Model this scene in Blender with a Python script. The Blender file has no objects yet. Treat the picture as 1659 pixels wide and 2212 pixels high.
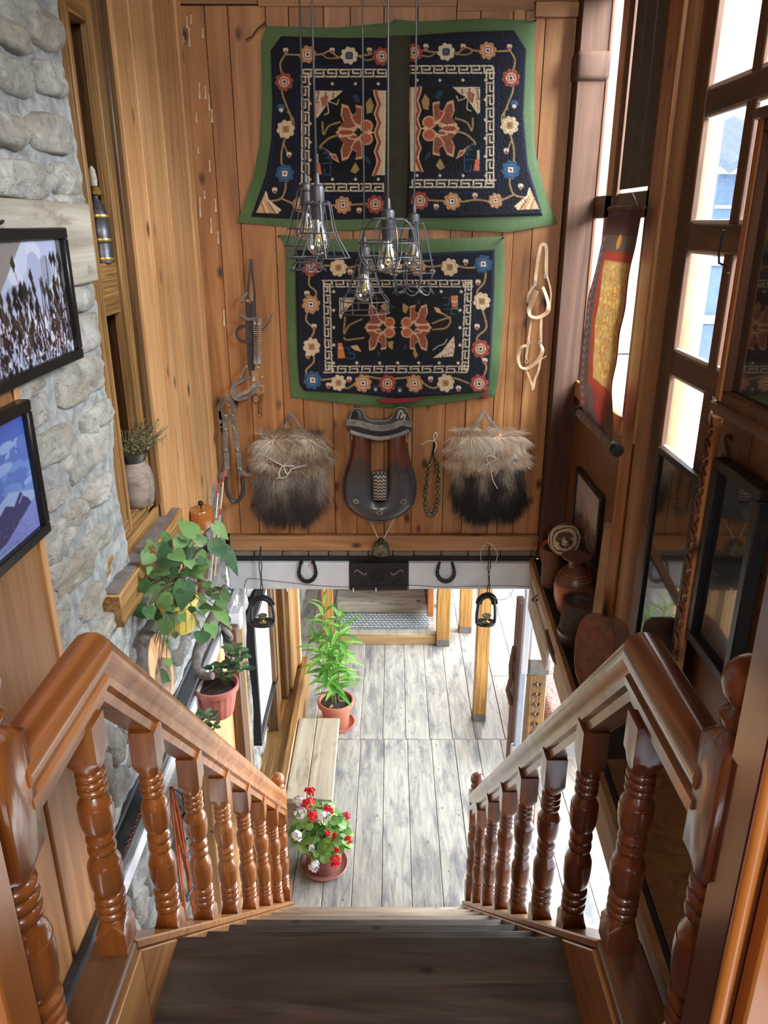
import bpy, bmesh, math, random
import numpy as np
from mathutils import Vector, Matrix, noise
from math import sin, cos, pi, radians, sqrt, atan2
random.seed(7)
SC = bpy.context.scene
COL = SC.collection

# ------------------------------------------------------------------ camera
FPX, PITCH = 1660.0, radians(20.66)
cam_d = bpy.data.cameras.new('camera')
cam_d.sensor_fit = 'HORIZONTAL'; cam_d.sensor_width = 36.0
cam_d.lens = FPX / 1659.0 * 36.0
cam_d.clip_start = 0.02; cam_d.clip_end = 200
cam = bpy.data.objects.new('camera', cam_d); COL.objects.link(cam)
cam.location = (0, 0, 0); cam.rotation_euler = (pi/2 - PITCH, 0, 0)
SC.camera = cam

def ray(u, v):
    x = (u-829.5)/FPX; y = -(v-1106)/FPX
    return Vector((x, cos(PITCH)+y*sin(PITCH), -sin(PITCH)+y*cos(PITCH)))
def onX(u, v, X): r = ray(u, v); return r*(X/r.x)
def onY(u, v, Y): r = ray(u, v); return r*(Y/r.y)
def onZ(u, v, Z): r = ray(u, v); return r*(Z/r.z)
def proj(p):
    d = p[1]*cos(PITCH)-p[2]*sin(PITCH); h = p[1]*sin(PITCH)+p[2]*cos(PITCH)
    return 829.5+FPX*p[0]/d, 1106-FPX*h/d

# ------------------------------------------------------------------ world, lights, exposure
world = bpy.data.worlds.new('overcast_sky'); SC.world = world; world.use_nodes = True
wn = world.node_tree; wn.nodes.clear()
wo = wn.nodes.new('ShaderNodeOutputWorld'); wb = wn.nodes.new('ShaderNodeBackground')
wb.inputs[0].default_value = (0.86, 0.93, 1.0, 1); wb.inputs[1].default_value = 1.9
wn.links.new(wb.outputs[0], wo.inputs[0])

def area(name, loc, target, sx, sy, power, col=(1, 1, 1)):
    l = bpy.data.lights.new(name, 'AREA'); l.shape = 'RECTANGLE'; l.size = sx; l.size_y = sy
    l.energy = power; l.color = col
    o = bpy.data.objects.new(name, l); COL.objects.link(o); o.location = loc
    o.rotation_euler = (Vector(target)-Vector(loc)).to_track_quat('-Z', 'Y').to_euler()
    return o
area('window_daylight', (3.4, 1.3, 2.4), (-0.8, 2.5, -0.5), 3.2, 3.0, 1350, (0.88, 0.94, 1.0))
area('upper_room_daylight', (0.45, -1.3, 0.95), (-0.7, 2.4, -1.2), 1.2, 0.7, 46, (1.0, 0.97, 0.93))
area('lower_room_daylight', (3.4, 5.0, -2.5), (0.0, 4.6, -3.8), 4.5, 1.6, 400, (0.90, 0.95, 1.0))
area('lower_far_daylight', (2.6, 8.6, -2.3), (0.2, 6.4, -3.9), 2.2, 1.2, 150, (0.95, 0.98, 1.0))

SC.view_settings.view_transform = 'Standard'; SC.view_settings.look = 'None'
SC.view_settings.gamma = 1.0; SC.view_settings.use_curve_mapping = False
SC.view_settings.exposure = 0.75
SC.cycles.max_bounces = 8; SC.cycles.diffuse_bounces = 4; SC.cycles.glossy_bounces = 3
SC.cycles.transmission_bounces = 6; SC.cycles.transparent_max_bounces = 12
SC.cycles.sample_clamp_indirect = 6.0
SC.cycles.caustics_reflective = False; SC.cycles.caustics_refractive = False

# ------------------------------------------------------------------ colour + materials
def L(c, g=1.0):
    out = []
    for x in c[:3]:
        x = min(255, x*g)/255.0
        out.append(x/12.92 if x <= 0.04045 else ((x+0.055)/1.055)**2.4)
    return (out[0], out[1], out[2], 1.0)

class NT:
    def __init__(s, name):
        s.m = bpy.data.materials.new(name); s.m.use_nodes = True
        s.t = s.m.node_tree; s.t.nodes.clear()
        s.out = s.t.nodes.new('ShaderNodeOutputMaterial')
    def n(s, kind, **kw):
        nd = s.t.nodes.new('ShaderNode'+kind)
        for k, v in kw.items(): setattr(nd, k, v)
        return nd
    def l(s, a, b): s.t.links.new(a, b)
    def val(s, sock, v):
        if hasattr(v, 'is_output') or isinstance(v, bpy.types.NodeSocket): s.l(v, sock)
        else: sock.default_value = v
    def math(s, op, a, b=None, c=None):
        nd = s.n('Math', operation=op); s.val(nd.inputs[0], a)
        if b is not None: s.val(nd.inputs[1], b)
        if c is not None: s.val(nd.inputs[2], c)
        return nd.outputs[0]
    def mix(s, f, a, b, mode='MIX'):
        nd = s.n('Mix', data_type='RGBA', blend_type=mode)
        s.val(nd.inputs[0], f); s.val(nd.inputs[6], a); s.val(nd.inputs[7], b)
        return nd.outputs[2]
    def ramp(s, f, stops, interp='LINEAR'):
        nd = s.n('ValToRGB'); nd.color_ramp.interpolation = interp
        e = nd.color_ramp.elements
        while len(e) < len(stops): e.new(0.5)
        for i, (p, c) in enumerate(stops):
            e[i].position = p; e[i].color = c if len(c) == 4 else (*c, 1)
        s.val(nd.inputs[0], f); return nd.outputs[0]
    def noise(s, vec, scale, detail=3, dist=0, rough=0.55):
        nd = s.n('TexNoise'); s.l(vec, nd.inputs['Vector'])
        nd.inputs['Scale'].default_value = scale; nd.inputs['Detail'].default_value = detail
        nd.inputs['Distortion'].default_value = dist; nd.inputs['Roughness'].default_value = rough
        return nd.outputs[0]
    def coords(s, shift=True):
        tc = s.n('TexCoord').outputs['Object']
        if not shift: return tc
        oi = s.n('ObjectInfo')
        a = s.n('VectorMath', operation='SCALE'); a.inputs[0].default_value = (13.7, 7.3, 5.9); s.l(oi.outputs['Random'], a.inputs[3])
        b = s.n('VectorMath', operation='ADD'); s.l(tc, b.inputs[0]); s.l(a.outputs[0], b.inputs[1])
        return b.outputs[0]
    def scale(s, vec, sc):
        m = s.n('VectorMath', operation='MULTIPLY'); s.l(vec, m.inputs[0]); m.inputs[1].default_value = sc
        return m.outputs[0]
    def bsdf(s, color, rough=0.5, metal=0.0, coat=0.0, bump=None, bs=0.2, bd=0.01, **kw):
        b = s.n('BsdfPrincipled'); s.val(b.inputs['Base Color'], color); s.val(b.inputs['Roughness'], rough)
        s.val(b.inputs['Metallic'], metal); b.inputs['Coat Weight'].default_value = coat
        b.inputs['Coat Roughness'].default_value = 0.12
        for k, v in kw.items(): s.val(b.inputs[k.replace('_', ' ')], v)
        if bump is not None:
            bn = s.n('Bump'); bn.inputs['Strength'].default_value = bs; bn.inputs['Distance'].default_value = bd
            s.l(bump, bn.inputs['Height']); s.l(bn.outputs[0], b.inputs['Normal'])
        s.l(b.outputs[0], s.out.inputs[0]); return b

def wood(name, dark, mid, light, axis='Z', s=1.0, knots=1.0, rough=0.5, coat=0.0, vary=0.25, bump=0.25, knotcol=(70, 38, 24), stain=None, stain_amt=0.0):
    t = NT(name); v = t.coords()
    def ax(a, b):
        return {'X': (b, a, a), 'Y': (a, b, a), 'Z': (a, a, b)}[axis]
    v1 = t.scale(v, ax(10*s, .8*s)); n1 = t.noise(v1, 1.0, 4, 1.9)
    base = t.ramp(n1, [(0.28, L(dark)), (0.5, L(mid)), (0.72, L(light))])
    v2 = t.scale(v, ax(150*s, 3.5*s)); n2 = t.noise(v2, 1.0, 2, 0.4)
    st = t.ramp(n2, [(0.30, (0.62, 0.60, 0.58, 1)), (0.58, (1, 1, 1, 1))])
    c = t.mix(0.3, base, st, 'MULTIPLY')
    if knots > 0:
        v3 = t.scale(v, ax(8.5*s, 4.6*s)); vo = t.n('TexVoronoi'); t.l(v3, vo.inputs['Vector']); vo.inputs['Scale'].default_value = 1.0
        gate = t.n('SeparateColor'); t.l(vo.outputs['Color'], gate.inputs[0])
        g = t.math('GREATER_THAN', gate.outputs[0], 1.0-0.75*knots)
        k = t.ramp(vo.outputs['Distance'], [(0.06, (1, 1, 1, 1)), (0.12, (0.5, 0.5, 0.5, 1)), (0.18, (0, 0, 0, 1))])
        kk = t.math('MULTIPLY', k, g)
        c = t.mix(kk, c, L(knotcol))
    if stain is not None:
        ns = t.noise(t.scale(v, ax(7.0, 1.6)), 1.5, 7, 0.5, 0.75)
        f = t.ramp(ns, [(0.62-0.3*stain_amt, (0, 0, 0, 1)), (0.78-0.25*stain_amt, (1, 1, 1, 1))])
        c = t.mix(f, c, L(stain))
    oi = t.n('ObjectInfo'); hsv = t.n('HueSaturation')
    t.l(t.math('MULTIPLY_ADD', oi.outputs['Random'], vary, 1-vary/2), hsv.inputs['Value'])
    t.l(c, hsv.inputs['Color'])
    t.bsdf(hsv.outputs[0], rough, coat=coat, bump=n2, bs=bump, bd=0.002)
    return t.m

def zebra(name, dark, light, axis='Z', s=1.0, rough=0.5, coat=0.0):
    t = NT(name); v = t.coords()
    sc = {'X': (1.4, 55, 55), 'Y': (55, 1.4, 55), 'Z': (55, 55, 1.4)}[axis]
    v1 = t.scale(v, tuple(a*s for a in sc)); n1 = t.noise(v1, 1.6, 4, 0.9, 0.6)
    n0 = t.noise(t.scale(v, tuple(a*s*.22 for a in sc)), 1.0, 2, 1.0)
    m = t.math('ADD', t.math('MULTIPLY', n1, 0.7), t.math('MULTIPLY', n0, 0.3))
    c = t.ramp(m, [(0.36, L(dark)), (0.5, L([(a+b)/2 for a, b in zip(dark, light)])), (0.6, L(light))])
    t.bsdf(c, rough, coat=coat, bump=n1, bs=0.3, bd=0.002)
    return t.m

def plain(name, col, rough=0.5, metal=0.0, coat=0.0, var=0.12, scale=18, bump=0.0, **kw):
    t = NT(name); v = t.coords()
    n = t.noise(v, scale, 4, 0.3, 0.6)
    c = t.ramp(n, [(0.3, L(col, 1-var)), (0.7, L(col, 1+var))])
    t.bsdf(c, rough, metal, coat, bump=n if bump > 0 else None, bs=bump, bd=0.004, **kw)
    return t.m

def vcol(name, rough=0.6, bump=0.0, scale=300, coat=0.0, sheen=0.0):
    t = NT(name); a = t.n('Attribute', attribute_name='Col')
    n = t.noise(t.coords(False), scale, 2)
    c = t.mix(0.35, a.outputs['Color'], t.ramp(n, [(0.3, (0.7, 0.7, 0.7, 1)), (0.7, (1.2, 1.2, 1.2, 1))]), 'MULTIPLY')
    t.bsdf(c if bump > 0 else a.outputs['Color'], rough, coat=coat, bump=n if bump > 0 else None, bs=bump, bd=0.003, Sheen_Weight=sheen)
    return t.m

M = {}
M['pine'] = wood('pine_boards', (138, 90, 52), (164, 112, 67), (186, 137, 86), 'Z', knots=1.0, rough=0.45)
M['pine_light'] = wood('pale_pine', (182, 130, 82), (206, 156, 104), (220, 178, 128), 'Z', knots=1.0, rough=0.45, vary=0.15)
M['pine_x'] = wood('pine_across', (128, 88, 54), (154, 110, 70), (174, 130, 86), 'X', knots=0.8, rough=0.5)
M['pine_y'] = wood('pine_deepwise', (150, 102, 60), (180, 128, 80), (204, 156, 104), 'Y', knots=0.6, rough=0.5)
M['dark_post'] = wood('dark_brown_post', (66, 40, 26), (92, 60, 40), (114, 78, 52), 'Z', knots=0.3, rough=0.7)
M['dark_y'] = wood('dark_brown_rail', (60, 38, 26), (86, 58, 40), (108, 76, 52), 'Y', knots=0.2, rough=0.5)
M['log'] = wood('smooth_log', (122, 88, 58), (150, 112, 76), (170, 132, 92), 'Z', s=0.6, knots=0.4, rough=0.6)
M['ply'] = wood('plywood_lining', (140, 96, 58), (164, 116, 72), (180, 132, 86), 'Z', s=1.5, knots=0.0, rough=0.45, vary=0.08)
M['ply_dark'] = wood('brown_plywood', (88, 58, 36), (108, 74, 46), (122, 86, 56), 'Z', s=1.5, knots=0.0, rough=0.4, vary=0.08)
M['zebra'] = zebra('grained_wood', (92, 64, 34), (160, 120, 68), 'Z')
M['zebra_y'] = zebra('grained_wood_deepwise', (92, 62, 30), (172, 130, 74), 'Y')
M['zebra_red'] = zebra('orange_grained_wood', (128, 90, 42), (186, 140, 76), 'Z', rough=0.4)
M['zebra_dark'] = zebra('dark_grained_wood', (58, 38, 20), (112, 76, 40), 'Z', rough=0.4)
M['zebra_orange_x'] = zebra('orange_grained_wood_across', (146, 112, 72), (192, 158, 112), 'X', rough=0.5)
M['grey_dust'] = plain('grey_dusty_wood', (104, 96, 90), 0.8, var=0.15)
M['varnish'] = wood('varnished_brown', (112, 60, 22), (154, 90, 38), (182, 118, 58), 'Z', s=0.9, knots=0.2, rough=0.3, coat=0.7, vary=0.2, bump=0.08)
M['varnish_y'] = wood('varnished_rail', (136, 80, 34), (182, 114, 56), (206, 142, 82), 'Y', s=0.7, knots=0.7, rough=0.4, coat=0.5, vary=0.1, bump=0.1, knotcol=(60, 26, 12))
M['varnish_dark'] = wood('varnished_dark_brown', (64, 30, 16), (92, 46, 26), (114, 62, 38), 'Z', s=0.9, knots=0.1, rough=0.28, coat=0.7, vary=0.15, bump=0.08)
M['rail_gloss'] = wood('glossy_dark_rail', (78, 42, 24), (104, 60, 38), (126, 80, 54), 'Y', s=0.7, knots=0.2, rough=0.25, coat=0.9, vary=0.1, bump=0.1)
M['corner'] = wood('corner_post_wood', (50, 30, 20), (70, 45, 31), (88, 60, 42), 'Z', knots=0.3, rough=0.8)
M['varnish_glare_y'] = wood('glare_pale_rail', (110, 84, 66), (142, 114, 94), (168, 140, 118), 'Y', s=0.7, knots=0.2, rough=0.3, coat=0.6, vary=0.1, bump=0.1)  # sloped right handrail: window glare and dust mixed into a pale colour
M['orange_post'] = wood('orange_varnished_post', (176, 104, 40), (208, 134, 60), (226, 158, 84), 'Z', s=0.8, knots=0.3, rough=0.3, coat=0.5, bump=0.08)
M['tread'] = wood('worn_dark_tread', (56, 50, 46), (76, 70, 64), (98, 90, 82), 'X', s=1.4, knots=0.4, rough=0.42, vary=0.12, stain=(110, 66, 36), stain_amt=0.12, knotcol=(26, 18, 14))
M['tread_worn_lit'] = wood('worn_lit_tread', (138, 124, 108), (166, 150, 132), (186, 170, 150), 'X', s=1.4, knots=0.3, rough=0.42, vary=0.12, stain=(84, 66, 54), stain_amt=0.2)  # paler tread copy: light on the lower steps put into the colour
M['floor'] = wood('worn_floorboards', (144, 140, 134), (168, 164, 155), (186, 182, 173), 'Y', s=2.2, knots=0.3, rough=0.36, vary=0.16, stain=(106, 108, 112), stain_amt=0.5, bump=0.3, knotcol=(112, 90, 68))
M['bench'] = wood('pale_bench_boards', (148, 136, 116), (176, 164, 142), (196, 186, 164), 'Y', s=0.7, knots=0.5, rough=0.5, vary=0.1, stain=(120, 104, 84), stain_amt=0.25)
M['whitewash'] = wood('whitewashed_boards', (150, 140, 124), (176, 168, 152), (196, 188, 172), 'Y', s=1.0, knots=0.3, rough=0.7, vary=0.12, stain=(130, 112, 92), stain_amt=0.2)
M['whitewash_x'] = wood('grey_weathered_boards', (128, 118, 106), (162, 152, 138), (186, 178, 164), 'X', s=1.0, knots=0.4, rough=0.7, stain=(60, 56, 52), stain_amt=0.25)
M['white_beam'] = plain('white_painted_beam', (196, 200, 204), 0.6, var=0.06, scale=5, bump=0.1)
M['black'] = plain('black_lacquer', (18, 18, 20), 0.35, var=0.2)
M['black_void'] = plain('near_black_wood', (26, 22, 20), 0.8, var=0.3)  # near-black, for backings, gaps and dark parts
M['white_trim'] = plain('white_trim', (214, 216, 220), 0.5, var=0.03)
M['earth_back'] = plain('grey_mortar', (144, 145, 143), 0.85, var=0.2, scale=26, bump=0.6)

def stone_mat(name, a, b, c, rough=0.42):
    t = NT(name); v = t.coords()
    n1 = t.noise(v, 9, 6, 0.6, 0.65); n2 = t.noise(v, 55, 5, 0.4, 0.7); n3 = t.noise(v, 3.0, 3, 0.5)
    col = t.ramp(n1, [(0.3, L(a)), (0.5, L(b)), (0.68, L(c))])
    col = t.mix(t.ramp(n3, [(0.45, (0, 0, 0, 1)), (0.7, (0.6, 0.6, 0.6, 1))]), col, L((150, 134, 106)))
    col = t.mix(t.ramp(n2, [(0.30, (0.7, 0.7, 0.7, 1)), (0.42, (0, 0, 0, 1))]), col, L((84, 82, 80)))
    h = t.math('ADD', t.math('MULTIPLY', n1, 1.5), n2)
    t.bsdf(col, rough, bump=h, bs=0.95, bd=0.014)
    return t.m
M['stone'] = stone_mat('pale_rubble_stone', (140, 138, 132), (176, 174, 166), (206, 203, 195))
M['stone_dark'] = stone_mat('grey_rubble_stone', (98, 98, 97), (138, 138, 135), (170, 170, 165), 0.5)

# ------------------------------------------------------------------ mesh building
class MB:
    def __init__(s): s.v = []; s.f = []; s.c = []; s.sm = []
    def add(s, vs, fs, T=None, col=None, smooth=True):
        o = len(s.v)
        if T is not None: vs = [T @ Vector(p) for p in vs]
        s.v += [tuple(p) for p in vs]; s.f += [tuple(i+o for i in f) for f in fs]
        s.c += [col or (1, 1, 1, 1)]*len(vs); s.sm += [smooth]*len(fs)
        return s
    def box(s, a, b, T=None, col=None):
        x0, y0, z0 = a; x1, y1, z1 = b
        vs = [(x0, y0, z0), (x1, y0, z0), (x1, y1, z0), (x0, y1, z0), (x0, y0, z1), (x1, y0, z1), (x1, y1, z1), (x0, y1, z1)]
        return s.add(vs, [(0, 3, 2, 1), (4, 5, 6, 7), (0, 1, 5, 4), (1, 2, 6, 5), (2, 3, 7, 6), (3, 0, 4, 7)], T, col)
    def hexa(s, bottom, top, col=None):   # 4 + 4 corner points
        return s.add(list(bottom)+list(top), [(0, 3, 2, 1), (4, 5, 6, 7), (0, 1, 5, 4), (1, 2, 6, 5), (2, 3, 7, 6), (3, 0, 4, 7)], None, col)
    def tube(s, pts, r, n=8, closed=False, col=None, flat=None):
        pts = [Vector(p) for p in pts]; m = len(pts)
        rs = r if isinstance(r, (list, tuple)) else [r]*m
        tang = []
        for i in range(m):
            a = pts[(i-1) % m] if (closed or i > 0) else pts[0]
            b = pts[(i+1) % m] if (closed or i < m-1) else pts[-1]
            d = (b-a); tang.append(d.normalized() if d.length > 1e-9 else Vector((0, 0, 1)))
        up = Vector((0, 0, 1)) if abs(tang[0].z) < 0.9 else Vector((0, 1, 0))
        nrm = tang[0].cross(up).normalized(); vs = []
        for i in range(m):
            nrm = (nrm - tang[i]*nrm.dot(tang[i]))
            nrm = nrm.normalized() if nrm.length > 1e-6 else tang[i].orthogonal().normalized()
            bn = tang[i].cross(nrm)
            for k in range(n):
                a = 2*pi*k/n
                vs.append(pts[i]+(nrm*cos(a)+bn*sin(a)*(flat or 1.0))*rs[i])
        fs = []
        for i in range(m if closed else m-1):
            j = (i+1) % m
            for k in range(n):
                k2 = (k+1) % n
                fs.append((i*n+k, i*n+k2, j*n+k2, j*n+k))
        if not closed:
            fs.append(tuple(reversed(range(n)))); fs.append(tuple((m-1)*n+k for k in range(n)))
        return s.add(vs, fs, None, col)
    def strap(s, pts, w, t, nrm=(0, -1, 0), col=None):      # flat band; width across, thickness along nrm
        pts = [Vector(p) for p in pts]; N = Vector(nrm).normalized(); vs = []; m = len(pts)
        ws = w if isinstance(w, (list, tuple)) else [w]*m
        for i in range(m):
            a = pts[max(i-1, 0)]; b = pts[min(i+1, m-1)]; d = (b-a).normalized()
            sd = d.cross(N); sd = sd.normalized() if sd.length > 1e-6 else Vector((1, 0, 0))
            n2 = sd.cross(d).normalized()
            for (p, q) in ((-1, -1), (1, -1), (1, 1), (-1, 1)):
                vs.append(pts[i]+sd*p*ws[i]/2+n2*q*t/2)
        fs = []
        for i in range(m-1):
            for k in range(4):
                k2 = (k+1) % 4; fs.append((i*4+k, i*4+k2, (i+1)*4+k2, (i+1)*4+k))
        fs.append((3, 2, 1, 0)); fs.append(tuple((m-1)*4+k for k in range(4)))
        return s.add(vs, fs, None, col)
    def lathe(s, prof, T=None, n=24, col=None):
        vs = []; fs = []; m = len(prof)
        for (r, z) in prof:
            for k in range(n):
                a = 2*pi*k/n; vs.append((r*cos(a), r*sin(a), z))
        for i in range(m-1):
            for k in range(n):
                k2 = (k+1) % n; fs.append((i*n+k, i*n+k2, (i+1)*n+k2, (i+1)*n+k))
        if prof[0][0] > 1e-5: fs.append(tuple(reversed(range(n))))
        if prof[-1][0] > 1e-5: fs.append(tuple((m-1)*n+k for k in range(n)))
        return s.add(vs, fs, T, col)
    def prism(s, poly, h0, h1, T=None, col=None, smooth=False):
        n = len(poly); vs = [(p[0], p[1], h0) for p in poly]+[(p[0], p[1], h1) for p in poly]
        fs = [tuple(reversed(range(n))), tuple(range(n, 2*n))]+[(i, (i+1) % n, n+(i+1) % n, n+i) for i in range(n)]
        return s.add(vs, fs, T, col, smooth)
    def sphere(s, c, r, n=12, m=8, col=None, T=None):
        rx, ry, rz = r if isinstance(r, (tuple, list)) else (r, r, r)
        vs = [(c[0], c[1], c[2]-rz)]; fs = []
        for i in range(1, m):
            t = -pi/2+pi*i/m
            for k in range(n):
                a = 2*pi*k/n; vs.append((c[0]+rx*cos(t)*cos(a), c[1]+ry*cos(t)*sin(a), c[2]+rz*sin(t)))
        vs.append((c[0], c[1], c[2]+rz)); last = len(vs)-1
        for k in range(n):
            k2 = (k+1) % n
            fs.append((0, 1+k2, 1+k)); fs.append((last, last-n+k, last-n+k2))
            for i in range(m-2):
                fs.append((1+i*n+k, 1+i*n+k2, 1+(i+1)*n+k2, 1+(i+1)*n+k))
        return s.add(vs, fs, T, col)
    def grid(s, fn, nu, nv, colfn=None, T=None):
        vs = []; o = len(s.v)
        for j in range(nv+1):
            for i in range(nu+1): vs.append(fn(i/nu, j/nv))
        fs = [(j*(nu+1)+i, j*(nu+1)+i+1, (j+1)*(nu+1)+i+1, (j+1)*(nu+1)+i) for j in range(nv) for i in range(nu)]
        s.add(vs, fs, T)
        if colfn:
            k = o
            for j in range(nv+1):
                for i in range(nu+1): s.c[k] = colfn(i/nu, j/nv); k += 1
        return s
    def build(s, name, mat, parent=None, bevel=0.0, ang=38, colors=False, seg=1, flip=False, shade=True):
        inv = Matrix.Identity(4); p = parent
        while p is not None: inv = inv @ Matrix.Identity(4); p = p.parent
        W = world_of(parent)
        vs = s.v
        if W is not None:
            Wi = W.inverted(); vs = [Wi @ Vector(q) for q in vs]
        me = bpy.data.meshes.new(name); me.from_pydata([tuple(q) for q in vs], [], s.f)
        if colors:
            at = me.color_attributes.new('Col', 'FLOAT_COLOR', 'POINT')
            at.data.foreach_set('color', np.array(s.c, dtype=np.float32).ravel())
        if bevel > 0:
            bm = bmesh.new(); bm.from_mesh(me)
            bmesh.ops.remove_doubles(bm, verts=bm.verts, dist=1e-6)
            es = [e for e in bm.edges if len(e.link_faces) == 2 and e.calc_face_angle(0) > radians(30)]
            bmesh.ops.bevel(bm, geom=es, offset=bevel, segments=seg, profile=0.5, affect='EDGES', clamp_overlap=True)
            bm.to_mesh(me); bm.free()
        if shade:
            me.shade_smooth(); me.set_sharp_from_angle(angle=radians(ang))
        for m_ in (mat if isinstance(mat, (list, tuple)) else [mat]): me.materials.append(m_)
        o = bpy.data.objects.new(name, me); COL.objects.link(o)
        if parent is not None: o.parent = parent
        return o

def world_of(o):
    if o is None: return None
    W = Matrix.Identity(4); ch = []
    while o is not None: ch.append(o); o = o.parent
    for c in reversed(ch):
        W = W @ (Matrix.LocRotScale(c.location, c.rotation_euler, c.scale))
    return W

def tag(o, label=None, cat=None, group=None, kind=None):
    if label: o['label'] = label
    if cat: o['category'] = cat
    if group: o['group'] = group
    if kind: o['kind'] = kind
    return o
def thing(name, label, cat, loc=(0, 0, 0), group=None, rot=(0, 0, 0)):
    o = bpy.data.objects.new(name, None); COL.objects.link(o); o.location = loc; o.rotation_euler = rot
    o.empty_display_size = 0.05
    return tag(o, label, cat, group)
def struct(o, label=None): 
    o['kind'] = 'structure'
    if label: o['label'] = label
    return o
def empty_struct(name, loc=(0, 0, 0)):
    o = bpy.data.objects.new(name, None); COL.objects.link(o); o.location = loc; o['kind'] = 'structure'; return o
KIDS = {}
def copy_tree(o, parent=None):
    c = o.copy(); COL.objects.link(c); c.parent = parent
    for ch in [x for x in bpy.data.objects if x.parent == o]: copy_tree(ch, c)
    return c
def frame(origin, x, y=None, z=None):
    """matrix with given local axes"""
    x = Vector(x).normalized()
    if z is not None: z = Vector(z).normalized(); y = z.cross(x).normalized()
    else: y = Vector(y).normalized(); z = x.cross(y).normalized()
    m = Matrix.Identity(4)
    for i, a in enumerate((x, y, z)):
        for k in range(3): m[k][i] = a[k]
    for k in range(3): m[k][3] = origin[k]
    return m
def bz(p0, p1, p2, p3, n=10):
    p0, p1, p2, p3 = map(Vector, (p0, p1, p2, p3)); out = []
    for i in range(n+1):
        t = i/n; out.append(p0*(1-t)**3+p1*3*t*(1-t)**2+p2*3*t*t*(1-t)+p3*t**3)
    return out
def cr(pts, n=6, closed=False):       # catmull-rom through points
    P = [Vector(p) for p in pts]; m = len(P); out = []
    rng = range(m) if closed else range(m-1)
    for i in rng:
        a = P[(i-1) % m] if (closed or i > 0) else P[i]; b = P[i]; c = P[(i+1) % m]
        d = P[(i+2) % m] if (closed or i < m-2) else c
        for k in range(n):
            t = k/n
            out.append(0.5*((2*b)+(c-a)*t+(2*a-5*b+4*c-d)*t*t+(3*b-a-3*c+d)*t**3))
    if not closed: out.append(P[-1])
    return out
def planks(parent, edges, mk, mat, name='plank', bevel=0.0015, jitter=0.002, mats=None):
    """one object per board; mk(a, b, dj) -> MB"""
    for i in range(len(edges)-1):
        g = 0.0012
        mb = mk(edges[i]+g, edges[i+1]-g, random.uniform(-jitter, jitter))
        mb.build(name, mats[i % len(mats)] if mats else mat, parent, bevel=bevel)
# ================================================================== SETTING
XL, XR, YW, FZ = -0.84, 0.925, 3.70, -3.95
# ---- far wall -----------------------------------------------------
wf = MB().box((-1.2, YW+0.005, -1.66), (0.925, YW+0.04, 1.32)).build('wall_far', M['black_void']); struct(wf)
ed = [-0.86, -0.742, -0.646, -0.49, -0.395, -0.25, -0.14, 0.0, 0.14, 0.30, 0.40, 0.535, 0.585, 0.67, 0.80]
dj = [0.0, -0.004, 0.003, -0.010, 0.004, 0.0, -0.006, 0.002, -0.004, 0.003, -0.006, -0.012, 0.0, -0.004]
for i in range(len(ed)-1):
    MB().box((ed[i]+0.001, YW-0.003+dj[i]*.4, -1.515), (ed[i+1]-0.001, YW+0.003, 0.835)).build('plank', M['pine'], wf, bevel=0.002)
for a, b, y, z0, z1 in ((-0.84, -0.52, 0.0, 0.84, 1.3), (-0.518, 0.30, -0.006, 0.83, 1.3), (0.302, 0.62, -0.002, 0.815, 1.3), (0.622, 0.80, -0.02, 0.79, 0.845), (0.602, 0.80, 0.0, 0.848, 1.3)):
    MB().box((a, YW-0.006+y, z0), (b, YW+0.003, z1)).build('plank', M['pine_x'], wf, bevel=0.002)
MB().box((-0.80, YW-0.03, -1.60), (0.80, YW+0.003, -1.517)).build('bottom_board', M['pine_x'], wf, bevel=0.003)
x = -0.80
while x < 0.80:
    w = random.uniform(0.10, 0.17); b = min(x+w, 0.80)
    MB().box((x+0.002, YW-0.022+random.uniform(-.003, .002), -1.632), (b-0.002, YW+0.003, -1.603)).build('block', M['grey_dust'], wf, bevel=0.003)
    x += w
# spilled paint drips on the two left boards
dm = MB()
for u, v, h in ((403, 35, 26), (408, 60, 40), (412, 32, 20), (396, 78, 14), (437, 62, 20), (430, 180, 34), (443, 185, 30), (451, 205, 34), (423, 243, 22), (457, 235, 30), (427, 318, 14), (452, 345, 26), (431, 425, 44), (441, 412, 18), (465, 430, 28), (455, 470, 34), (470, 500, 26), (483, 670, 34)):
    p, q = onY(u, v, YW-.006), onY(u+1, v+h, YW-.006); dm.tube([(p.x, YW-.0045, p.z), ((p.x+q.x)/2, YW-.0045, (p.z+q.z)/2), (q.x, YW-.0045, q.z)], [.0035, .0025, .0055], 6)
o = dm.build('paint_drips', plain('cream_paint', (214, 196, 160), .5, var=.05), wf); o['kind'] = 'stuff'
# corner post
o = MB().box((0.802, 3.62, -1.64), (0.93, YW+0.02, 1.3)).build('trim_1', M['corner'], None, bevel=0.004); struct(o)
MB().box((0.79, 3.60, 0.55), (0.935, 3.72, 0.66)).build('band', M['corner'], o, bevel=0.02, seg=3)
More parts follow.
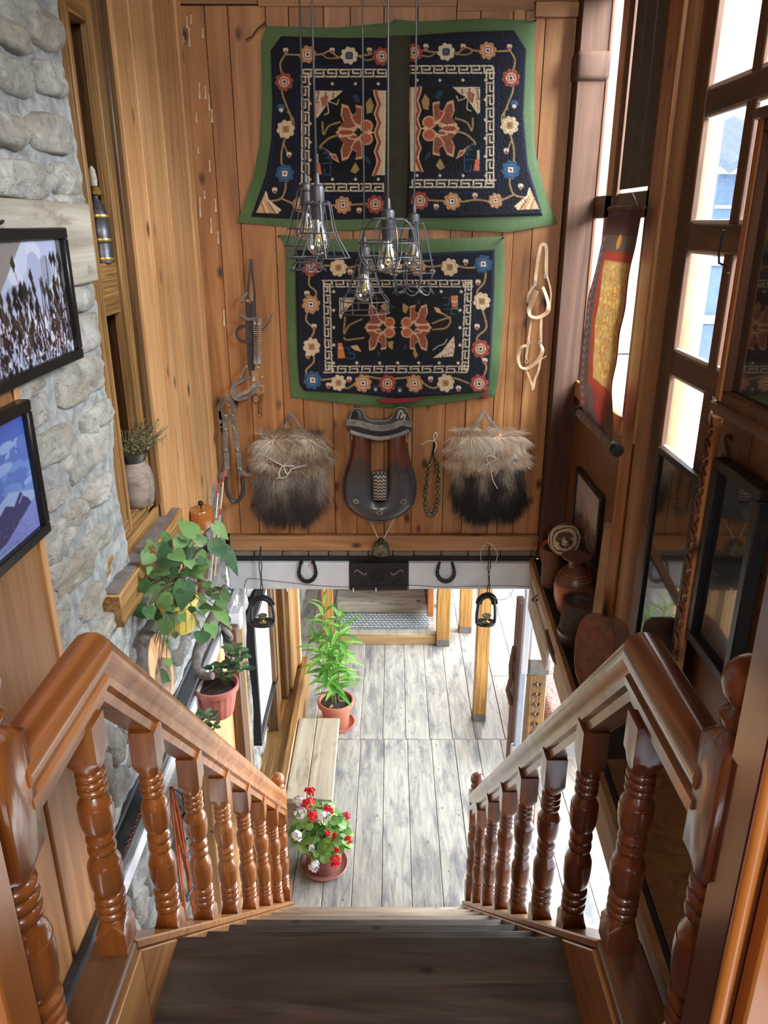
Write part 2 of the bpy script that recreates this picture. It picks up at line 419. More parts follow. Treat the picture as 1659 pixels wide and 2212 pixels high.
# lintel beam with dark carved centre
bm_ = MB().box((-0.815, YW-0.045, -1.815), (-0.182, YW+0.06, -1.662)).build('trim_2', M['white_beam'], None, bevel=0.004); struct(bm_)
MB().box((0.128, YW-0.045, -1.815), (0.775, YW+0.06, -1.662)).build('beam_end', M['white_beam'], bm_, bevel=0.004)
MB().box((-0.83, YW-0.02, -1.664), (0.80, YW+0.05, -1.634)).build('beam_cap', M['black_void'], bm_, bevel=0.003)
cb = MB().box((-0.180, YW-0.052, -1.82), (0.126, YW+0.06, -1.66)).build('carved_block', M['black_void'], bm_, bevel=0.004)
for sx in (-1, 1):
    for k in range(2):
        cx = -0.027+sx*0.095
        pts = [(cx+0.03*cos(a)*sx, YW-0.054, -1.74+(0.028 if k else -0.028)+0.014*sin(a*2)) for a in np.linspace(0, pi, 9)]
        MB().tube(pts, 0.004, 6).build('scroll', M['black_void'] if k == 0 else M['grey_dust'], cb)
for r in (0.018, 0.034):
    MB().tube([(-0.027+r*cos(a), YW-0.054, -1.74+r*sin(a)) for a in np.linspace(0, 2*pi, 20, endpoint=False)], 0.004, 6, closed=True).build('rosette', M['black_void'], cb)
# ---- ceiling, back wall, upper landing floor ------------------------
o = MB().box((-1.3, -2.6, 1.3), (1.1, 3.9, 1.36)).build('ceiling', M['pine_y']); struct(o)
o = MB().box((-1.3, -2.7, -1.9), (1.1, -2.6, 1.36)).build('wall_back', M['pine']); struct(o)

# ---- left wall: mortar bed, stones ----------------------------------
def rnd_poly_stone(cy, cz, ry, rz, X, depth, seed, mat, parent, ang=0.0, n=22):
    rs = random.Random(seed); mb = MB(); vs = []; fs = []
    ph = rs.random()*50; rings = 8; pw = 3.0
    for i in range(rings+1):
        t = i/rings                     # 0 rim .. 1 centre
        rr = (1-t)**0.45 if i < rings else 0
        dd = depth*(1-(1-t)**2.4)**0.5
        for k in range(n):
            a = 2*pi*k/n
            ca, sa = cos(a), sin(a)
            sup = (abs(ca)**pw+abs(sa)**pw)**(-1/pw)
            wob = 1+0.24*noise.noise(Vector((ca*1.3+ph, sa*1.3, seed*0.37)))
            ly = ry*sup*ca*wob*rr; lz = rz*sup*sa*wob*rr
            y = ly*cos(ang)-lz*sin(ang); z = ly*sin(ang)+lz*cos(ang)
            bump = 0.016*noise.noise(Vector((y*12+ph, z*12, ph)))+0.010*noise.noise(Vector((y*34, z*34+ph, ph)))
            vs.append((X-0.02+0.02*(t > 0)+dd+bump*(t > 0), cy+y, cz+z))
    for i in range(rings):
        for k in range(n):
            k2 = (k+1) % n; fs.append((i*n+k, i*n+k2, (i+1)*n+k2, (i+1)*n+k))
    mb.add(vs, fs)
    return mb.build('stone', mat, parent, ang=60)

wl = MB()
def mortar(y0, y1, z0, z1, X, ny, nz):
    wl.grid(lambda a, b: (X+0.018*noise.noise(Vector((0.3, (y0+(y1-y0)*a)*6, (z0+(z1-z0)*b)*6)))+0.006*noise.noise(Vector((5.3, (y0+(y1-y0)*a)*40, (z0+(z1-z0)*b)*40))), y0+(y1-y0)*a, z0+(z1-z0)*b), ny, nz)
mortar(1.70, 2.335, -1.30, 1.30, -0.852, 60, 200)
mortar(1.70, 3.76, -3.95, -1.10, -0.862, 120, 160)
wl.box((-0.95, 1.70, -1.30), (-0.885, 2.33, 1.30)); wl.box((-0.95, 1.70, -3.95), (-0.885, 3.76, -1.1))
wl = wl.build('wall_left', M['earth_back']); struct(wl)
XS = -0.845
# stones traced loosely: u, v, width px, height px, tilt
ST = [(60,35,170,90,.12),(20,75,90,60,0),(105,75,80,65,.1),(30,165,100,85,.2),(110,170,70,80,.1),(20,280,75,80,.1),(108,290,115,85,.15),
 (45,385,125,90,.1),(145,390,70,75,.0),(165,440,60,40,0),(160,590,70,70,-.1),(180,640,66,60,-.2),(178,720,80,90,-.3),(60,835,110,70,-.6),
 (175,820,120,100,-.5),(75,890,75,70,-.5),(25,860,50,60,-.4),(215,900,60,70,-.4),(110,965,130,80,-.6),(190,975,120,90,-.6),(235,880,40,60,0),
 (215,1060,70,70,-.5),(105,1080,70,50,-.7),(160,1110,60,60,-.7),(120,1170,110,90,-.7),(60,1130,70,60,-.6),(200,1170,60,60,-.8),(165,1230,110,80,-.8),
 (100,1260,60,60,-.7),(125,1320,90,70,-.8),(195,1300,70,70,-.8),(250,1330,90,70,-.8),(215,1370,70,50,-.8),(165,1390,60,50,-.8),(110,1235,50,40,-.7)]
for i, (u, v, w, h, tl) in enumerate(ST):
    c = onX(u, v, XS); e1 = onX(u+w/2, v, XS); e0 = onX(u-w/2, v, XS); t1 = onX(u, v-h/2, XS); t0 = onX(u, v+h/2, XS)
    ry = abs(e1.y-e0.y)/2*0.95; rz = abs(t1.z-t0.z)/2*1.0
    cy = min(c.y, 2.31-ry*0.9)
    if cy-ry < 1.72: cy = max(cy, 1.66+ry*0.6)
    if cy-ry < 1.69: ry = cy-1.70
    if ry < 0.02: continue
    rnd_poly_stone(cy, c.z, ry, rz, XS-0.008, 0.024, 100+i, M['stone'], wl)
# lower stones in loose courses
rs = random.Random(5); z = -1.36; k = 0
while z > FZ:
    hgt = rs.uniform(0.09, 0.15); y = 1.74+rs.uniform(0, .06)
    while y < 3.72:
        wd = rs.uniform(0.12, 0.26)
        zc = z-hgt/2
        if not (-1.90 < zc < -1.78) and not (y < 2.3 and zc > -1.42 and False):
            if y+wd/2 < 3.74 and not (y > 2.85 and zc < -2.0):
                rnd_poly_stone(y+wd/2, zc, wd/2*0.95, hgt/2*0.93, XS-0.015, 0.03, 300+k, M['stone_dark'], wl, rs.uniform(-.15, .15), 12); k += 1
        y += wd
    z -= hgt
# wooden lacing beam set in the stones
tag(MB().box((-0.90, 1.60, -0.16), (-0.822, 2.31, 0.05)).build('lacing_beam', M['whitewash'], wl, bevel=0.006))
# lining boards nearest to the landing (left)
lb = MB().box((-0.90, -2.6, -1.9), (-0.845, 1.70, 1.32)).build('trim_3', M['ply']); struct(lb)
MB().box((-0.845, 0.2, -1.05), (-0.825, 1.70, -0.33)).build('panel', M['ply'], lb, bevel=0.002)
MB().box((-0.845, 1.685, -1.25), (-0.818, 1.712, -0.33)).build('edge_strip', M['pine_light'], lb, bevel=0.002)
for a, b in ((0.9, 1.10), (1.102, 1.30), (1.302, 1.50), (1.51, 1.70)):
    MB().box((-0.845, a, -2.6), (-0.826+random.uniform(-.004, .004), b-0.004, -1.12)).build('plank', M['pine'], lb, bevel=0.002)
MB().box((-0.845, 0.9, -1.12), (-0.80, 1.72, -1.06)).build('ledger', M['pine_y'], lb, bevel=0.003)

# ---- niche unit -----------------------------------------------------
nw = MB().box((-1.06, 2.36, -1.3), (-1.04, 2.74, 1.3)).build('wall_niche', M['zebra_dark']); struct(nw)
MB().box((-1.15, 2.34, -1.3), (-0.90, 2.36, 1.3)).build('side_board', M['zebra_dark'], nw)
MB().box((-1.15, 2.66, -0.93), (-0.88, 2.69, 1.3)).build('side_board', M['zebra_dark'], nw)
MB().box((-0.90, 2.25, -1.0), (-0.872, 2.44, 1.3)).build('jamb', M['zebra'], nw, bevel=0.003)
MB().box((-0.885, 2.435, -1.0), (-0.866, 2.462, 1.3)).build('jamb_bead', M['zebra'], nw, bevel=0.004)
MB().box((-0.90, 2.63, -1.0), (-0.862, 2.70, 1.3)).build('jamb', M['zebra'], nw, bevel=0.003)
MB().box((-0.885, 2.70, -1.0), (-0.850, 2.757, 1.3)).build('jamb_bead', M['zebra_dark'], nw, bevel=0.003)
for i in range(4):
    MB().box((-1.04, 2.37+i*0.09, -0.95), (-1.032, 2.37+i*0.09+0.085, 1.3)).build('plank', M['zebra'], nw, bevel=0.002)
for z0, z1 in ((0.55, 0.78), (-0.28, -0.12)):
    MB().box((-1.04, 2.44, z0), (-0.876, 2.64, z1)).build('shelf', M['zebra_y'], nw, bevel=0.003)
MB().box((-1.04, 2.36, -0.985), (-0.868, 2.70, -0.945)).build('sill', M['zebra_y'], nw, bevel=0.003)
MB().box((-0.93, 2.10, -1.06), (-0.862, 2.757, -0.985)).build('apron', M['zebra_y'], nw, bevel=0.003)
MB().box((-0.93, 2.09, -1.17), (-0.80, 2.86, -1.06)).build('lower_shelf', M['zebra_y'], nw, bevel=0.004)
MB().box((-0.93, 2.10, -1.06), (-0.812, 2.85, -1.056)).build('shelf_dust', M['grey_dust'], nw)
# ---- pale pine panel between niche and far wall -----------------------
pp = MB().box((-0.95, 2.757, -1.38), (-0.858, 3.73, 1.3)).build('trim_4', M['black_void']); struct(pp)
for a, b, x in ((2.76, 2.93, 0), (2.93, 3.10, .006), (3.10, 3.24, -.004), (3.24, 3.45, .003), (3.45, 3.595, -.002), (3.595, 3.685, .006)):
    MB().box((-0.858, a+0.001, -1.36), (XL+x, b-0.001, 1.3)).build('plank', M['pine_light'], pp, bevel=0.002)
M['pipe_grey'] = plain('dark_grey_pipe', (66, 68, 72), .5)
# ---- ledge line, pipe + white trim on the left ------------------------
tr = MB().box((-0.90, 1.0, -1.875), (-0.80, 3.73, -1.84)).build('trim_5', M['pipe_grey'], None, bevel=0.004); struct(tr)
MB().box((-0.86, 1.0, -1.93), (-0.79, 3.73, -1.876)).build('white_rail', M['white_trim'], tr, bevel=0.003)
MB().box((-0.89, 1.0, -1.84), (-0.855, 3.73, -1.82)).build('upper_pipe', M['pipe_grey'], tr, bevel=0.003)  # dark grey pipe strip above the ledge line

# ---- left lower wall beyond the stairs --------------------------------
ll = MB().box((-1.0, 3.76, FZ), (-0.90, 9.2, -1.66)).build('wall_lower_left', M['earth_back']); struct(ll)
y = 2.86
for w_ in (0.16, 0.15, 0.14, 0.15):
    MB().box((-0.845, y, -3.9), (-0.80+random.uniform(-.006, .004), y+w_-0.004, -1.95)).build('plank', M['pine_light'], wl, bevel=0.003); y += w_
MB().box((-0.86, 3.46, FZ), (-0.755, 3.60, -1.94)).build('post', M['zebra_dark'], wl, bevel=0.004)
MB().box((-0.86, 3.60, FZ), (-0.765, 3.68, -1.94)).build('post', M['orange_post'], wl, bevel=0.004)
rs = random.Random(9); k = 0
for zc in np.arange(-1.75, -3.95, -0.13):
    y = 4.0
    while y < 9.0:
        wd = rs.uniform(0.16, 0.34)
        rnd_poly_stone(y+wd/2, zc, wd/2*0.96, 0.062, -0.905, 0.03, 800+k, M['stone_dark'], ll, 0, 10); k += 1
        y += wd
for y0, y1, x1, m_ in ((4.88, 5.02, -0.80, 'zebra_dark'), (5.02, 5.30, -0.83, 'zebra'), (5.30, 5.42, -0.78, 'zebra_dark'), (5.42, 5.78, -0.75, 'zebra'), (5.78, 5.86, -0.72, 'pine_light')):
    MB().box((-0.93, y0, -3.62), (x1, y1-0.004, -1.66)).build('window_post', M[m_], ll, bevel=0.004)
MB().box((-0.93, 4.2, -3.70), (-0.70, 5.86, -3.62)).build('window_sill', M['zebra_y'], ll, bevel=0.006)

# ---- right wall -------------------------------------------------------
wr = MB().box((XR+0.004, 2.10, -1.64), (XR+0.05, 3.70, -0.76)).build('wall_right', M['black_void']); struct(wr)
MB().box((XR-0.006, 2.88, -1.64), (XR+0.01, 3.64, -0.775)).build('panel', M['ply_dark'], wr, bevel=0.002)
MB().box((XR-0.004, -2.6, -1.70), (XR+0.02, 2.56, -0.76)).build('panel', M['ply_dark'], wr, bevel=0.002)
MB().box((XR-0.004, -2.6, -0.76), (XR+0.05, 1.60, 1.32)).build('panel', M['ply_dark'], wr, bevel=0.002)
MB().box((XR-0.002, 1.60, -0.76), (XR+0.02, 2.12, -0.47)).build('panel', M['ply_dark'], wr, bevel=0.002)
o = MB().box((0.912, 2.745, -1.64), (XR+0.06, 2.865, 1.3)).build('trim_6', M['pine'], None, bevel=0.006); struct(o)
lg = MB()
def logfn(a, b):
    an = 2*pi*a; z = -1.64+2.94*b
    r = 0.086*(1+0.04*noise.noise(Vector((cos(an), sin(an), z*2))))
    return (0.972+r*cos(an)*0.85, 2.645+r*sin(an), z)
lg.grid(logfn, 24, 30); o = lg.build('trim_7', M['log'], None, ang=70); struct(o)
def rb(name, y0, y1, z0, z1, parent, m='dark_post', x0=XR-0.006, x1=XR+0.010, bev=0.004, ob=True):
    return MB().box((x0, y0, z0), (x1, y1, z1)).build(name, M[m], parent, bevel=bev)
gl = NT('old_window_glass')
_tr = gl.n('BsdfTransparent'); _gs = gl.n('BsdfGlossy'); _gs.inputs['Roughness'].default_value = 0.03
_df = gl.n('BsdfDiffuse'); _df.inputs['Color'].default_value = (0.8, 0.88, 0.95, 1)
_m1 = gl.n('MixShader'); _m2 = gl.n('MixShader')
_nz = gl.ramp(gl.noise(gl.coords(False), 7, 5, 0.6, 0.7), [(0.45, (0.02, 0.02, 0.02, 1)), (0.75, (0.22, 0.22, 0.22, 1))])
gl.l(_nz, _m1.inputs[0]); gl.l(_tr.outputs[0], _m1.inputs[1]); gl.l(_df.outputs[0], _m1.inputs[2])
_m2.inputs[0].default_value = 0.06; gl.l(_m1.outputs[0], _m2.inputs[1]); gl.l(_gs.outputs[0], _m2.inputs[2])
gl.l(_m2.outputs[0], gl.out.inputs[0]); M['win_glass'] = gl.m
def pane(y0, y1, z0, z1, parent): return MB().box((XR+0.002, y0-.01, z0-.01), (XR+0.004, y1+.01, z1+.01)).build('pane', M['win_glass'], parent)
w1 = empty_struct('window_1', (XR, 2.88, -0.76))
rb('sill', 2.88, 3.64, -0.775, -0.70, w1, 'pine_y', XR-0.02)
rb('rail', 2.88, 3.64, 0.015, 0.105, w1, 'dark_y')
rb('rail', 2.88, 3.64, 0.85, 1.3, w1, 'dark_y')
rb('stile', 3.615, 3.66, -0.70, 1.2, w1)
rb('stile', 3.33, 3.445, -0.70, 0.85, w1, 'pine')
rb('stile', 3.27, 3.33, -0.70, 0.85, w1, 'dark_post', XR-0.014)
rb('stile', 2.865, 2.91, -0.70, 0.85, w1)
pane(3.445, 3.615, -0.70, 0.015, w1); pane(3.445, 3.615, 0.105, 0.85, w1); pane(2.91, 3.27, -0.70, 0.015, w1)
M['grey_board'] = plain('grey_panel_board', (74, 70, 68), 0.8, var=0.1)
for y0, y1 in ((2.915, 3.02), (3.024, 3.15), (3.153, 3.262)):
    MB().box((XR-0.004, y0, 0.118), (XR+0.001, y1, 0.85)).build('blind_board', M['grey_board'], w1, bevel=0.002)
w2 = empty_struct('window_2', (XR, 1.6, -0.76))
rb('stile', 2.455, 2.565, -1.0, 1.2, w2, 'dark_post', XR-0.012)
rb('stile', 2.135, 2.19, -0.76, 1.2, w2)
rb('stile', 1.86, 1.92, -0.76, 1.2, w2)
for z0, z1 in ((-0.80, -0.70), (-0.455, -0.385), (-0.08, -0.005), (0.285, 0.35), (0.80, 1.30)):
    rb('rail', 1.60, 2.455, z0, z1, w2, 'dark_y', XR-0.010)
for y0, y1 in ((2.19, 2.455), (1.92, 2.135), (1.6, 1.86)):
    for z0, z1 in ((-0.70, -0.455), (-0.385, -0.08), (-0.005, 0.285), (0.35, 0.80)):
        pane(y0, y1, z0, z1, w2)
        for q0, q1 in ((z0-.001, z0+0.012), (z1-0.008, z1+.001)):
            MB().box((XR-0.004, y0, q0), (XR+0.010, y1, q1)).build('putty', M['white_trim'], w2, bevel=0.002)
MB().tube([onX(*p, XR-0.04) for p in ((1563, 497), (1553, 545), (1553, 568), (1567, 575), (1573, 590))], 0.003, 6).build('window_hook', M['black'], w2)
# ---- shelf ledge on the right and whitewashed fascia -------------------
def xl(y): return 0.652+0.049*(y-1.3)
lz = -1.64
o = MB().hexa([(xl(0.6), 0.6, lz-0.03), (XR+0.03, 0.6, lz-0.03), (XR+0.03, 3.64, lz-0.03), (xl(3.66), 3.66, lz-0.03)],
              [(xl(0.6), 0.6, lz), (XR+0.03, 0.6, lz), (XR+0.03, 3.64, lz), (xl(3.66), 3.66, lz)]).build('floor_ledge', M['black_void']); struct(o)
MB().hexa([(xl(0.6)-.008, 0.6, lz-0.05), (xl(0.6)+0.014, 0.6, lz-0.05), (xl(3.66)+0.014, 3.66, lz-0.05), (xl(3.66)-.008, 3.66, lz-0.05)],
          [(xl(0.6)-.008, 0.6, lz+0.006), (xl(0.6)+0.014, 0.6, lz+0.006), (xl(3.66)+0.014, 3.66, lz+0.006), (xl(3.66)-.008, 3.66, lz+0.006)]).build('ledge_strip', M['log'], o, bevel=0.003)
MB().hexa([(xl(0.6)+.03, 0.6, lz), (XR, 0.6, lz), (XR, 2.05, lz), (xl(2.05)+.03, 2.05, lz)], [(xl(0.6)+.03, 0.6, lz+.012), (XR, 0.6, lz+.012), (XR, 2.05, lz+.012), (xl(2.05)+.03, 2.05, lz+.012)]).build('plank', M['ply_dark'], o, bevel=0.003)
fa = empty_struct('trim_8', (0.7, 2.5, -1.8))
def fas(y0, y1, z0, z1, dx, th=0.018, m='whitewash'):
    return MB().hexa([(xl(y0)+dx, y0, z0), (xl(y0)+dx+th, y0, z0), (xl(y1)+dx+th, y1, z0), (xl(y1)+dx, y1, z0)],
                     [(xl(y0)+dx, y0, z1), (xl(y0)+dx+th, y0, z1), (xl(y1)+dx+th, y1, z1), (xl(y1)+dx, y1, z1)]).build('fascia_board', M[m], fa, bevel=0.003)
fas(0.9, 2.86, -1.765, -1.70, 0.0); fas(0.9, 2.86, -1.84, -1.768, 0.002)
fas(2.86, 3.66, -1.72, -1.68, 0.0); fas(3.05, 3.66, -1.93, -1.78, 0.0); fas(2.86, 3.66, -1.78, -1.722, 0.006)
fas(0.9, 3.66, -1.70, -1.69, 0.03, 0.02, 'black_void'); fas(0.9, 3.66, -1.86, -1.70, 0.10, 0.05, 'black_void')

# ---- lower floor -------------------------------------------------------
fl = MB().box((-1.0, -0.5, FZ-0.06), (4.0, 10.5, FZ-0.022)).build('floor', M['black_void']); struct(fl)
def plank_row(y0, y1, xs, skew=0.0):
    for i in range(len(xs)-1):
        a, b = xs[i]+0.0015, xs[i+1]-0.0015; sk = skew*(y1-y0); dz = random.uniform(-0.0015, 0.0015)
        MB().hexa([(a, y0, FZ-0.025), (b, y0, FZ-0.025), (b+sk, y1, FZ-0.025), (a+sk, y1, FZ-0.025)],
                  [(a, y0, FZ+dz), (b, y0, FZ+dz), (b+sk, y1, FZ+dz), (a+sk, y1, FZ+dz)]).build('plank', M['floor'], fl, bevel=0.003)
xs = [-1.0, -0.81, -0.61, -0.42, -0.235, -0.046, 0.143, 0.338, 0.524, 0.713, 0.90, 1.10, 1.28, 1.47, 1.66, 1.85, 2.05, 2.25, 2.45, 2.65, 2.9, 3.1, 3.4, 3.7]
plank_row(0.5, 5.215, xs, 0.010)
plank_row(5.22, 10.0, [x+0.035 if x > -1 else x for x in xs][:10]+[0.99], 0.012)
plank_row(5.22, 6.15, [0.9915, 1.17, 1.36, 1.55, 1.74, 1.95, 2.15, 2.35, 2.6, 2.9, 3.2, 3.6], 0.012)
plank_row(6.155, 10.0, [1.0027, 1.22, 1.42, 1.60, 1.80, 1.98, 2.2, 2.4, 2.65, 2.9, 3.2, 3.6], 0.012)
# lower room ceiling beyond the stairwell
o = MB().box((-1.0, 3.76, -1.66), (4.0, 10.5, -1.60)).build('ceiling_lower', plain('pale_grey_roof', (176, 180, 184), .8)); struct(o)
o = MB().box((0.95, -0.5, -1.78), (4.0, 3.76, -1.70)).build('ceiling_under_landing', plain('grey_concrete', (176, 180, 184), .8)); struct(o)
o = MB().box((-1.0, 10.0, FZ), (4.0, 10.1, -1.6)).build('wall_lower_far', M['pine']); struct(o)
# outside: ground, roofs
# ================================================================== STAIRS
SLOPE = 1.04
def capz(y): return -1.5 if y < 1.27 else -1.5-SLOPE*(y-1.27)
st = thing('staircase', 'steep wooden staircase with dark worn treads leading down to the floor', 'stairs', (0, 3.3, FZ))
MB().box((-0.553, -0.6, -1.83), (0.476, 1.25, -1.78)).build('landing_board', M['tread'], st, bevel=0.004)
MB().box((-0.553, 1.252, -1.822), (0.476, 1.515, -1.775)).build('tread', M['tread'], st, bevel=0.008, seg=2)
rise, run = 0.271, 0.26
for i in range(1, 8):
    yn = 1.51+run*i; zt = -1.78-rise*i
    MB().box((-0.556, yn-run-0.03, zt-0.04), (0.479, yn, zt)).build('tread', M['tread'] if i < 4 else M['tread_worn_lit'], st, bevel=0.007, seg=2)
    MB().box((-0.55, yn-run-0.035, zt), (0.474, yn-run-0.012, zt+rise-0.042)).build('riser', M['tread'], st)
MB().box((-0.55, 1.51+run*7-0.035, FZ), (0.474, 1.51+run*7-0.012, -1.78-rise*7-0.04)).build('riser', M['tread'], st)
M['stringer'] = wood('amber_stringer', (120, 74, 36), (152, 100, 52), (176, 124, 70), 'Y', knots=0.2, rough=0.35, coat=0.3)
M['cap'] = wood('brown_cap_board', (84, 56, 38), (108, 76, 52), (130, 96, 68), 'Y', knots=0.1, rough=0.4, coat=0.2)
for sx, xi, xo in ((-1, -0.553, -0.648), (1, 0.476, 0.575)):
    x0, x1 = min(xi, xo), max(xi, xo)
    def sl(ya, yb, up, dn, xa, xb, nm, m, bev=0.003):
        MB().hexa([(xa, ya, capz(ya)-dn), (xb, ya, capz(ya)-dn), (xb, yb, max(capz(yb)-dn, FZ)), (xa, yb, max(capz(yb)-dn, FZ))],
                  [(xa, ya, capz(ya)+up), (xb, ya, capz(ya)+up), (xb, yb, capz(yb)+up), (xa, yb, capz(yb)+up)]).build(nm, m, st, bevel=bev)
    mi = xi-0.022*sx if sx < 0 else xi+0.022
    a, b = (xi-0.012, xi+0.008) if sx < 0 else (xi-0.008, xi+0.012)
    sl(-0.6, 1.27, -0.031, 0.36, a, b, 'stringer', M['stringer']); sl(1.27, 3.545, -0.031, 0.36, a, b, 'stringer', M['stringer'])
    sl(-0.6, 1.27, 0.0, 0.03, x0, x1, 'cap_board', M['cap'], 0.006); sl(1.27, 3.56, 0.0, 0.03, x0, x1, 'cap_board', M['stringer'], 0.004)
    a2, b2 = (xo+.002, xo+0.02) if sx < 0 else (xo-0.02, xo-.002)
    sl(-0.6, 1.27, -0.031, 0.36, a2, b2, 'outer_stringer', M['cap']); sl(1.27, 3.545, -0.031, 0.34, a2, b2, 'outer_stringer', M['cap'])

def square_ring(hw, z, n=32, c=0.0):
    out = []
    for k in range(n):
        a = 2*pi*k/n; ca, sa = cos(a), sin(a); m = max(abs(ca), abs(sa)); out.append((hw*ca/m, hw*sa/m, z))
    return out
def turned(mb, prof, x, y, z0, n=32):
    """prof: (z, r, squareness)"""
    rings = []
    for (z, r, q) in prof:
        sq = square_ring(r, z, n)
        rings.append([(sqx*q+(1-q)*r*cos(2*pi*k/n), sqy*q+(1-q)*r*sin(2*pi*k/n), z) for k, (sqx, sqy, _) in enumerate(sq)])
    vs = [(p[0]+x, p[1]+y, p[2]+z0) for r_ in rings for p in r_]; fs = []
    for i in range(len(rings)-1):
        for k in range(n):
            k2 = (k+1) % n; fs.append((i*n+k, i*n+k2, (i+1)*n+k2, (i+1)*n+k))
    fs.append(tuple(reversed(range(n)))); fs.append(tuple((len(rings)-1)*n+k for k in range(n)))
    mb.add(vs, fs); return mb
def ringset(z0, z1, k, r0, r1):
    out = []
    for i in range(k):
        a = z0+(z1-z0)*i/k; b = z0+(z1-z0)*(i+1)/k; m = (a+b)/2; h = (b-a)
        out += [(a+0.04*h, r0, 0), (a+0.25*h, r1*.97, 0), (m, r1, 0), (b-0.25*h, r1*.97, 0), (b-0.04*h, r0, 0)]
    return out
def bulb(z0, z1, r0, r1):   # urn: wide near the bottom of the bead, tapering up
    L_ = z1-z0; out = []
    for t, f in ((0, 0.05), (.08, .55), (.2, .82), (.4, .97), (.6, 1.0), (.74, .96), (.745, .86), (.8, .82), (.9, .45), (1, 0.0)):
        out.append((z0+L_*t, r0+(r1-r0)*f, 0))
    return out
def baluster_prof(h, hw=0.032, rb=0.036, rn=0.021, rr=0.031):
    f = lambda t: t*h
    p = [(0, hw, 1), (f(.10), hw, 1), (f(.104), hw*1.0, .93), (f(.125), hw*1.0, .45), (f(.15), hw*.90, 0)]
    p += ringset(f(.155), f(.265), 3, rr-.006, rr+.002)
    p += bulb(f(.27), f(.44), rn+.004, rb)
    p += ringset(f(.445), f(.535), 2, rr-.008, rr-.001)
    p += bulb(f(.54), f(.70), rn, rb)
    p += ringset(f(.705), f(.80), 3, rr-.008, rr-.001)
    p += [(f(.81), hw*.86, 0), (f(.835), hw*1.0, .45), (f(.856), hw, .93), (f(.86), hw, 1), (f(1.0), hw, 1)]
    return p
RAIL = [(-.030, 0), (-.030, .022), (-.040, .030), (-.040, .046), (-.032, .052), (-.034, .064), (-.042, .074), (-.044, .092), (-.040, .108), (-.028, .121), (-.010, .128),
        (.010, .128), (.028, .121), (.040, .108), (.044, .092), (.042, .074), (.034, .064), (.032, .052), (.040, .046), (.040, .030), (.030, .022), (.030, 0)]
RB = -0.91
def balustrade(sx, xr, xb, mv, mvy, label, nb):
    root = thing('balustrade', label, 'balustrade', (xb, 2.3, -2.5), 'stair balustrades')
    yc = 1.325
    path = [(0.985, RB), (yc, RB), (3.535, RB-SLOPE*(3.535-yc))]
    dirs = [(0, 1), ((1+cos(math.atan(SLOPE)))/2*1, 0)]
    vs = []; n = len(RAIL)
    th = math.atan(SLOPE)
    for i, (y, z) in enumerate(path):
        for (px, pz) in RAIL:
            if i == 0: vs.append((xr+px, y, z+pz))
            elif i == 1: vs.append((xr+px, y+pz*math.tan(th/2), z+pz))
            else: vs.append((xr+px, y, z+pz/cos(th)))
    mid = [vs[n+k] for k in range(n)]
    for seg_i, (A, B) in enumerate(((vs[:n], mid), (mid, vs[2*n:]))):
        mb = MB(); q = list(A)+list(B)
        fs = [(k, (k+1) % n, n+(k+1) % n, n+k) for k in range(n)]+[tuple(reversed(range(n))), tuple(range(n, 2*n))]
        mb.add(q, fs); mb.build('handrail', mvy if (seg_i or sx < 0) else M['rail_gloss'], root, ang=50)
    for i in range(7):
        y = 1.262+0.328*i; zb = capz(y)-0.004
        if i: zb = capz(y+.032)-0.002
        zt = RB-SLOPE*max(0, y-yc)+0.002
        h = 0.592 if i else RB-zb+.002
        h = (zt-zb)+(0.0 if i == 0 else 0.02)
        b = turned(MB(), baluster_prof(h), xb, y, zb)
        b.build('baluster', mv, root, ang=50)
    # lower newel with a ball
    H = 0.84; zb = -3.875
    p = [(0, .040, 1), (.11, .040, 1), (.135, .036, 0)]+ringset(.14, .20, 3, .030, .037)+bulb(.205, .34, .026, .041)+ringset(.345, .41, 3, .028, .037)+bulb(.415, .53, .026, .041)+ringset(.535, .585, 2, .028, .037)
    p += [(.59, .036, 0), (.62, .040, 1), (.80, .040, 1), (.825, .030, 0), (.835, .022, 0), (.845, .034, 0), (.855, .036, 0), (.865, .022, 0)]
    p += [(.905+.040*sin(a), max(.04*cos(a), .001), 0) for a in np.linspace(-1.0, pi/2, 9)]
    turned(MB(), p, xb+(-.015 if sx < 0 else .015), 3.56, zb).build('lower_newel', mv, root, ang=50)
    # landing newel
    p = [(0, .044, 1), (.20, .044, 1), (.215, .036, 0)]+ringset(.22, .28, 2, .034, .042)+bulb(.285, .45, .028, .046)+ringset(.455, .53, 3, .030, .042)+bulb(.535, .70, .028, .046)+ringset(.705, .79, 3, .030, .040)
    p += [(.80, .036, 0), (.83, .044, 1), (1.05, .044, 1), (1.07, .036, 0), (1.08, .026, 0), (1.09, .038, 0), (1.10, .040, 0), (1.11, .026, 0)]
    p += [(1.158+.046*sin(a), max(.046*cos(a), .001), 0) for a in np.linspace(-1.0, pi/2, 9)]
    turned(MB(), p, xb+(-.012 if sx < 0 else .020), 0.955, -1.785).build('landing_newel', mv, root, ang=50)
    return root
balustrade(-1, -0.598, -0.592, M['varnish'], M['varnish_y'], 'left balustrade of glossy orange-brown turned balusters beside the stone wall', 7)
balustrade(1, 0.530, 0.518, M['varnish_dark'], M['varnish_glare_y'], 'right balustrade of dark reddish-brown turned balusters below the windows', 7)
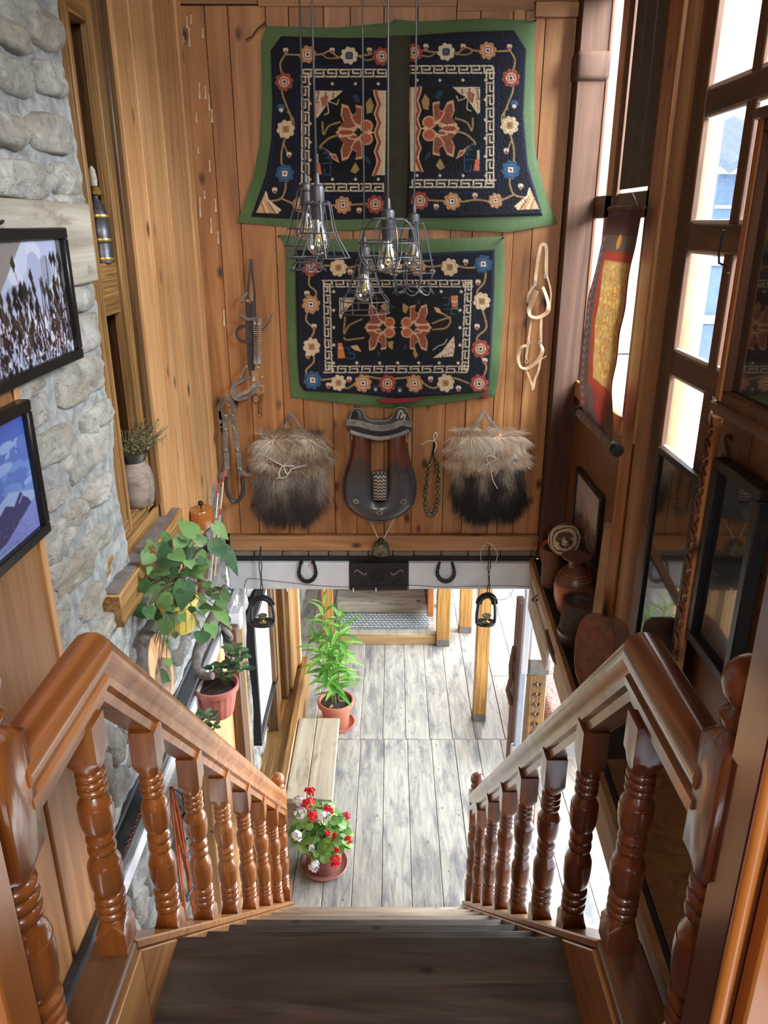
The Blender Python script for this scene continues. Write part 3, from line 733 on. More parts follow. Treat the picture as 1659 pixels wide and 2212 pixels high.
# door posts at the very front
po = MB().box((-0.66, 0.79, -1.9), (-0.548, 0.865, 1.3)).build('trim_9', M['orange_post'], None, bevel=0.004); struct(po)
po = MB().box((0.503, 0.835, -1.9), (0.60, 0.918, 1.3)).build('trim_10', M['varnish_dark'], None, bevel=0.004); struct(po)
MB().tube([(0.512, 0.828, -1.9), (0.512, 0.828, 1.3)], 0.011, 10).build('bead', M['orange_post'], po)
MB().box((0.535, 0.80, -1.9), (0.66, 0.834, 1.3)).build('architrave', M['orange_post'], po, bevel=0.004)
# ================================================================== SADDLE RUGS (pile colours painted on the pile mesh)
class Canvas:
    def __init__(s, w, h, base): s.w, s.h = w, h; s.a = np.empty((h, w, 3), np.float32); s.a[:] = base
    def _bb(s, x0, y0, x1, y1):
        x0 = int(max(0, x0)); y0 = int(max(0, y0)); x1 = int(min(s.w, x1+2)); y1 = int(min(s.h, y1+2))
        if x1 <= x0 or y1 <= y0: return None
        yy, xx = np.mgrid[y0:y1, x0:x1]; return x0, y0, x1, y1, xx+0.5, yy+0.5
    def poly(s, pts, col):
        xs = [p[0] for p in pts]; ys = [p[1] for p in pts]; b = s._bb(min(xs), min(ys), max(xs), max(ys))
        if not b: return
        x0, y0, x1, y1, X, Y = b; m = np.zeros(X.shape, bool); n = len(pts)
        for i in range(n):
            ax, ay = pts[i]; bx, by = pts[(i+1) % n]
            if ay == by: continue
            c = ((ay > Y) != (by > Y)) & (X < (bx-ax)*(Y-ay)/(by-ay)+ax); m ^= c
        s.a[y0:y1, x0:x1][m] = col
    def line(s, pts, w, col, closed=False):
        P = list(pts)+([pts[0]] if closed else [])
        for (ax, ay), (bx, by) in zip(P[:-1], P[1:]):
            b = s._bb(min(ax, bx)-w, min(ay, by)-w, max(ax, bx)+w, max(ay, by)+w)
            if not b: continue
            x0, y0, x1, y1, X, Y = b; dx, dy = bx-ax, by-ay; q = dx*dx+dy*dy+1e-9
            t = np.clip(((X-ax)*dx+(Y-ay)*dy)/q, 0, 1); d = (X-ax-t*dx)**2+(Y-ay-t*dy)**2
            s.a[y0:y1, x0:x1][d < (w/2)**2] = col
    def ell(s, cx, cy, rx, ry, col, lobes=0, amp=0.0, ph=0.0):
        b = s._bb(cx-rx*1.3, cy-ry*1.3, cx+rx*1.3, cy+ry*1.3)
        if not b: return
        x0, y0, x1, y1, X, Y = b; u = (X-cx)/rx; v = (Y-cy)/ry; r = np.sqrt(u*u+v*v)
        lim = 1.0 if not lobes else 1-amp+amp*np.abs(np.cos(lobes/2*(np.arctan2(v, u)+ph)))
        s.a[y0:y1, x0:x1][r < lim] = col
    def blur(s):
        a = s.a; k = np.array([1, 2, 1])/4.0
        p = np.pad(a, ((1, 1), (0, 0), (0, 0)), 'edge'); a = p[:-2]*k[0]+p[1:-1]*k[1]+p[2:]*k[2]
        p = np.pad(a, ((0, 0), (1, 1), (0, 0)), 'edge'); s.a = (p[:, :-2]*k[0]+p[:, 1:-1]*k[1]+p[:, 2:]*k[2])
    def get(s, x, y):
        c = s.a[min(max(int(y), 0), s.h-1), min(max(int(x), 0), s.w-1)]/255.0
        return (float(c[0])**2.2, float(c[1])**2.2, float(c[2])**2.2, 1.0)
NAVY = (12, 17, 33); DEEP = (6, 8, 15); BLUEL = (20, 31, 62)
CREAM = (206, 192, 164); TAN = (156, 128, 82); TERRA = (136, 76, 60); ORANGE = (182, 132, 84); BLUE = (56, 84, 112); REDR = (150, 72, 58); TEAL = (34, 64, 84)
FL = {'orange': (ORANGE, CREAM, REDR, (230, 222, 208), (30, 34, 60)), 'red': (REDR, CREAM, REDR, CREAM, (24, 40, 80)), 'cream': ((204, 182, 146), (214, 196, 164), (176, 150, 110), (150, 112, 76), (140, 96, 62)),
      'blue': (BLUE, (70, 118, 156), (40, 66, 104), (226, 216, 196), REDR), 'creamblue': (CREAM, CREAM, TEAL, BLUE, REDR), 'rose': ((196, 160, 128), (206, 180, 150), (150, 60, 50), (90, 40, 44), (90, 40, 44))}
def motif_set(cv, tf):
    def P(x, y): return tf(x, y)
    def flower(x, y, r, kind):
        a, b_, c, d, e = FL[kind]; x, y = P(x, y)
        cv.ell(x, y, r*1.08, r*1.12, a, 8, 0.2, 0.2); cv.ell(x, y, r*.60, r*.62, b_); 
        q = r*.46; cv.poly([(x-q, y-q*.6), (x-q*.6, y-q), (x+q*.6, y-q), (x+q, y-q*.6), (x+q, y+q*.6), (x+q*.6, y+q), (x-q*.6, y+q), (x-q, y+q*.6)], c)
        q = r*.30; cv.poly([(x-q, y-q), (x+q, y-q), (x+q, y+q), (x-q, y+q)], d); q = r*.14; cv.poly([(x-q, y-q), (x+q, y-q), (x+q, y+q), (x-q, y+q)], e)
    def bud(x, y, col=CREAM, r=14):
        x, y = P(x, y); cv.ell(x, y, r, r*1.15, col, 3, .25, .5); cv.ell(x, y+r*.5, r*.5, r*.5, REDR if col == CREAM else CREAM)
    def vine(pts, w=9): 
        pts = [P(*p) for p in pts]; out = []
        q = cr([(a, b_, 0) for a, b_ in pts], 5); cv.line([(p.x, p.y) for p in q], w, TAN)
    def poly(pts, col): cv.poly([P(*p) for p in pts], col)
    def line(pts, w, col): cv.line([P(*p) for p in pts], w, col)
    def dot(x, y): 
        x, y = P(x, y); cv.poly([(x-9, y), (x, y-10), (x+9, y), (x, y+10)], CREAM)
    def key(path, wband=42, cell=62, sw=8):
        """interlocking fret along a list of straight legs; inner side given by sign"""
        for (ax, ay), (bx, by), sg in path:
            L_ = sqrt((bx-ax)**2+(by-ay)**2); n = max(1, round(L_/cell)); c = L_/n; ux, uy = (bx-ax)/L_, (by-ay)/L_; nx, ny = -uy*sg, ux*sg
            def Q(i, s_, t_): q = i*c+s_*c/60; return P(ax+ux*q+nx*t_, ay+uy*q+ny*t_)
            for i in range(n):
                cv.line([Q(i, 0, 4), Q(i, 50, 4), Q(i, 50, 22), Q(i, 22, 22)], sw, CREAM)
                cv.line([Q(i, 60, wband-4), Q(i, 11, wband-4), Q(i, 11, 14)], sw, CREAM)
    def lotus(cx, cy, k=1.0, d=1):
        A = lambda pts: [(cx+d*x*k, cy+y*k) for x, y in pts]
        for sg in (-1, 1):
            for pts in ([(-88, -16), (-58, -52), (-72, -86), (-66, -140), (-34, -128), (-20, -96), (-2, -60), (10, -20), (-30, -6)],
                        [(0, -134), (36, -126), (34, -70), (30, -22), (-6, -40), (-26, -76), (4, -96)]):
                q = [(x, y*sg) for x, y in pts]; poly(A(q), (200, 160, 118))
                mx = sum(p[0] for p in q)/len(q); my = sum(p[1] for p in q)/len(q)
                poly(A([(mx+(x-mx)*.78, my+(y-my)*.78) for x, y in q]), TERRA)
            x, y = P(cx+d*52*k, cy+30*sg*k); cv.ell(x, y, 34*k, 32*k, (200, 160, 118)); cv.ell(x, y, 26*k, 24*k, (176, 92, 66))
            x, y = P(cx-d*10*k, cy+22*sg*k); cv.ell(x, y, 30*k, 14*k, (214, 184, 146)); cv.ell(x, y, 22*k, 8*k, TERRA)
        poly(A([(-98, 0), (-70, -22), (-20, -20), (10, 0), (-20, 20), (-70, 22)]), (206, 170, 128)); poly(A([(-84, 0), (-66, -12), (-24, -10), (-4, 0), (-24, 10), (-66, 12)]), REDR)
        poly(A([(60, -12), (96, 0), (60, 12)]), (214, 184, 146))
        for a, b_ in ((4, -14), (4, 14), (18, 0), (-8, 0)):
            x, y = P(cx+d*(a+8)*k, cy+b_*k); cv.poly([(x-6, y-6), (x+6, y-6), (x+6, y+6), (x-6, y+6)], (32, 40, 44))
    def leafy(pts, col=TAN): poly(pts, col)
    return flower, bud, vine, poly, line, dot, key, lotus, leafy
def half_upper(cv, tf):
    flower, bud, vine, poly, line, dot, key, lotus, leafy = motif_set(cv, tf)
    line([(215, 215), (760, 205)], 7, BLUEL); line([(205, 240), (215, 500), (190, 800), (120, 1010)], 7, BLUEL)
    line([(320, 318), (760, 318)], 8, BLUEL); line([(316, 330), (312, 940)], 8, BLUEL); line([(310, 950), (745, 950)], 8, BLUEL)
    poly([(380, 385), (760, 385), (755, 890), (365, 890)], NAVY); poly([(402, 432), (760, 432), (750, 852), (402, 852)], DEEP)
    line([(402, 432), (755, 432)], 7, BLUEL); line([(402, 432), (402, 850)], 7, BLUEL); line([(402, 852), (750, 852)], 7, BLUEL)
    vine([(262, 262), (330, 265), (430, 262), (480, 245), (520, 275), (620, 270), (680, 260)]); vine([(262, 260), (235, 310), (250, 380), (245, 450), (270, 520), (290, 590), (255, 680), (240, 760), (250, 840), (262, 900), (240, 960), (180, 975)]); 
    vine([(440, 262), (465, 280), (520, 280)], 7); vine([(620, 272), (650, 290), (690, 285)], 7); vine([(240, 960), (330, 995), (420, 985), (500, 995), (600, 990), (690, 985)]); vine([(250, 690), (270, 740)], 7); vine([(270, 540), (300, 580), (295, 640)], 7)
    for f in ((368, 262, 40, 'orange'), (570, 268, 40, 'creamblue'), (727, 272, 42, 'red'), (255, 395, 42, 'red'), (262, 625, 42, 'cream'), (257, 840, 43, 'blue'), (330, 990, 34, 'orange'), (540, 993, 40, 'orange'), (697, 990, 42, 'red')): flower(*f)
    for b_ in ((262, 243), (487, 242), (668, 242), (278, 748), (208, 920), (618, 1018), (430, 965)): bud(*b_)
    bud(240, 522, BLUE, 20)
    key([((760, 332), (336, 332), -1), ((336, 345), (336, 905), -1), ((745, 928), (330, 928), 1)])
    for x in (378, 488, 600, 711): dot(x, 405); dot(x, 868)
    for y in (500, 597, 688, 775): dot(380, y)
    lotus(600, 640, 1.0, 1)
    vine([(510, 655), (470, 670), (432, 705), (430, 720)], 10); vine([(525, 590), (470, 610), (445, 650), (440, 590)], 9); vine([(440, 715), (480, 740), (500, 765)], 7)
    poly([(470, 742), (505, 745), (524, 790), (490, 770)], (200, 160, 118)); poly([(482, 750), (502, 752), (514, 776), (494, 766)], REDR)
    for pts in ([(650, 500), (672, 470), (690, 510), (680, 545), (655, 550)], [(600, 785), (620, 820), (600, 842), (575, 830), (590, 800)]): leafy(pts, (160, 134, 84))
    for pts in ([(580, 460), (610, 455), (625, 490), (605, 500)], [(645, 745), (675, 780), (670, 800), (648, 775)]): leafy(pts, TEAL)
    poly([(405, 438), (540, 438), (505, 470), (470, 490), (445, 530), (415, 572), (405, 560)], (204, 188, 158))
    for i in range(34):
        x = 412+(i*37) % 110; y = 445+(i*53) % 110
        if x-410+y-440 < 112: a, b_ = tf(x, y); cv.ell(a, b_, 5, 5, (96, 70, 60) if i % 2 else (190, 120, 90))
    poly([(430, 470), (470, 460), (462, 500), (440, 520)], (150, 96, 74)); line([(470, 490), (510, 505), (520, 480)], 5, CREAM); line([(465, 500), (470, 545), (450, 555)], 5, CREAM)
    for i in range(3): line([(425+i*18, 720+i*22), (455+i*14, 720+i*22), (455+i*14, 742+i*24)], 7, (42, 74, 108))
    line([(440, 790), (480, 790), (480, 845), (450, 845), (450, 815)], 6, (42, 74, 108)); poly([(408, 745), (420, 745), (420, 790), (408, 790)], CREAM); poly([(408, 790), (428, 790), (438, 845), (408, 845)], (196, 112, 80))
    poly([(705, 438), (750, 438), (744, 848), (700, 848)], (202, 184, 150))
    zz = [(700, 438)]; 
    for i in range(9): zz += [(718 if i % 2 else 702, 438+i*46+20)]
    line(zz+[(690, 848)], 14, REDR); line([(x-10, y) for x, y in zz]+[(682, 848)], 6, (214, 186, 150))
    poly([(165, 925), (172, 960), (240, 1015), (225, 1035), (118, 1030)], (190, 160, 118))
    for i in range(5): line([(140+i*12, 975+i*2), (160+i*16, 1030)], 5, [(150, 84, 58), (214, 196, 160), (170, 130, 84), (120, 60, 48), (214, 196, 160)][i])
    line([(165, 930), (175, 965), (215, 1005), (235, 1018)], 8, CREAM)
def rug_lower(cv):
    tf = lambda x, y: (x, y)
    flower, bud, vine, poly, line, dot, key, lotus, leafy = motif_set(cv, tf)
    for c, r in ((BLUEL, (335, 340, 1262, 1005)), (BLUEL, (425, 440, 1182, 925))):
        line([(r[0], r[1]), (r[2], r[1]), (r[2], r[3]), (r[0], r[3]), (r[0], r[1])], 7, c)
    poly([(505, 505), (1115, 505), (1115, 870), (505, 870)], NAVY); poly([(522, 535), (1090, 535), (1090, 845), (522, 845)], DEEP)
    vine([(350, 420), (450, 390), (560, 400), (640, 385), (760, 400), (860, 380), (960, 395), (1060, 385), (1140, 400), (1210, 395)]); vine([(385, 400), (375, 480), (410, 520), (385, 580), (360, 650), (400, 700), (380, 760), (400, 850), (360, 900), (385, 950)])
    vine([(430, 945), (520, 940), (560, 985), (640, 930), (700, 935), (760, 940), (830, 935), (890, 935), (980, 985), (1060, 935), (1150, 960)]); vine([(1235, 400), (1225, 470), (1190, 520), (1215, 600), (1235, 690), (1190, 740), (1205, 820), (1235, 880), (1215, 940)])
    for f in ((385, 398, 40, 'red'), (518, 400, 40, 'cream'), (650, 402, 36, 'orange'), (790, 400, 36, 'cream'), (905, 400, 38, 'orange'), (1058, 398, 40, 'cream'), (1220, 382, 42, 'blue'), (385, 578, 42, 'orange'), (388, 783, 40, 'cream'), (393, 945, 42, 'blue'),
              (518, 958, 36, 'cream'), (637, 960, 40, 'orange'), (755, 962, 40, 'red'), (888, 962, 40, 'orange'), (1038, 960, 40, 'cream'), (1200, 962, 42, 'red'), (1213, 563, 40, 'cream'), (1207, 793, 42, 'red')): flower(*f)
    for b_ in ((365, 525), (400, 685), (370, 825), (570, 940), (470, 970), (965, 940), (1100, 985), (1195, 470), (1190, 685), (1228, 850), (1135, 372), (975, 420), (575, 420)): bud(*b_)
    for b_ in ((698, 985), (815, 990)): bud(*b_, col=BLUE, r=13)
    key([((440, 458), (1168, 458), 1), ((1168, 462), (1150, 905), 1), ((445, 912), (1150, 912), -1), ((442, 470), (452, 905), -1)], 38, 58, 7)
    for x in (495, 608, 720, 830, 918, 1016, 1113): dot(x, 516)
    for x in (493, 607, 718, 805, 907, 1007, 1098): dot(x, 862)
    for y in (606, 690, 775): dot(495, y); dot(1107, y)
    lotus(722, 690, 0.82, 1); lotus(892, 690, 0.82, -1)
    vine([(640, 740), (560, 750), (545, 740)], 8); vine([(630, 650), (570, 680), (545, 720), (550, 640)], 8); vine([(975, 700), (1040, 690), (1060, 650), (1020, 620)], 8); vine([(975, 670), (1010, 655), (1060, 640)], 8)
    for pts in ([(575, 780), (610, 775), (630, 808), (595, 800)], [(980, 590), (1005, 595), (1022, 625), (992, 615)]): poly(pts, (204, 160, 118)); 
    for pts in ([(755, 760), (785, 755), (780, 800), (760, 785)], [(830, 570), (860, 590), (845, 625), (828, 610)], [(885, 790), (905, 825), (890, 842), (880, 815)], [(740, 560), (760, 590), (745, 620), (725, 590)]): leafy(pts, (160, 134, 84))
    for pts in ([(700, 800), (725, 815), (712, 840)], [(840, 770), (830, 800), (850, 790)], [(905, 545), (920, 570), (895, 585)], [(775, 575), (790, 590), (770, 605)]): leafy(pts, TEAL)
    poly([(522, 545), (600, 545), (585, 575), (545, 615), (530, 650), (522, 640)], (204, 188, 158)); poly([(1078, 730), (1082, 780), (1075, 830), (975, 838), (1020, 805), (1045, 770)], (204, 188, 158))
    for i in range(24):
        a, b_ = 526+(i*29) % 60, 552+(i*41) % 80
        if a-522+b_-545 < 85: cv.ell(a, b_, 4, 4, (110, 70, 56) if i % 2 else (190, 120, 90))
        a, b_ = 1000+(i*31) % 76, 750+(i*43) % 80
        if (1080-a)+(838-b_)*.9 < 80 and b_ > 760: cv.ell(a, b_, 4, 4, (110, 70, 56) if i % 2 else (190, 120, 90))
    line([(975, 800), (1000, 780), (1030, 770), (1045, 745)], 4, CREAM); line([(1060, 536), (1096, 536), (1092, 600), (1066, 596)], 3, CREAM)
    poly([(1062, 538), (1094, 538), (1088, 592), (1068, 590)], (200, 120, 66)); poly([(515, 765), (535, 765), (552, 838), (515, 840)], (200, 120, 66)); line([(516, 790), (545, 790)], 4, CREAM); line([(1066, 565), (1092, 565)], 4, CREAM)
    line([(1025, 545), (1055, 545), (1055, 580), (1030, 580)], 6, (42, 74, 108)); line([(1035, 600), (1065, 600), (1065, 625), (1085, 625)], 6, (42, 74, 108)); line([(545, 790), (570, 790), (570, 815), (595, 815), (595, 840), (560, 840)], 6, (42, 74, 108))
def interp(poly, t):
    pts = [Vector((p[0], p[1], 0)) for p in poly]; L_ = [0]
    for a, b in zip(pts[:-1], pts[1:]): L_.append(L_[-1]+(b-a).length)
    d = t*L_[-1]
    for i in range(len(pts)-1):
        if d <= L_[i+1] or i == len(pts)-2:
            k = (d-L_[i])/max(1e-9, L_[i+1]-L_[i]); return pts[i].lerp(pts[i+1], min(max(k, 0), 1))
def coons_table(top, bot, left, right, nu, nv):
    T = [interp(top, i/nu) for i in range(nu+1)]; B = [interp(bot, i/nu) for i in range(nu+1)]
    Lf = [interp(left, j/nv) for j in range(nv+1)]; R = [interp(right, j/nv) for j in range(nv+1)]
    out = []
    for j in range(nv+1):
        v = j/nv; row = []
        for i in range(nu+1):
            u = i/nu
            row.append(T[i]*(1-v)+B[i]*v+Lf[j]*(1-u)+R[j]*u-(T[0]*(1-u)*(1-v)+T[nu]*u*(1-v)+B[0]*(1-u)*v+B[nu]*u*v))
        out.append(row)
    return out
def cloth_panel(name, mat, parent, top, bot, left, right, nu, nv, oy, yb, thick, cv=None, rough=0.0015, wav=0.006, colfn=None):
    tb = coons_table(top, bot, left, right, nu, nv); mb = MB(); vs = []; cs = []
    for j in range(nv+1):
        for i in range(nu+1):
            p = tb[j][i]; u, v = 500+p.x/2.242, oy+p.y/2.242
            e = min(i/nu, 1-i/nu)*nu; f = min(j/nv, 1-j/nv)*nv; ed = min(1.0, min(e, f)/4.0)
            w = onY(u, v, 3.66)
            dy = thick*sqrt(ed)+wav*noise.noise(Vector((w.x*3.5, w.z*3.5, yb)))+rough*noise.noise(Vector((w.x*160, w.z*160, 1.7)))
            vs.append((w.x, yb-dy, w.z)); cs.append(cv.get(p.x, p.y) if cv else (colfn(w) if colfn else (1, 1, 1, 1)))
    fs = [(j*(nu+1)+i, (j+1)*(nu+1)+i, (j+1)*(nu+1)+i+1, j*(nu+1)+i+1) for j in range(nv) for i in range(nu)]
    mb.add(vs, fs); mb.c = cs
    return mb.build(name, mat, parent, colors=True, ang=80)
M['pile'] = vcol('wool_pile', 0.9, bump=0.5, scale=420, sheen=0.08)
M['green_velvet'] = vcol('green_velvet', 0.75, bump=0.15, scale=60, sheen=0.5)
def greencol(w):
    n = noise.noise(Vector((w.x*5, w.z*5, 3)))*.5+.5; m = noise.noise(Vector((w.x*2.2, w.z*2.2, 9)))*.5+.5
    c = [a*(1-n)+b*n for a, b in zip((42, 76, 32), (92, 120, 64))]; c = [a*(1-m*.4)+b*m*.4 for a, b in zip(c, (110, 128, 104))]
    return L(c)
cv1 = Canvas(1660, 1121, NAVY); half_upper(cv1, lambda x, y: (x, y)); half_upper(cv1, lambda x, y: (1610-x, y-18)); cv1.blur()
cv2 = Canvas(1660, 1121, NAVY); rug_lower(cv2); cv2.blur()
r1 = thing('saddle_rug', 'larger navy floral saddle rug with a slit, nailed highest on the far wall', 'rug', (0, 3.66, 0.0), 'navy saddle rugs with green borders')
cloth_panel('green_backing', M['green_velvet'], r1, [(165, 120), (250, 122), (500, 128), (760, 104), (800, 88), (900, 98), (1250, 82), (1400, 88), (1475, 92)],
    [(22, 1080), (150, 1088), (400, 1112), (600, 1118), (830, 1100), (1000, 1112), (1340, 1126), (1586, 1084)],
    [(165, 120), (140, 190), (142, 500), (130, 700), (100, 860), (22, 1080)], [(1475, 92), (1470, 240), (1472, 700), (1495, 830), (1540, 980), (1586, 1084)], 110, 80, 0, 3.683, 0.006, colfn=greencol)
cloth_panel('pile_panel', M['pile'], r1, [(240, 170), (500, 178), (756, 178)], [(92, 1050), (400, 1068), (736, 1058)],
    [(240, 170), (186, 240), (196, 500), (190, 680), (165, 840), (92, 1050)], [(756, 178), (752, 500), (744, 860), (736, 1058)], 230, 320, 0, 3.677, 0.012, cv1)
cloth_panel('pile_panel', M['pile'], r1, [(866, 168), (1100, 150), (1372, 140)], [(844, 1056), (1100, 1056), (1512, 1044)],
    [(866, 168), (862, 500), (852, 860), (844, 1056)], [(1372, 140), (1432, 235), (1418, 560), (1440, 800), (1512, 1044)], 230, 320, 0, 3.677, 0.012, cv1)
M['olive_cloth'] = plain('dark_olive_canvas', (52, 52, 40), 0.9, var=0.1)
cloth_panel('slit_lining', M['olive_cloth'], r1, [(750, 170), (870, 166)], [(730, 1075), (848, 1060)], [(750, 170), (742, 620), (730, 1075)], [(870, 166), (858, 620), (848, 1060)], 8, 60, 0, 3.675, 0.003)
for u, v in ((572, 48), (1158, 42), (853, 42)):
    p = onY(u, v, 3.66); MB().tube([p, p+Vector((0, 0.03, 0))], 0.004, 8).build('nail', M['black'], r1)
MB().tube([onY(572, 50, 3.655), onY(556, 62, 3.66), onY(545, 78, 3.665), onY(531, 86, 3.66)], 0.003, 6).build('cord_end', M['olive_cloth'], r1)
r2 = thing('saddle_rug', 'smaller unslit navy floral saddle rug hanging just above the saddle', 'rug', (0, 3.66, -0.5), 'navy saddle rugs with green borders')
cloth_panel('green_backing', M['green_velvet'], r2, [(228, 240), (420, 262), (800, 262), (1150, 256), (1325, 248)], [(285, 1036), (500, 1056), (760, 1086), (900, 1080), (1100, 1052), (1280, 1026)],
    [(228, 240), (258, 300), (262, 500), (272, 800), (285, 1036)], [(1325, 248), (1328, 400), (1315, 700), (1300, 900), (1280, 1026)], 90, 70, 400, 3.685, 0.006, colfn=greencol)
cloth_panel('pile_panel', M['pile'], r2, [(306, 312), (500, 322), (900, 330), (1278, 312)], [(352, 1000), (600, 1012), (800, 1036), (1050, 1020), (1225, 1004)],
    [(306, 312), (310, 500), (318, 820), (328, 965), (352, 1000)], [(1278, 312), (1276, 500), (1262, 800), (1250, 975), (1225, 1004)], 300, 240, 400, 3.677, 0.013, cv2)
M['red_cloth'] = plain('red_lining', (140, 28, 40), 0.8)
for pts in ([(700, 1040), (760, 1034), (900, 1032), (940, 1026), (900, 1046), (800, 1056), (740, 1054)], [(1212, 1018), (1244, 990), (1240, 1034), (1225, 1028)]):
    mb = MB(); q = [onY(500+x/2.242, 400+y/2.242, 3.667) for x, y in pts]; mb.add([(p.x, 3.667, p.z) for p in q]+[(p.x, 3.673, p.z) for p in q], [tuple(reversed(range(len(q))))]+[(i, (i+1) % len(q), len(q)+(i+1) % len(q), len(q)+i) for i in range(len(q))]); mb.build('red_tear', M['red_cloth'], r2)
for u, v in ((602, 510), (1088, 514)):
    p = onY(u, v, 3.66); MB().tube([p, p+Vector((0, 0.03, 0))], 0.004, 8).build('nail', M['black'], r2)
# ================================================================== THINGS ON THE FAR WALL
M['leather_dark'] = plain('dark_grey_leather', (52, 50, 52), 0.4, var=0.25, scale=22, coat=0.25, bump=0.15)
M['leather_grey'] = plain('worn_grey_leather', (112, 108, 102), 0.5, var=0.25, scale=25, bump=0.15)
M['leather_tan'] = plain('pale_tan_leather', (170, 140, 108), 0.5, var=0.15, scale=20)
M['steel'] = plain('dull_steel', (176, 174, 166), 0.35, metal=0.5, var=0.2)
M['iron'] = plain('dark_iron', (42, 40, 40), 0.5, metal=0.6, var=0.2)
M['wire'] = plain('black_wire', (66, 66, 68), 0.4, metal=0.1, var=0.1)
M['brass'] = plain('brass', (170, 136, 74), 0.35, metal=0.8, var=0.2)
M['bronze'] = plain('old_bronze', (96, 92, 74), 0.45, metal=0.7, var=0.35, scale=30)
M['white_cord'] = plain('off_white_cord', (190, 186, 176), 0.8, var=0.1)
def leather_saddle():
    t = NT('saddle_leather'); v = t.coords(False)
    n = t.noise(v, 7, 4, 0.5, 0.6); n2 = t.noise(v, 40, 3)
    sep = t.n('SeparateXYZ'); t.l(v, sep.inputs[0])
    h = t.math('ADD', t.math('MULTIPLY', sep.outputs[2], 5.0), t.math('MULTIPLY', n, 1.6))
    c = t.ramp(t.math('ADD', h, -0.2), [(0.25, L((64, 64, 68))), (0.6, L((60, 46, 42))), (0.9, L((92, 46, 30)))])
    c = t.mix(t.ramp(n2, [(0.6, (0, 0, 0, 1)), (0.8, (0.25, 0.25, 0.25, 1))]), c, L((150, 140, 130)))
    t.bsdf(c, 0.35, coat=0.4, bump=n2, bs=0.1, bd=0.002); return t.m
M['saddle_leather'] = leather_saddle()
def W(u, v, y=3.66): return onY(u, v, y)

sd = thing('saddle', 'brown and grey leather riding saddle with open slot, hung below the smaller rug', 'saddle', tuple(W(820, 1010)))
cxu = 820
outer = [(759, 928), (761, 952), (757, 985), (748, 1015), (742, 1045), (744, 1075), (754, 1096), (775, 1113), (800, 1122), (820, 1124)]
inner = [(802, 948), (802, 965), (802, 990), (802, 1015), (802, 1040), (803, 1062), (806, 1076), (811, 1083), (816, 1085), (820, 1086)]
for sg, nm in ((1, 'seat_panel'), (-1, 'seat_panel')):
    O = cr([(x, y, 0) for x, y in outer], 4); I = cr([(x, y, 0) for x, y in inner], 4); n = len(O); mb = MB(); vs = []; nu = 14
    for i in range(n):
        for k in range(nu+1):
            a = k/nu; p = O[i].lerp(I[i], a); u = cxu+(p.x-cxu)*sg
            w = W(u, p.y, 3.64); prof = (1-abs(2*a-1)**2.5)**0.6
            vs.append((w.x, 3.665-0.012-0.032*prof-0.02*(i/n), w.z))
    base = len(vs)
    fs = [(i*(nu+1)+k, i*(nu+1)+k+1, (i+1)*(nu+1)+k+1, (i+1)*(nu+1)+k) for i in range(n-1) for k in range(nu)]
    rim = [i*(nu+1) for i in range(n)]; rim2 = [i*(nu+1)+nu for i in range(n)]
    for R in (rim, rim2):
        b0 = len(vs)
        for r_ in R: p = vs[r_]; vs.append((p[0], 3.684, p[2]))
        for i in range(n-1): fs.append((R[i], R[i+1], b0+i+1, b0+i))
    mb.add(vs, fs); mb.build(nm, M['saddle_leather'], sd, ang=70)
    MB().tube([W(cxu+(p.x-cxu)*sg, p.y, 3.652-0.02*(i/n)) for i, p in enumerate(O)], 0.004, 6).build('welt', M['leather_dark'], sd)
# cantle with the dip between two horns
top = [(752, 922), (756, 900), (762, 886), (773, 882), (783, 888), (789, 902), (800, 908), (820, 910), (840, 907), (848, 898), (853, 886), (862, 880), (874, 882), (884, 898), (889, 922)]
botm = [(889, 930), (876, 938), (850, 944), (820, 948), (790, 945), (766, 938), (752, 928)]
q = [W(x, y, 3.63) for x, y in top+botm]
mb = MB(); n = len(q); mb.add([(p.x, 3.612, p.z) for p in q]+[(p.x, 3.684, p.z) for p in q], [tuple(reversed(range(n))), tuple(range(n, 2*n))]+[(i, (i+1) % n, n+(i+1) % n, n+i) for i in range(n)])
mb.build('cantle', M['leather_dark'], sd, bevel=0.006, seg=3, ang=60)
MB().tube([W(x, y, 3.608) for x, y in [(p.x, p.y) for p in cr([(x, y, 0) for x, y in top], 4)]], 0.0045, 6).build('cantle_welt', M['leather_grey'], sd)
MB().strap([W(x, y, 3.60) for x, y in [(p.x, p.y) for p in cr([(748, 912, 0), (775, 915, 0), (800, 922, 0), (822, 925, 0), (848, 921, 0), (868, 913, 0), (890, 918, 0)], 5)]], 0.032, 0.005).build('girth_strap', M['leather_grey'], sd, bevel=0.0015)
MB().tube([W(x, y, 3.60) for x, y in [(p.x, p.y) for p in cr([(756, 932, 0), (780, 940, 0), (820, 947, 0), (856, 941, 0), (884, 930, 0)], 5)]], 0.011, 8).build('seat_roll', M['leather_grey'], sd)
for pts in ([(752, 932), (752, 950), (760, 950), (760, 930)], [(884, 930), (886, 948), (878, 955), (878, 940)]):
    MB().tube([W(x, y, 3.62) for x, y in pts], 0.0025, 6).build('dee_ring', M['steel'], sd)
MB().tube([W(x, y, 3.60) for x, y in [(p.x, p.y) for p in cr([(858, 905, 0), (864, 888, 0), (870, 892, 0), (866, 903, 0), (875, 895, 0), (872, 908, 0)], 5)]], 0.003, 6).build('lacing', M['white_cord'], sd)
MB().box(tuple(W(762, 903, 3.605)), tuple(W(773, 889, 3.615)+Vector((0, .006, 0)))).build('buckle', M['iron'], sd, bevel=0.002)
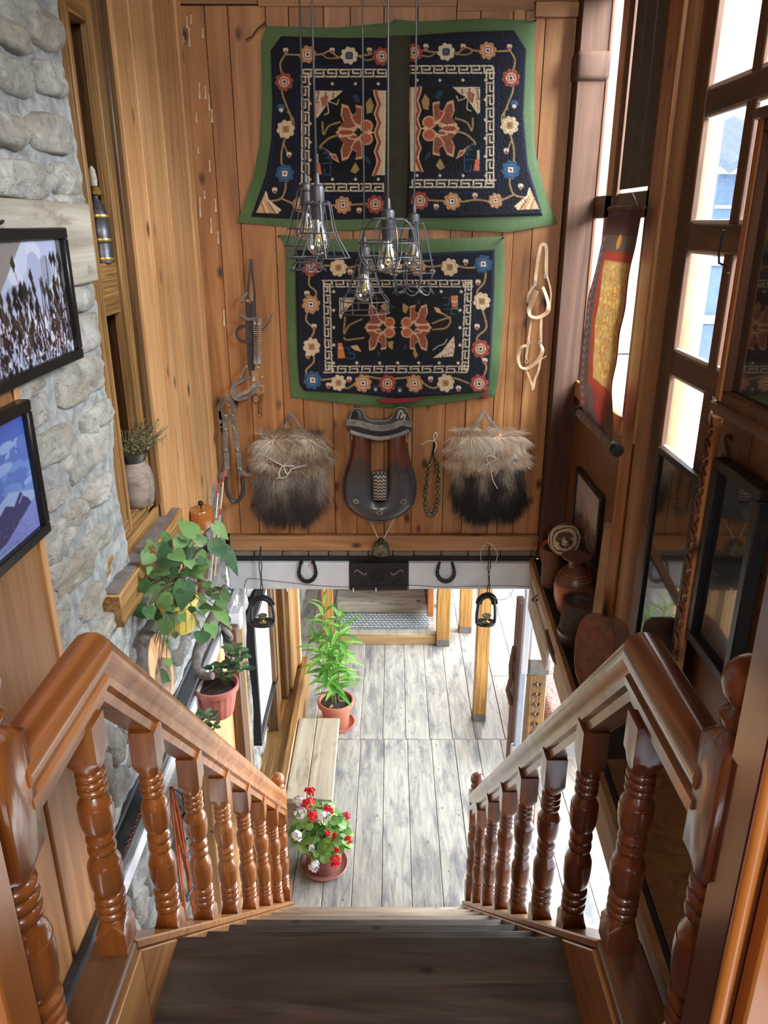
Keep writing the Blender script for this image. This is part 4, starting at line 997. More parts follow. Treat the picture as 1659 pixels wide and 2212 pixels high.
for (x, y, a) in ((769, 1083, -.5), (820, 1107, 0), (871, 1083, .5)):
    c = W(x, y, 3.604); T = frame(c, (cos(a), 0, sin(a)), z=(0, -1, 0))
    m_ = MB(); m_.lathe([(0, 0.003), (.012, .003), (.013, 0), (.012, -.006)], T @ Matrix.Diagonal((1.4, 1, 1, 1)), 20); pl = m_.build('slot_plate', M['leather_grey'], sd)
    MB().box((-.009, -.002, .003), (.009, .002, .0042), T).build('slot', M['black'], pl)
# woven chevron pad inside the slot
def zig(a, b):
    x = (a*4) % 1; y = (b*9+abs(x-.5)*1.0*1.2) % 1
    return L((176, 166, 150)) if y < .45 else (L((120, 40, 44)) if a > .82 and y < .7 else L((34, 30, 30)))
def padf(a, b):
    u = 804+(837-804)*a; v = 1024+(1086-1024)*b; w = W(u, v, 3.62)
    e = (1-abs(2*a-1)**3)*(1-abs(2*b-1)**4); return (w.x, 3.66-0.055*e**.5, w.z)
M['weave'] = vcol('woven_wool', 0.9, bump=0.4, scale=500)
MB().grid(padf, 60, 90, zig).build('woven_pad', M['weave'], sd, colors=True, ang=80)
MB().tube([W(x, y, 3.64) for x, y in ((804, 1030), (806, 1018), (820, 1015), (834, 1018), (837, 1030))], 0.003, 6).build('pad_loop', M['leather_dark'], sd)
MB().box(tuple(W(792, 1131, 3.66)), tuple(W(828, 1122, 3.66)+Vector((0, .02, 0)))).build('hook_plate', M['grey_dust'], sd, bevel=0.002)

bl = thing('bell', 'small old bronze bell hanging on a cord below the saddle', 'bell', tuple(W(823, 1196, 3.63)))
c = W(823, 1196, 3.63); T = Matrix.Translation(c)
MB().lathe([(.001, -.002), (.012, 0), (.042, .0), (.046, .004), (.044, .020), (.041, .045), (.034, .062), (.018, .071), (.001, .072)], T, 28).build('body', M['bronze'], bl)
MB().sphere((c.x, c.y, c.z-.004), .010).build('clapper', M['bronze'], bl)
MB().tube([(c.x+.014*cos(a), c.y, c.z+.072+.014*sin(a)) for a in np.linspace(0, pi, 9)], .004, 8).build('loop', M['iron'], bl)
for a, b in ((799, 1125), (852, 1120)):
    MB().tube([W(a, b, 3.665), c+Vector((-.012 if a < 820 else .012, 0, .08))], .0025, 6).build('cord', M['white_cord'], bl)

# ---- fur bags ---------------------------------------------------------
M['fur'] = vcol('fur_strands', 0.8, sheen=0.1)
def pick(cols, r): return L(cols[min(len(cols)-1, int(r*len(cols)))])
def fur_bag(label, cu, top_v, bot_v, wt, wb, seed, flapcols, bodycols, strap_pts, mirror=1):
    rs = random.Random(seed)
    root = thing('fur_bag', label, 'bag', tuple(W(cu, (top_v+bot_v)/2)), 'fur bags on the far wall')
    def surf(a, b, flap):
        v = top_v+(bot_v-top_v)*(b*0.42 if flap else 0.30+0.70*b)
        wd = wt+(wb-wt)*((v-top_v)/(bot_v-top_v)); 
        edge = 0.86+0.14*min(1, b*4) if flap else 0.9+0.1*min(1, b*3)
        if not flap: edge *= 1-0.45*max(0, b-.72)/.28
        u = cu+(a-.5)*wd*edge*(1.04 if flap else 1)+ (0 if flap else (b*6*-mirror)); 
        w = W(u, v+ (4*(abs(a-.5)*2)**2 if flap and b < .2 else 0), 3.60)
        e = (1-abs(2*a-1)**3)**.5 if 0 < a < 1 else 0
        eb = min(1, (1-b)*6+.2)*min(1, b*6+.3)
        d = (0.055+(.022 if flap else 0))*e*eb
        return Vector((w.x, 3.675-d, w.z))
    body = MB(); body.grid(lambda a, b: surf(a, b, False), 20, 22, lambda a, b: pick(bodycols, .2)); body.build('pouch', M['fur'], root, colors=True, ang=80)
    flap = MB(); flap.grid(lambda a, b: surf(a, b, True), 20, 12, lambda a, b: pick(flapcols, .4)); flap.build('flap', M['fur'], root, colors=True, ang=80)
    for nm, fl, N, LEN in (('pouch_fur', False, 8500, .058), ('flap_fur', True, 8000, .056)):
        vs = []; fs = []; cs = []
        for i in range(N):
            a, b = rs.uniform(0.0, 1.0), rs.uniform(0, 1)
            p = surf(a, b, fl); cl = noise.noise(Vector((a*5, b*5, seed)))
            dirx = (a-.5)*1.1+cl*1.0+rs.uniform(-.25, .25)
            dirz = -1.0 if not fl else (-0.55+ (1.2 if b < .12 else 0)+cl*.5)
            if fl: dirx = dirx*1.5+(0.9 if cl > 0 else -0.9)*.6
            d = Vector((dirx, -0.35, dirz)).normalized(); ln = LEN*rs.uniform(.6, 1.25)
            sd_ = d.cross(Vector((0, -1, .2))).normalized(); w0 = .0011
            curl = Vector((rs.uniform(-.3, .3), -.1, -.5 if not fl else -.35))
            if fl: tone = noise.noise(Vector((a*2.5+3, b*2.5, seed+2)))*.6+.5+rs.uniform(-.28, .28); col = pick(flapcols, min(max(tone, 0), .999))
            else:
                tone = (1-b)*.75+noise.noise(Vector((a*6+3, b*2.0, seed+5)))*.45+rs.uniform(-.2, .2); col = pick(bodycols, min(max(tone, 0), .999))
            o = len(vs)
            for k in range(4):
                t = k/3; q = p+d*ln*t+curl*ln*t*t*.6; ww = w0*(1-t*.85); vs += [q-sd_*ww, q+sd_*ww]; cs += [col, col]
            for k in range(3): fs.append((o+2*k, o+2*k+1, o+2*k+3, o+2*k+2))
        m_ = MB(); m_.add(vs, fs); m_.c = cs; f = m_.build(nm, M['fur'], root, colors=True, ang=180); f['kind'] = 'stuff'
    for s_ in strap_pts: MB().strap([W(x, y, 3.66+dy) for x, y, dy in s_], .013, .003).build('strap', M['leather_grey'], root, bevel=.001)
    return root
fc = [(64, 54, 46), (104, 90, 74), (150, 130, 104), (178, 166, 146), (206, 200, 186), (198, 160, 116)]
fb = fur_bag('shaggy grey-brown fur bag hung left of the saddle', 628, 938, 1122, 138, 152, 11, [(60, 52, 46), (100, 86, 72), (146, 124, 98), (150, 118, 86), (186, 176, 158), (206, 200, 186)],
    [(40, 32, 28), (62, 50, 44), (84, 70, 62), (112, 98, 88), (146, 134, 118), (178, 168, 152)], [[(608, 948, 0), (617, 920, 0), (629, 892, .01)], [(629, 892, .01), (642, 912, 0), (650, 928, -.02), (662, 944, -.03)]])
def lace(root, pts_list, mat, r=.0028):
    for pts in pts_list: MB().tube(cr([W(x, y, yy) for x, y, yy in pts], 6), r, 6).build('drawstring', mat, root)
lace(fb, [[(568, 982, 3.60), (588, 994, 3.575), (610, 1006, 3.565)], [(610, 1006, 3.565), (603, 1020, 3.56), (606, 1032, 3.56), (618, 1030, 3.56), (628, 1015, 3.56), (640, 1010, 3.57), (660, 1005, 3.575)], [(610, 1006, 3.565), (636, 1007, 3.565)], [(612, 1006, 3.56), (618, 1022, 3.555), (624, 1022, 3.555)], [(606, 1030, 3.56), (598, 1034, 3.56)]], M['white_cord'])
MB().strap(cr([W(x, y, yy) for x, y, yy in ((564, 996, 3.61), (585, 1000, 3.585), (605, 1008, 3.575), (640, 1014, 3.575), (665, 1012, 3.59), (692, 1000, 3.62))], 5), .016, .004).build('flap_hem', plain('brown_hide_edge', (92, 66, 62), 0.6), fb)
fb = fur_bag('dark fur bag with a bright whitish shaggy flap, hung right of the saddle', 1056, 934, 1116, 150, 150, 23, [(120, 112, 98), (176, 164, 144), (200, 150, 104), (212, 204, 188), (226, 220, 206), (190, 170, 140)],
    [(22, 18, 18), (30, 24, 22), (46, 36, 34), (76, 64, 58), (130, 118, 102), (176, 164, 146)], [[(1026, 938, 0), (1034, 910, 0), (1045, 889, .01)], [(1045, 889, .01), (1058, 906, 0), (1068, 920, -.02), (1082, 940, -.03)]], -1)
lace(fb, [[(1056, 1001, 3.565), (1050, 988, 3.56), (1062, 985, 3.56), (1071, 992, 3.56), (1056, 1001, 3.56)], [(1056, 1001, 3.56), (1040, 1015, 3.56), (1031, 1018, 3.56), (1042, 1006, 3.565), (1054, 1002, 3.56)], [(1058, 1001, 3.56), (1062, 1020, 3.56), (1066, 1005, 3.56)], [(1060, 1004, 3.56), (1064, 1035, 3.555), (1075, 1056, 3.56)], [(1130, 996, 3.62), (1140, 1010, 3.61), (1144, 1012, 3.61), (1138, 998, 3.62)]], M['white_cord'])
T = frame(W(1112, 996, 3.59), (1, 0, 0), z=(0, -1, 0)); MB().lathe([(.006, .002), (.010, .003), (.013, .001), (.013, -.003)], T, 18).build('eyelet', M['leather_grey'], fb)

# ---- bridles, collar, halter, bell string --------------------------------
def ribs(pts, w, n, y, r=.0026):
    """row of half-round metal wraps across a strap"""
    mb = MB(); P = cr([W(a, b, y) for a, b in pts], 8); N = len(P)
    for i in range(n):
        f = i/(n-1)*(N-1.001); k = int(f); p = P[k].lerp(P[k+1], f-k); d = (P[k+1]-P[k]).normalized(); s_ = d.cross(Vector((0, -1, 0))).normalized()
        mb.tube([p-s_*w/2+Vector((0, .004, 0)), p-s_*w/2*.8+Vector((0, -.002, 0)), p+s_*w/2*.8+Vector((0, -.002, 0)), p+s_*w/2+Vector((0, .004, 0))], r, 5)
    return mb
def studs(root, pts, y, r=.006):
    for u, v in pts: c = W(u, v, y); MB().sphere((c.x, c.y, c.z), (r, r*.7, r), 10, 6).build('stud', M['steel'], root)
br = thing('bridle', 'dark leather bridle wrapped in silvery rings, hanging above the looped collar strap', 'bridle', tuple(W(542, 730)))
for pts in (((541, 560, .01), (538, 600, 0), (535, 640, 0)), ((542, 560, .01), (546, 600, 0), (551, 640, 0)), ((536, 640, 0), (533, 700, 0), (537, 780, 0), (541, 810, -.01)), ((550, 640, 0), (552, 700, 0), (553, 780, 0)), ((545, 650, -.01), (547, 720, -.01), (548, 790, -.01))):
    MB().strap([W(a, b, 3.665+c) for a, b, c in pts], .010, .004).build('strap', M['leather_dark'], br, bevel=.001)
MB().strap([W(539, 655, 3.66), W(538, 730, 3.66), W(545, 800, 3.655)], .030, .004).build('lining', M['leather_dark'], br)
ribs([(549, 690), (552, 740), (551, 785)], .013, 26, 3.645).build('metal_wraps', M['steel'], br)
ribs([(560, 690), (562, 740), (560, 785)], .013, 26, 3.645).build('metal_wraps', M['steel'], br)
ribs([(556, 785), (550, 808), (548, 822)], .010, 12, 3.64).build('metal_wraps', M['steel'], br)
ribs([(533, 790), (525, 800), (520, 815)], .008, 10, 3.65).build('metal_wraps', M['steel'], br)
ribs([(550, 832), (535, 845), (520, 852), (508, 858)], .014, 20, 3.60).build('metal_wraps', M['steel'], br)
MB().strap(cr([W(u, v, y) for u, v, y in ((544, 812, 3.655), (525, 820, 3.65), (506, 832, 3.63), (503, 850, 3.60), (512, 862, 3.59), (532, 858, 3.60), (548, 845, 3.61), (556, 825, 3.64))], 6), .022, .005, (0, -.5, 1)).build('noseband', M['leather_grey'], br, bevel=.001)
MB().strap(cr([W(u, v, 3.655) for u, v in ((531, 703), (518, 706), (511, 718), (516, 732), (531, 738))], 5), .010, .003).build('loop_strap', M['leather_dark'], br)
MB().strap([W(520, 680, 3.65), W(535, 690, 3.64), W(560, 686, 3.64)], .014, .004).build('tie', M['leather_grey'], br)
MB().strap([W(588, 677, 3.67), W(580, 698, 3.66), (W(564, 716, 3.66))], .006, .002).build('tie', M['leather_dark'], br)
MB().strap([W(535, 632, 3.66), W(524, 643, 3.655), W(519, 650, 3.65), W(530, 648, 3.65)], .012, .003).build('tie', M['leather_grey'], br)
studs(br, [(550, 699), (558, 700), (557, 794), (535, 650)], 3.635)
MB().tube([W(563, 840, 3.63)+Vector((.016*cos(a), 0, .018*sin(a))) for a in np.linspace(0, 2*pi, 16, endpoint=False)], .0022, 6, closed=True).build('ring', M['steel'], br)
MB().tube([W(553, 862, 3.64)+Vector((.018*cos(a), 0, .022*sin(a))) for a in np.linspace(0, 2*pi, 16, endpoint=False)], .0022, 6, closed=True).build('ring', M['iron'], br)
for pts in ((564, 852, 557, 898), (568, 852, 563, 900)): MB().strap([W(pts[0], pts[1], 3.64), W((pts[0]+pts[2])/2-3, (pts[1]+pts[3])/2, 3.64), W(pts[2]+2, pts[3], 3.64)], .006, .003).build('keeper', M['dark_post'], br)
studs(br, [(560, 898), (566, 814)], 3.635, .005)

co = thing('collar_strap', 'grey studded harness strap folded double, above the plant, left of both fur bags', 'strap', tuple(W(500, 960)))
for pts, w in ((((484, 940), (476, 905), (474, 880), (482, 863), (494, 862), (503, 875), (506, 900)), .020), (((484, 864), (476, 890), (480, 930), (482, 1000), (480, 1030)), .018), (((490, 895), (486, 915), (487, 960), (490, 1000), (486, 1025)), .024), (((502, 895), (507, 930), (513, 970), (519, 1010), (520, 1030)), .024)):
    MB().strap(cr([W(a, b, 3.655 if w > .02 else 3.665) for a, b in pts], 5), w, .005).build('strap', M['leather_grey'], co, bevel=.0015)
for a in ([(487, 935), (487, 972)], [(507, 935), (512, 968)], [(489, 980), (490, 1012)], [(514, 980), (518, 1012)]): ribs(a, .024, 14, 3.648, .0018).build('metal_wraps', M['steel'], co)
studs(co, [(487, 927), (505, 925), (488, 972), (513, 971), (503, 897), (487, 898), (494, 876), (519, 1014)], 3.645)
MB().tube(cr([W(a, b, 3.645) for a, b in ((488, 1030), (489, 1055), (496, 1075), (507, 1084), (518, 1078), (525, 1060), (523, 1032))], 5), .010, 8).build('rolled_leather_loop', M['leather_dark'], co)
c = W(481, 1030, 3.65); MB().lathe([(.001, .004), (.018, .003), (.024, 0), (.024, -.004)], frame(c, (1, 0, 0), z=(0, -1, 0)), 20).build('disc', M['leather_grey'], co)
c = W(541, 1012, 3.64); MB().lathe([(.001, .006), (.016, .005), (.021, 0), (.021, -.008)], frame(c, (1, 0, 0), z=(0, -1, 0)), 20).build('disc', M['leather_dark'], co)
MB().strap([W(520, 1018, 3.65), W(532, 1026, 3.64), W(543, 1024, 3.64)], .020, .004).build('tab', M['leather_grey'], co)

ha = thing('halter', 'pale tan leather halter hanging between the rugs and the window wall', 'halter', tuple(W(1160, 680)))
for nm, pts, w in (('crown_strap', ((1155, 618), (1160, 575), (1167, 535), (1174, 528), (1180, 535), (1180, 570), (1180, 595)), .010),
                   ('cheek_strap', ((1156, 612), (1142, 635), (1140, 655)), .008), ('cheek_strap', ((1180, 592), (1188, 620), (1190, 640), (1187, 665)), .006),
                   ('browband', ((1159, 628), (1150, 650), (1143, 668), (1146, 683), (1162, 686), (1180, 676), (1185, 662), (1180, 640), (1172, 620)), .014),
                   ('side_strap', ((1148, 688), (1144, 715), (1140, 745), (1136, 775)), .008), ('side_strap', ((1169, 686), (1168, 715), (1168, 740), (1164, 765)), .009),
                   ('noseband', ((1138, 746), (1125, 752), (1119, 772), (1124, 792), (1138, 796), (1156, 785), (1168, 768), (1172, 755), (1168, 745)), .012),
                   ('lead', ((1136, 798), (1146, 822), (1151, 838), (1148, 842)), .007), ('lead', ((1168, 770), (1163, 800), (1155, 820), (1152, 840)), .008), ('tie', ((1166, 778), (1181, 769)), .004)):
    N = (0, -1, .1) if nm not in ('browband', 'noseband') else (.1, -.6, .9)
    MB().strap(cr([W(a, b, 3.655 if nm not in ('browband', 'noseband') else 3.64) for a, b in pts], 5), w*1.5, .0035, N).build(nm, M['leather_tan'], ha, bevel=.001)
for u, v in ((1156, 610), (1179, 596), (1142, 740), (1167, 740), (1137, 780)):
    c = W(u, v, 3.648); MB().tube([c+Vector((.007*cos(a), 0, .009*sin(a))) for a in np.linspace(0, 2*pi, 12, endpoint=False)], .0018, 6, closed=True).build('ring', M['steel'], ha)
sb = thing('bell_string', 'looped string of small round harness bells, between saddle and light fur bag', 'bells', tuple(W(934, 1040)))
loop = [(940, 950), (936, 985), (944, 1000), (946, 1030), (946, 1060), (944, 1090), (938, 1108), (929, 1112), (921, 1100), (919, 1070), (922, 1040), (927, 1005), (934, 980), (938, 955)]
MB().strap(cr([W(a, b, 3.668) for a, b in loop], 4), .008, .003).build('strap', M['leather_dark'], sb)
MB().tube(cr([W(a, b, 3.655) for a, b in ((909, 962), (925, 953), (938, 952), (944, 940), (940, 934), (936, 945), (943, 962), (938, 975))], 5), .0028, 6).build('thong', M['white_cord'], sb)
P = cr([W(a, b, 3.655) for a, b in loop[2:12]], 6)
bells = [P[int(i*(len(P)-1)/23)] for i in range(24)]; b0 = None
for p in bells:
    if b0 is None:
        m_ = MB(); m_.sphere((0, 0, 0), .0118, 12, 8); m_.tube([(0, 0, .009), (0, .006, .012)], .002, 5); m_.v = [tuple(Vector(q)+sb.location) for q in m_.v]
        b0 = m_.build('bell', M['bronze'], sb); b0.location = p-sb.location
    else:
        c = b0.copy(); COL.objects.link(c); c.location = p-sb.location
# ---- horseshoes ---------------------------------------------------------
def shoe(u0, label, calks, mt):
    pts = [(u0-13, 1213), (u0-17, 1228), (u0-18, 1240), (u0-12, 1251), (u0, 1256), (u0+12, 1251), (u0+18, 1240), (u0+17, 1228), (u0+13, 1213)]
    P = cr([W(a, b, 3.646) for a, b in pts], 5); m_ = MB(); m_.strap(P, [.013+.009*sin(pi*i/(len(P)-1)) for i in range(len(P))], .008)
    o = m_.build('horseshoe', M['iron'], None, bevel=.0015); tag(o, label, 'horseshoe', 'horseshoes on the white beam')
    mid = P[len(P)//2]
    for i in (6, 10, 14, 26, 30, 34):
        p = P[i]; MB().sphere((p.x, p.y-.004, p.z), .002, 6, 4).build('nail_head', M['steel'], o)
    if calks:
        for i in (0, -1): p = P[i]; MB().box((p.x-.010, p.y-.014, p.z-.010), (p.x+.010, p.y+.004, p.z+.008)).build('heel_calk', M['iron'], o, bevel=.002)
shoe(664, 'iron horseshoe with thick heels on the left white part of the beam', True, 0)
shoe(963, 'dark plain horseshoe on the right white part of the beam', False, 0)
# ---- stirrups -------------------------------------------------------------
def stirrup(label, u, vtop, vbot, w, y, hook, skew):
    root = thing('stirrup', label, 'stirrup', tuple(W(u, vbot, y)), 'hanging stirrups')
    c0 = W(u, vbot-8, y); hw = w/2*y/1660/.91
    top = W(u+skew*6, vtop, y)
    arch = cr([c0+Vector((-hw, 0, .005)), c0+Vector((-hw*1.0, 0, .06)), c0+Vector((-hw*.72, 0, (top.z-c0.z)*.86)), Vector((top.x, y, top.z)), c0+Vector((hw*.78, 0, (top.z-c0.z)*.84)), c0+Vector((hw*1.0, 0, .06)), c0+Vector((hw, 0, .005))], 5)
    m_ = MB(); m_.strap(arch, .030, .008, (0, 0, 1) if False else (0, -1, 0)); 
    m_ = MB(); m_.tube(arch, .0085, 8, flat=1.7); m_.build('arch', M['iron'], root)
    MB().strap(arch[8:-8], .034, .010, (0, -1, 0)).build('arch_crest', M['black_void'], root, bevel=.002)
    T = Matrix.Translation(c0+Vector((0, 0, -.004))) @ Matrix.Diagonal((1, .72, 1, 1))
    MB().lathe([(.001, .004), (hw*.8, .004), (hw*1.12, .008), (hw*1.18, .002), (hw*1.1, -.006), (.001, -.008)], T, 28).build('foot_plate', M['iron'], root)
    T2 = Matrix.Translation(c0+Vector((.002, -.01, .0)))
    MB().lathe([(.001, 0), (.018, .0), (.019, .004), (.008, .010), (.006, .020), (.012, .026), (.001, .028)], T2, 18).build('brass_stud', M['brass'], root)
    MB().lathe([(.001, .042), (.022, .040), (.026, .044), (.024, .048), (.001, .047)], T2, 20).build('round_plate', M['bronze'], root)
    hk = [W(a, b, y+c) for a, b, c in hook]
    for i in range(len(hk)-1):
        a, b = hk[i], hk[i+1]; d = (b-a); mid = (a+b)/2
        MB().tube([mid+d*(.56)*cos(t)+Vector((.006*sin(t)*(1 if i % 2 else .3), .006*sin(t)*(.3 if i % 2 else 1), 0)) for t in np.linspace(0, 2*pi, 14, endpoint=False)], .0028, 6, closed=True).build('hook_link', M['iron'], root)
    return root
s1 = stirrup('rusty black iron stirrup hanging from a hook below the left fur bag', 568, 1291, 1352, 50, 3.62, [(563, 1182, .02), (562, 1208, 0), (563, 1238, 0), (565, 1262, 0), (566, 1292, 0)], -.3)
s2 = stirrup('black iron stirrup hanging on looped white wire near the pottery shelf', 1049, 1286, 1352, 40, 3.62, [(1057, 1182, .02), (1058, 1208, 0), (1056, 1234, 0), (1057, 1262, 0), (1053, 1288, 0)], 1.0)
for pts in ([(1047, 1175), (1038, 1195), (1042, 1218), (1055, 1232), (1070, 1215), (1074, 1195), (1062, 1176), (1050, 1172)], [(1058, 1240), (1040, 1252), (1034, 1268), (1036, 1288)], [(1062, 1288), (1080, 1296), (1098, 1290), (1106, 1278)]):
    MB().tube(cr([W(a, b, 3.61) for a, b in pts], 5), .0018, 5).build('white_wire', M['white_cord'], s2)
# thin festoon wire with tiny lights along the beam bottom
fw = thing('festoon_wire', 'thin black wire with tiny white bulbs strung under the white beam', 'string lights', tuple(W(700, 1265, 3.64)))
MB().tube(cr([W(a, b, 3.645) for a, b in ((528, 1268), (533, 1252), (548, 1250), (600, 1256), (680, 1264), (750, 1268), (880, 1264), (960, 1268), (1080, 1265), (1150, 1268))], 6), .0016, 5).build('wire', M['black'], fw)
for u in (529, 620, 700, 763, 812, 1108):
    c = W(u, 1270, 3.645); MB().tube([c, c+Vector((0, 0, -.02))], .0025, 6).build('tiny_bulb', M['white_trim'], fw)

# ================================================================== PENDANT LAMPS
gb = NT('clear_bulb_glass'); _t = gb.n('BsdfTransparent'); _g = gb.n('BsdfGlossy'); _g.inputs['Roughness'].default_value = .04
_f = gb.n('LayerWeight'); _f.inputs[0].default_value = .35; _x = gb.n('MixShader'); _r = gb.ramp(_f.outputs['Facing'], [(0, (.16, .16, .16, 1)), (1, (.8, .8, .8, 1))])
gb.l(_r, _x.inputs[0]); gb.l(_t.outputs[0], _x.inputs[1]); gb.l(_g.outputs[0], _x.inputs[2]); gb.l(_x.outputs[0], gb.out.inputs[0]); M['bulb'] = gb.m
_t.inputs[0].default_value = (.93, .95, .97, 1)
M['filament'] = plain('yellow_filament', (240, 214, 120), 0.4)
M['socket'] = plain('charcoal_socket', (58, 58, 62), .45)
def pendant(label, u, v, d, rings, nrib, loops=None):
    """rings: (dz from bulb centre, radius) ; drawn rings flagged with third item"""
    c = ray(u, v)*d; root = thing('pendant_lamp', label, 'lamp', tuple(c), 'wire cage pendant lamps')
    T = Matrix.Translation(c)
    MB().tube([c+Vector((0, 0, .15)), (c.x, c.y, 1.3)], .003, 6).build('cord', M['black'], root)
    MB().lathe([(.003, .175), (.006, .17), (.008, .145), (.018, .14), (.0195, .135), (.0195, .075), (.0175, .07), (.0175, .055), (.001, .055)], T, 20).build('socket', M['socket'], root)
    b = MB().lathe([(.015, .058), (.016, .045), (.022, .028), (.030, .010), (.033, -.005), (.031, -.019), (.024, -.031), (.013, -.038), (.001, -.040)], T, 24).build('bulb', M['bulb'], root, ang=80)
    MB().lathe([(.006, .056), (.004, .03), (.003, .012), (.001, .01)], T, 10).build('stem', M['white_trim'], b)
    for k in range(4):
        a = pi/2*k+.4; MB().tube([c+Vector((.004*cos(a), .004*sin(a), .022)), c+Vector((.010*cos(a), .010*sin(a), -.012))], .0012, 5).build('filament', M['filament'], b)
    cg = MB()
    for (z, r, dr) in rings:
        if dr: cg.tube([c+Vector((r*cos(a), r*sin(a), z)) for a in np.linspace(0, 2*pi, 36, endpoint=False)], .0021, 5, closed=True)
    z0, r0 = rings[0][0], rings[0][1]
    for k in range(nrib):
        a = 2*pi*k/nrib+.3
        pts = cr([(r*cos(a), r*sin(a), z) for z, r, _ in [(z0+.004, .018, 0)]+list(rings)], 4)
        cg.tube([c+p for p in pts], .0021, 5)
    if loops:
        z, r = loops
        for k in range(nrib):
            a0 = 2*pi*k/nrib+.3; a1 = a0+2*pi/nrib
            pts = [c+Vector(((r+.012*sin(pi*t))*cos(a0+(a1-a0)*(t*1.3-.15)), (r+.012*sin(pi*t))*sin(a0+(a1-a0)*(t*1.3-.15)), z-.028*sin(pi*t))) for t in np.linspace(0, 1, 12)]
            cg.tube(pts, .0021, 5)
    cg.build('cage', M['wire'], root, ang=60)
pendant('leftmost caged pendant bulb, hanging partly behind its flared neighbour', 663, 494, 2.62, [(.12, .026, 1), (.06, .045, 1), (.0, .066, 1), (-.055, .08, 1), (-.11, .05, 1)], 8, (-.11, .05))
pendant('second pendant bulb from the left, in a wide flared wire cage', 688, 520, 2.15, [(.095, .036, 1), (.02, .052, 1), (-.045, .088, 1)], 8)
pendant('lowest hanging pendant bulb, in a bell-shaped wire cage', 788, 627, 2.65, [(.10, .026, 1), (.04, .045, 1), (-.005, .062, 1), (-.035, .085, 1), (-.075, .086, 1)], 8)
pendant('pendant bulb in a round globe wire cage, above the lowest lamp', 838, 562, 2.32, [(.115, .05, 1), (.09, .078, 1), (.05, .090, 1), (.01, .088, 1), (-.03, .060, 1)], 8)
pendant('rightmost caged pendant bulb, in a tulip cage with looped lower edge', 893, 556, 2.68, [(.11, .035, 1), (.06, .05, 1), (-.01, .068, 1), (-.05, .074, 1), (-.095, .062, 1)], 8, (-.095, .062))
# ================================================================== PICTURES ON THE LEFT WALL
def pic_x(name, label, cat, X, y0, y1, z0, z1, fw, dep, face, fmat, pmat, grp=None, cv=None, res=(160, 160), lip=True, mat_w=0):
    """picture hung on a wall of constant X; face = +1 looks to +X, -1 looks to -X"""
    root = thing(name, label, cat, (X, (y0+y1)/2, z0), grp)
    xa, xb = X, X+face*dep; lo, hi = min(xa, xb), max(xa, xb)
    for (a, b, c, d) in ((y0, y1, z1-fw, z1), (y0, y1, z0, z0+fw), (y0, y0+fw, z0+fw, z1-fw), (y1-fw, y1, z0+fw, z1-fw)):
        MB().box((lo, a, c), (hi, b, d)).build('frame_bar', fmat, root, bevel=0.003)
    xs_ = X+face*dep*.55
    m_ = MB(); ya, yb_, za, zb = y0+fw-.002, y1-fw+.002, z0+fw-.002, z1-fw+.002
    if cv: 
        m_.grid(lambda a, b: (xs_, ya+(yb_-ya)*a, zb+(za-zb)*b), res[0], res[1], lambda a, b: cv.get(a*(cv.w-1), b*(cv.h-1)))
        m_.build('print', pmat, root, colors=True, shade=False)
    else: m_.box((min(xs_, xs_-face*.004), ya, za), (max(xs_, xs_-face*.004), yb_, zb)).build('print', pmat, root)
    return root
M['photo_print'] = vcol('glossy_print', 0.12, coat=0.3)
rs = random.Random(31)
c1 = Canvas(420, 300, (176, 184, 214))
for i in range(26): c1.ell(rs.uniform(0, 420), rs.uniform(0, 260), rs.uniform(20, 60), rs.uniform(20, 50), rs.choice([(190, 196, 222), (166, 174, 206), (150, 156, 180), (200, 204, 224)]))
c1.poly([(0, 0), (250, 0), (190, 60), (120, 130), (0, 170)], (140, 132, 130)); c1.poly([(395, 0), (420, 0), (420, 300), (408, 300)], (96, 98, 96))
for i in range(170):
    x = rs.uniform(0, 420); y = 300-rs.random()**1.7*80; h = rs.uniform(30, 240)*(0.45+.55*(x/420)); l = rs.uniform(-35, 35)
    pts = [(x+l*t+6*sin(t*5+i), y-h*t) for t in np.linspace(0, 1, 6)]; col = rs.choice([(40, 36, 40), (58, 48, 48), (84, 70, 68), (96, 66, 60), (30, 30, 34)])
    c1.line(pts, rs.choice([1.6, 2.2, 3]), col)
    if rs.random() < .5: px, py = pts[-1]; c1.poly([(px-9, py-6), (px+2, py-24), (px+9, py), (px+1, py+18)], rs.choice([(52, 50, 46), (70, 66, 58), (40, 38, 38)]))
for i in range(200): x, y = rs.uniform(0, 420), 300-rs.random()**1.5*120; c1.ell(x, y, rs.uniform(2, 5), rs.uniform(3, 11), rs.choice([(42, 38, 42), (70, 60, 62), (214, 216, 230), (52, 44, 46)]))
c1.blur()
pic_x('framed_photograph', 'black-framed photograph of dark winter twigs and seed pods on pale sky', 'picture', -0.822, 1.48, 2.045, -0.335, -0.012, 0.026, 0.03, 1, M['black'], M['photo_print'], 'pictures on the stone wall', c1, (230, 170))
c2 = Canvas(300, 300, (92, 118, 200))
for j in range(300): c2.a[j, :] = [70+70*(j/300), 100+70*(j/300), 190+40*(j/300)]
for i in range(60): c2.ell(rs.uniform(0, 300), rs.uniform(60, 190), rs.uniform(10, 40), rs.uniform(6, 18), rs.choice([(120, 150, 220), (150, 176, 230), (100, 126, 200)]))
c2.poly([(0, 180), (60, 150), (120, 190), (200, 165), (300, 200), (300, 300), (0, 300)], (160, 184, 230))
c2.poly([(100, 230), (180, 190), (210, 205), (240, 180), (262, 200), (290, 240), (230, 262), (120, 280), (100, 300), (0, 300), (0, 260)], (70, 76, 116))
c2.poly([(120, 290), (300, 215), (300, 300)], (134, 144, 214)); c2.line([(230, 205), (250, 190), (262, 202)], 3, (190, 200, 230))
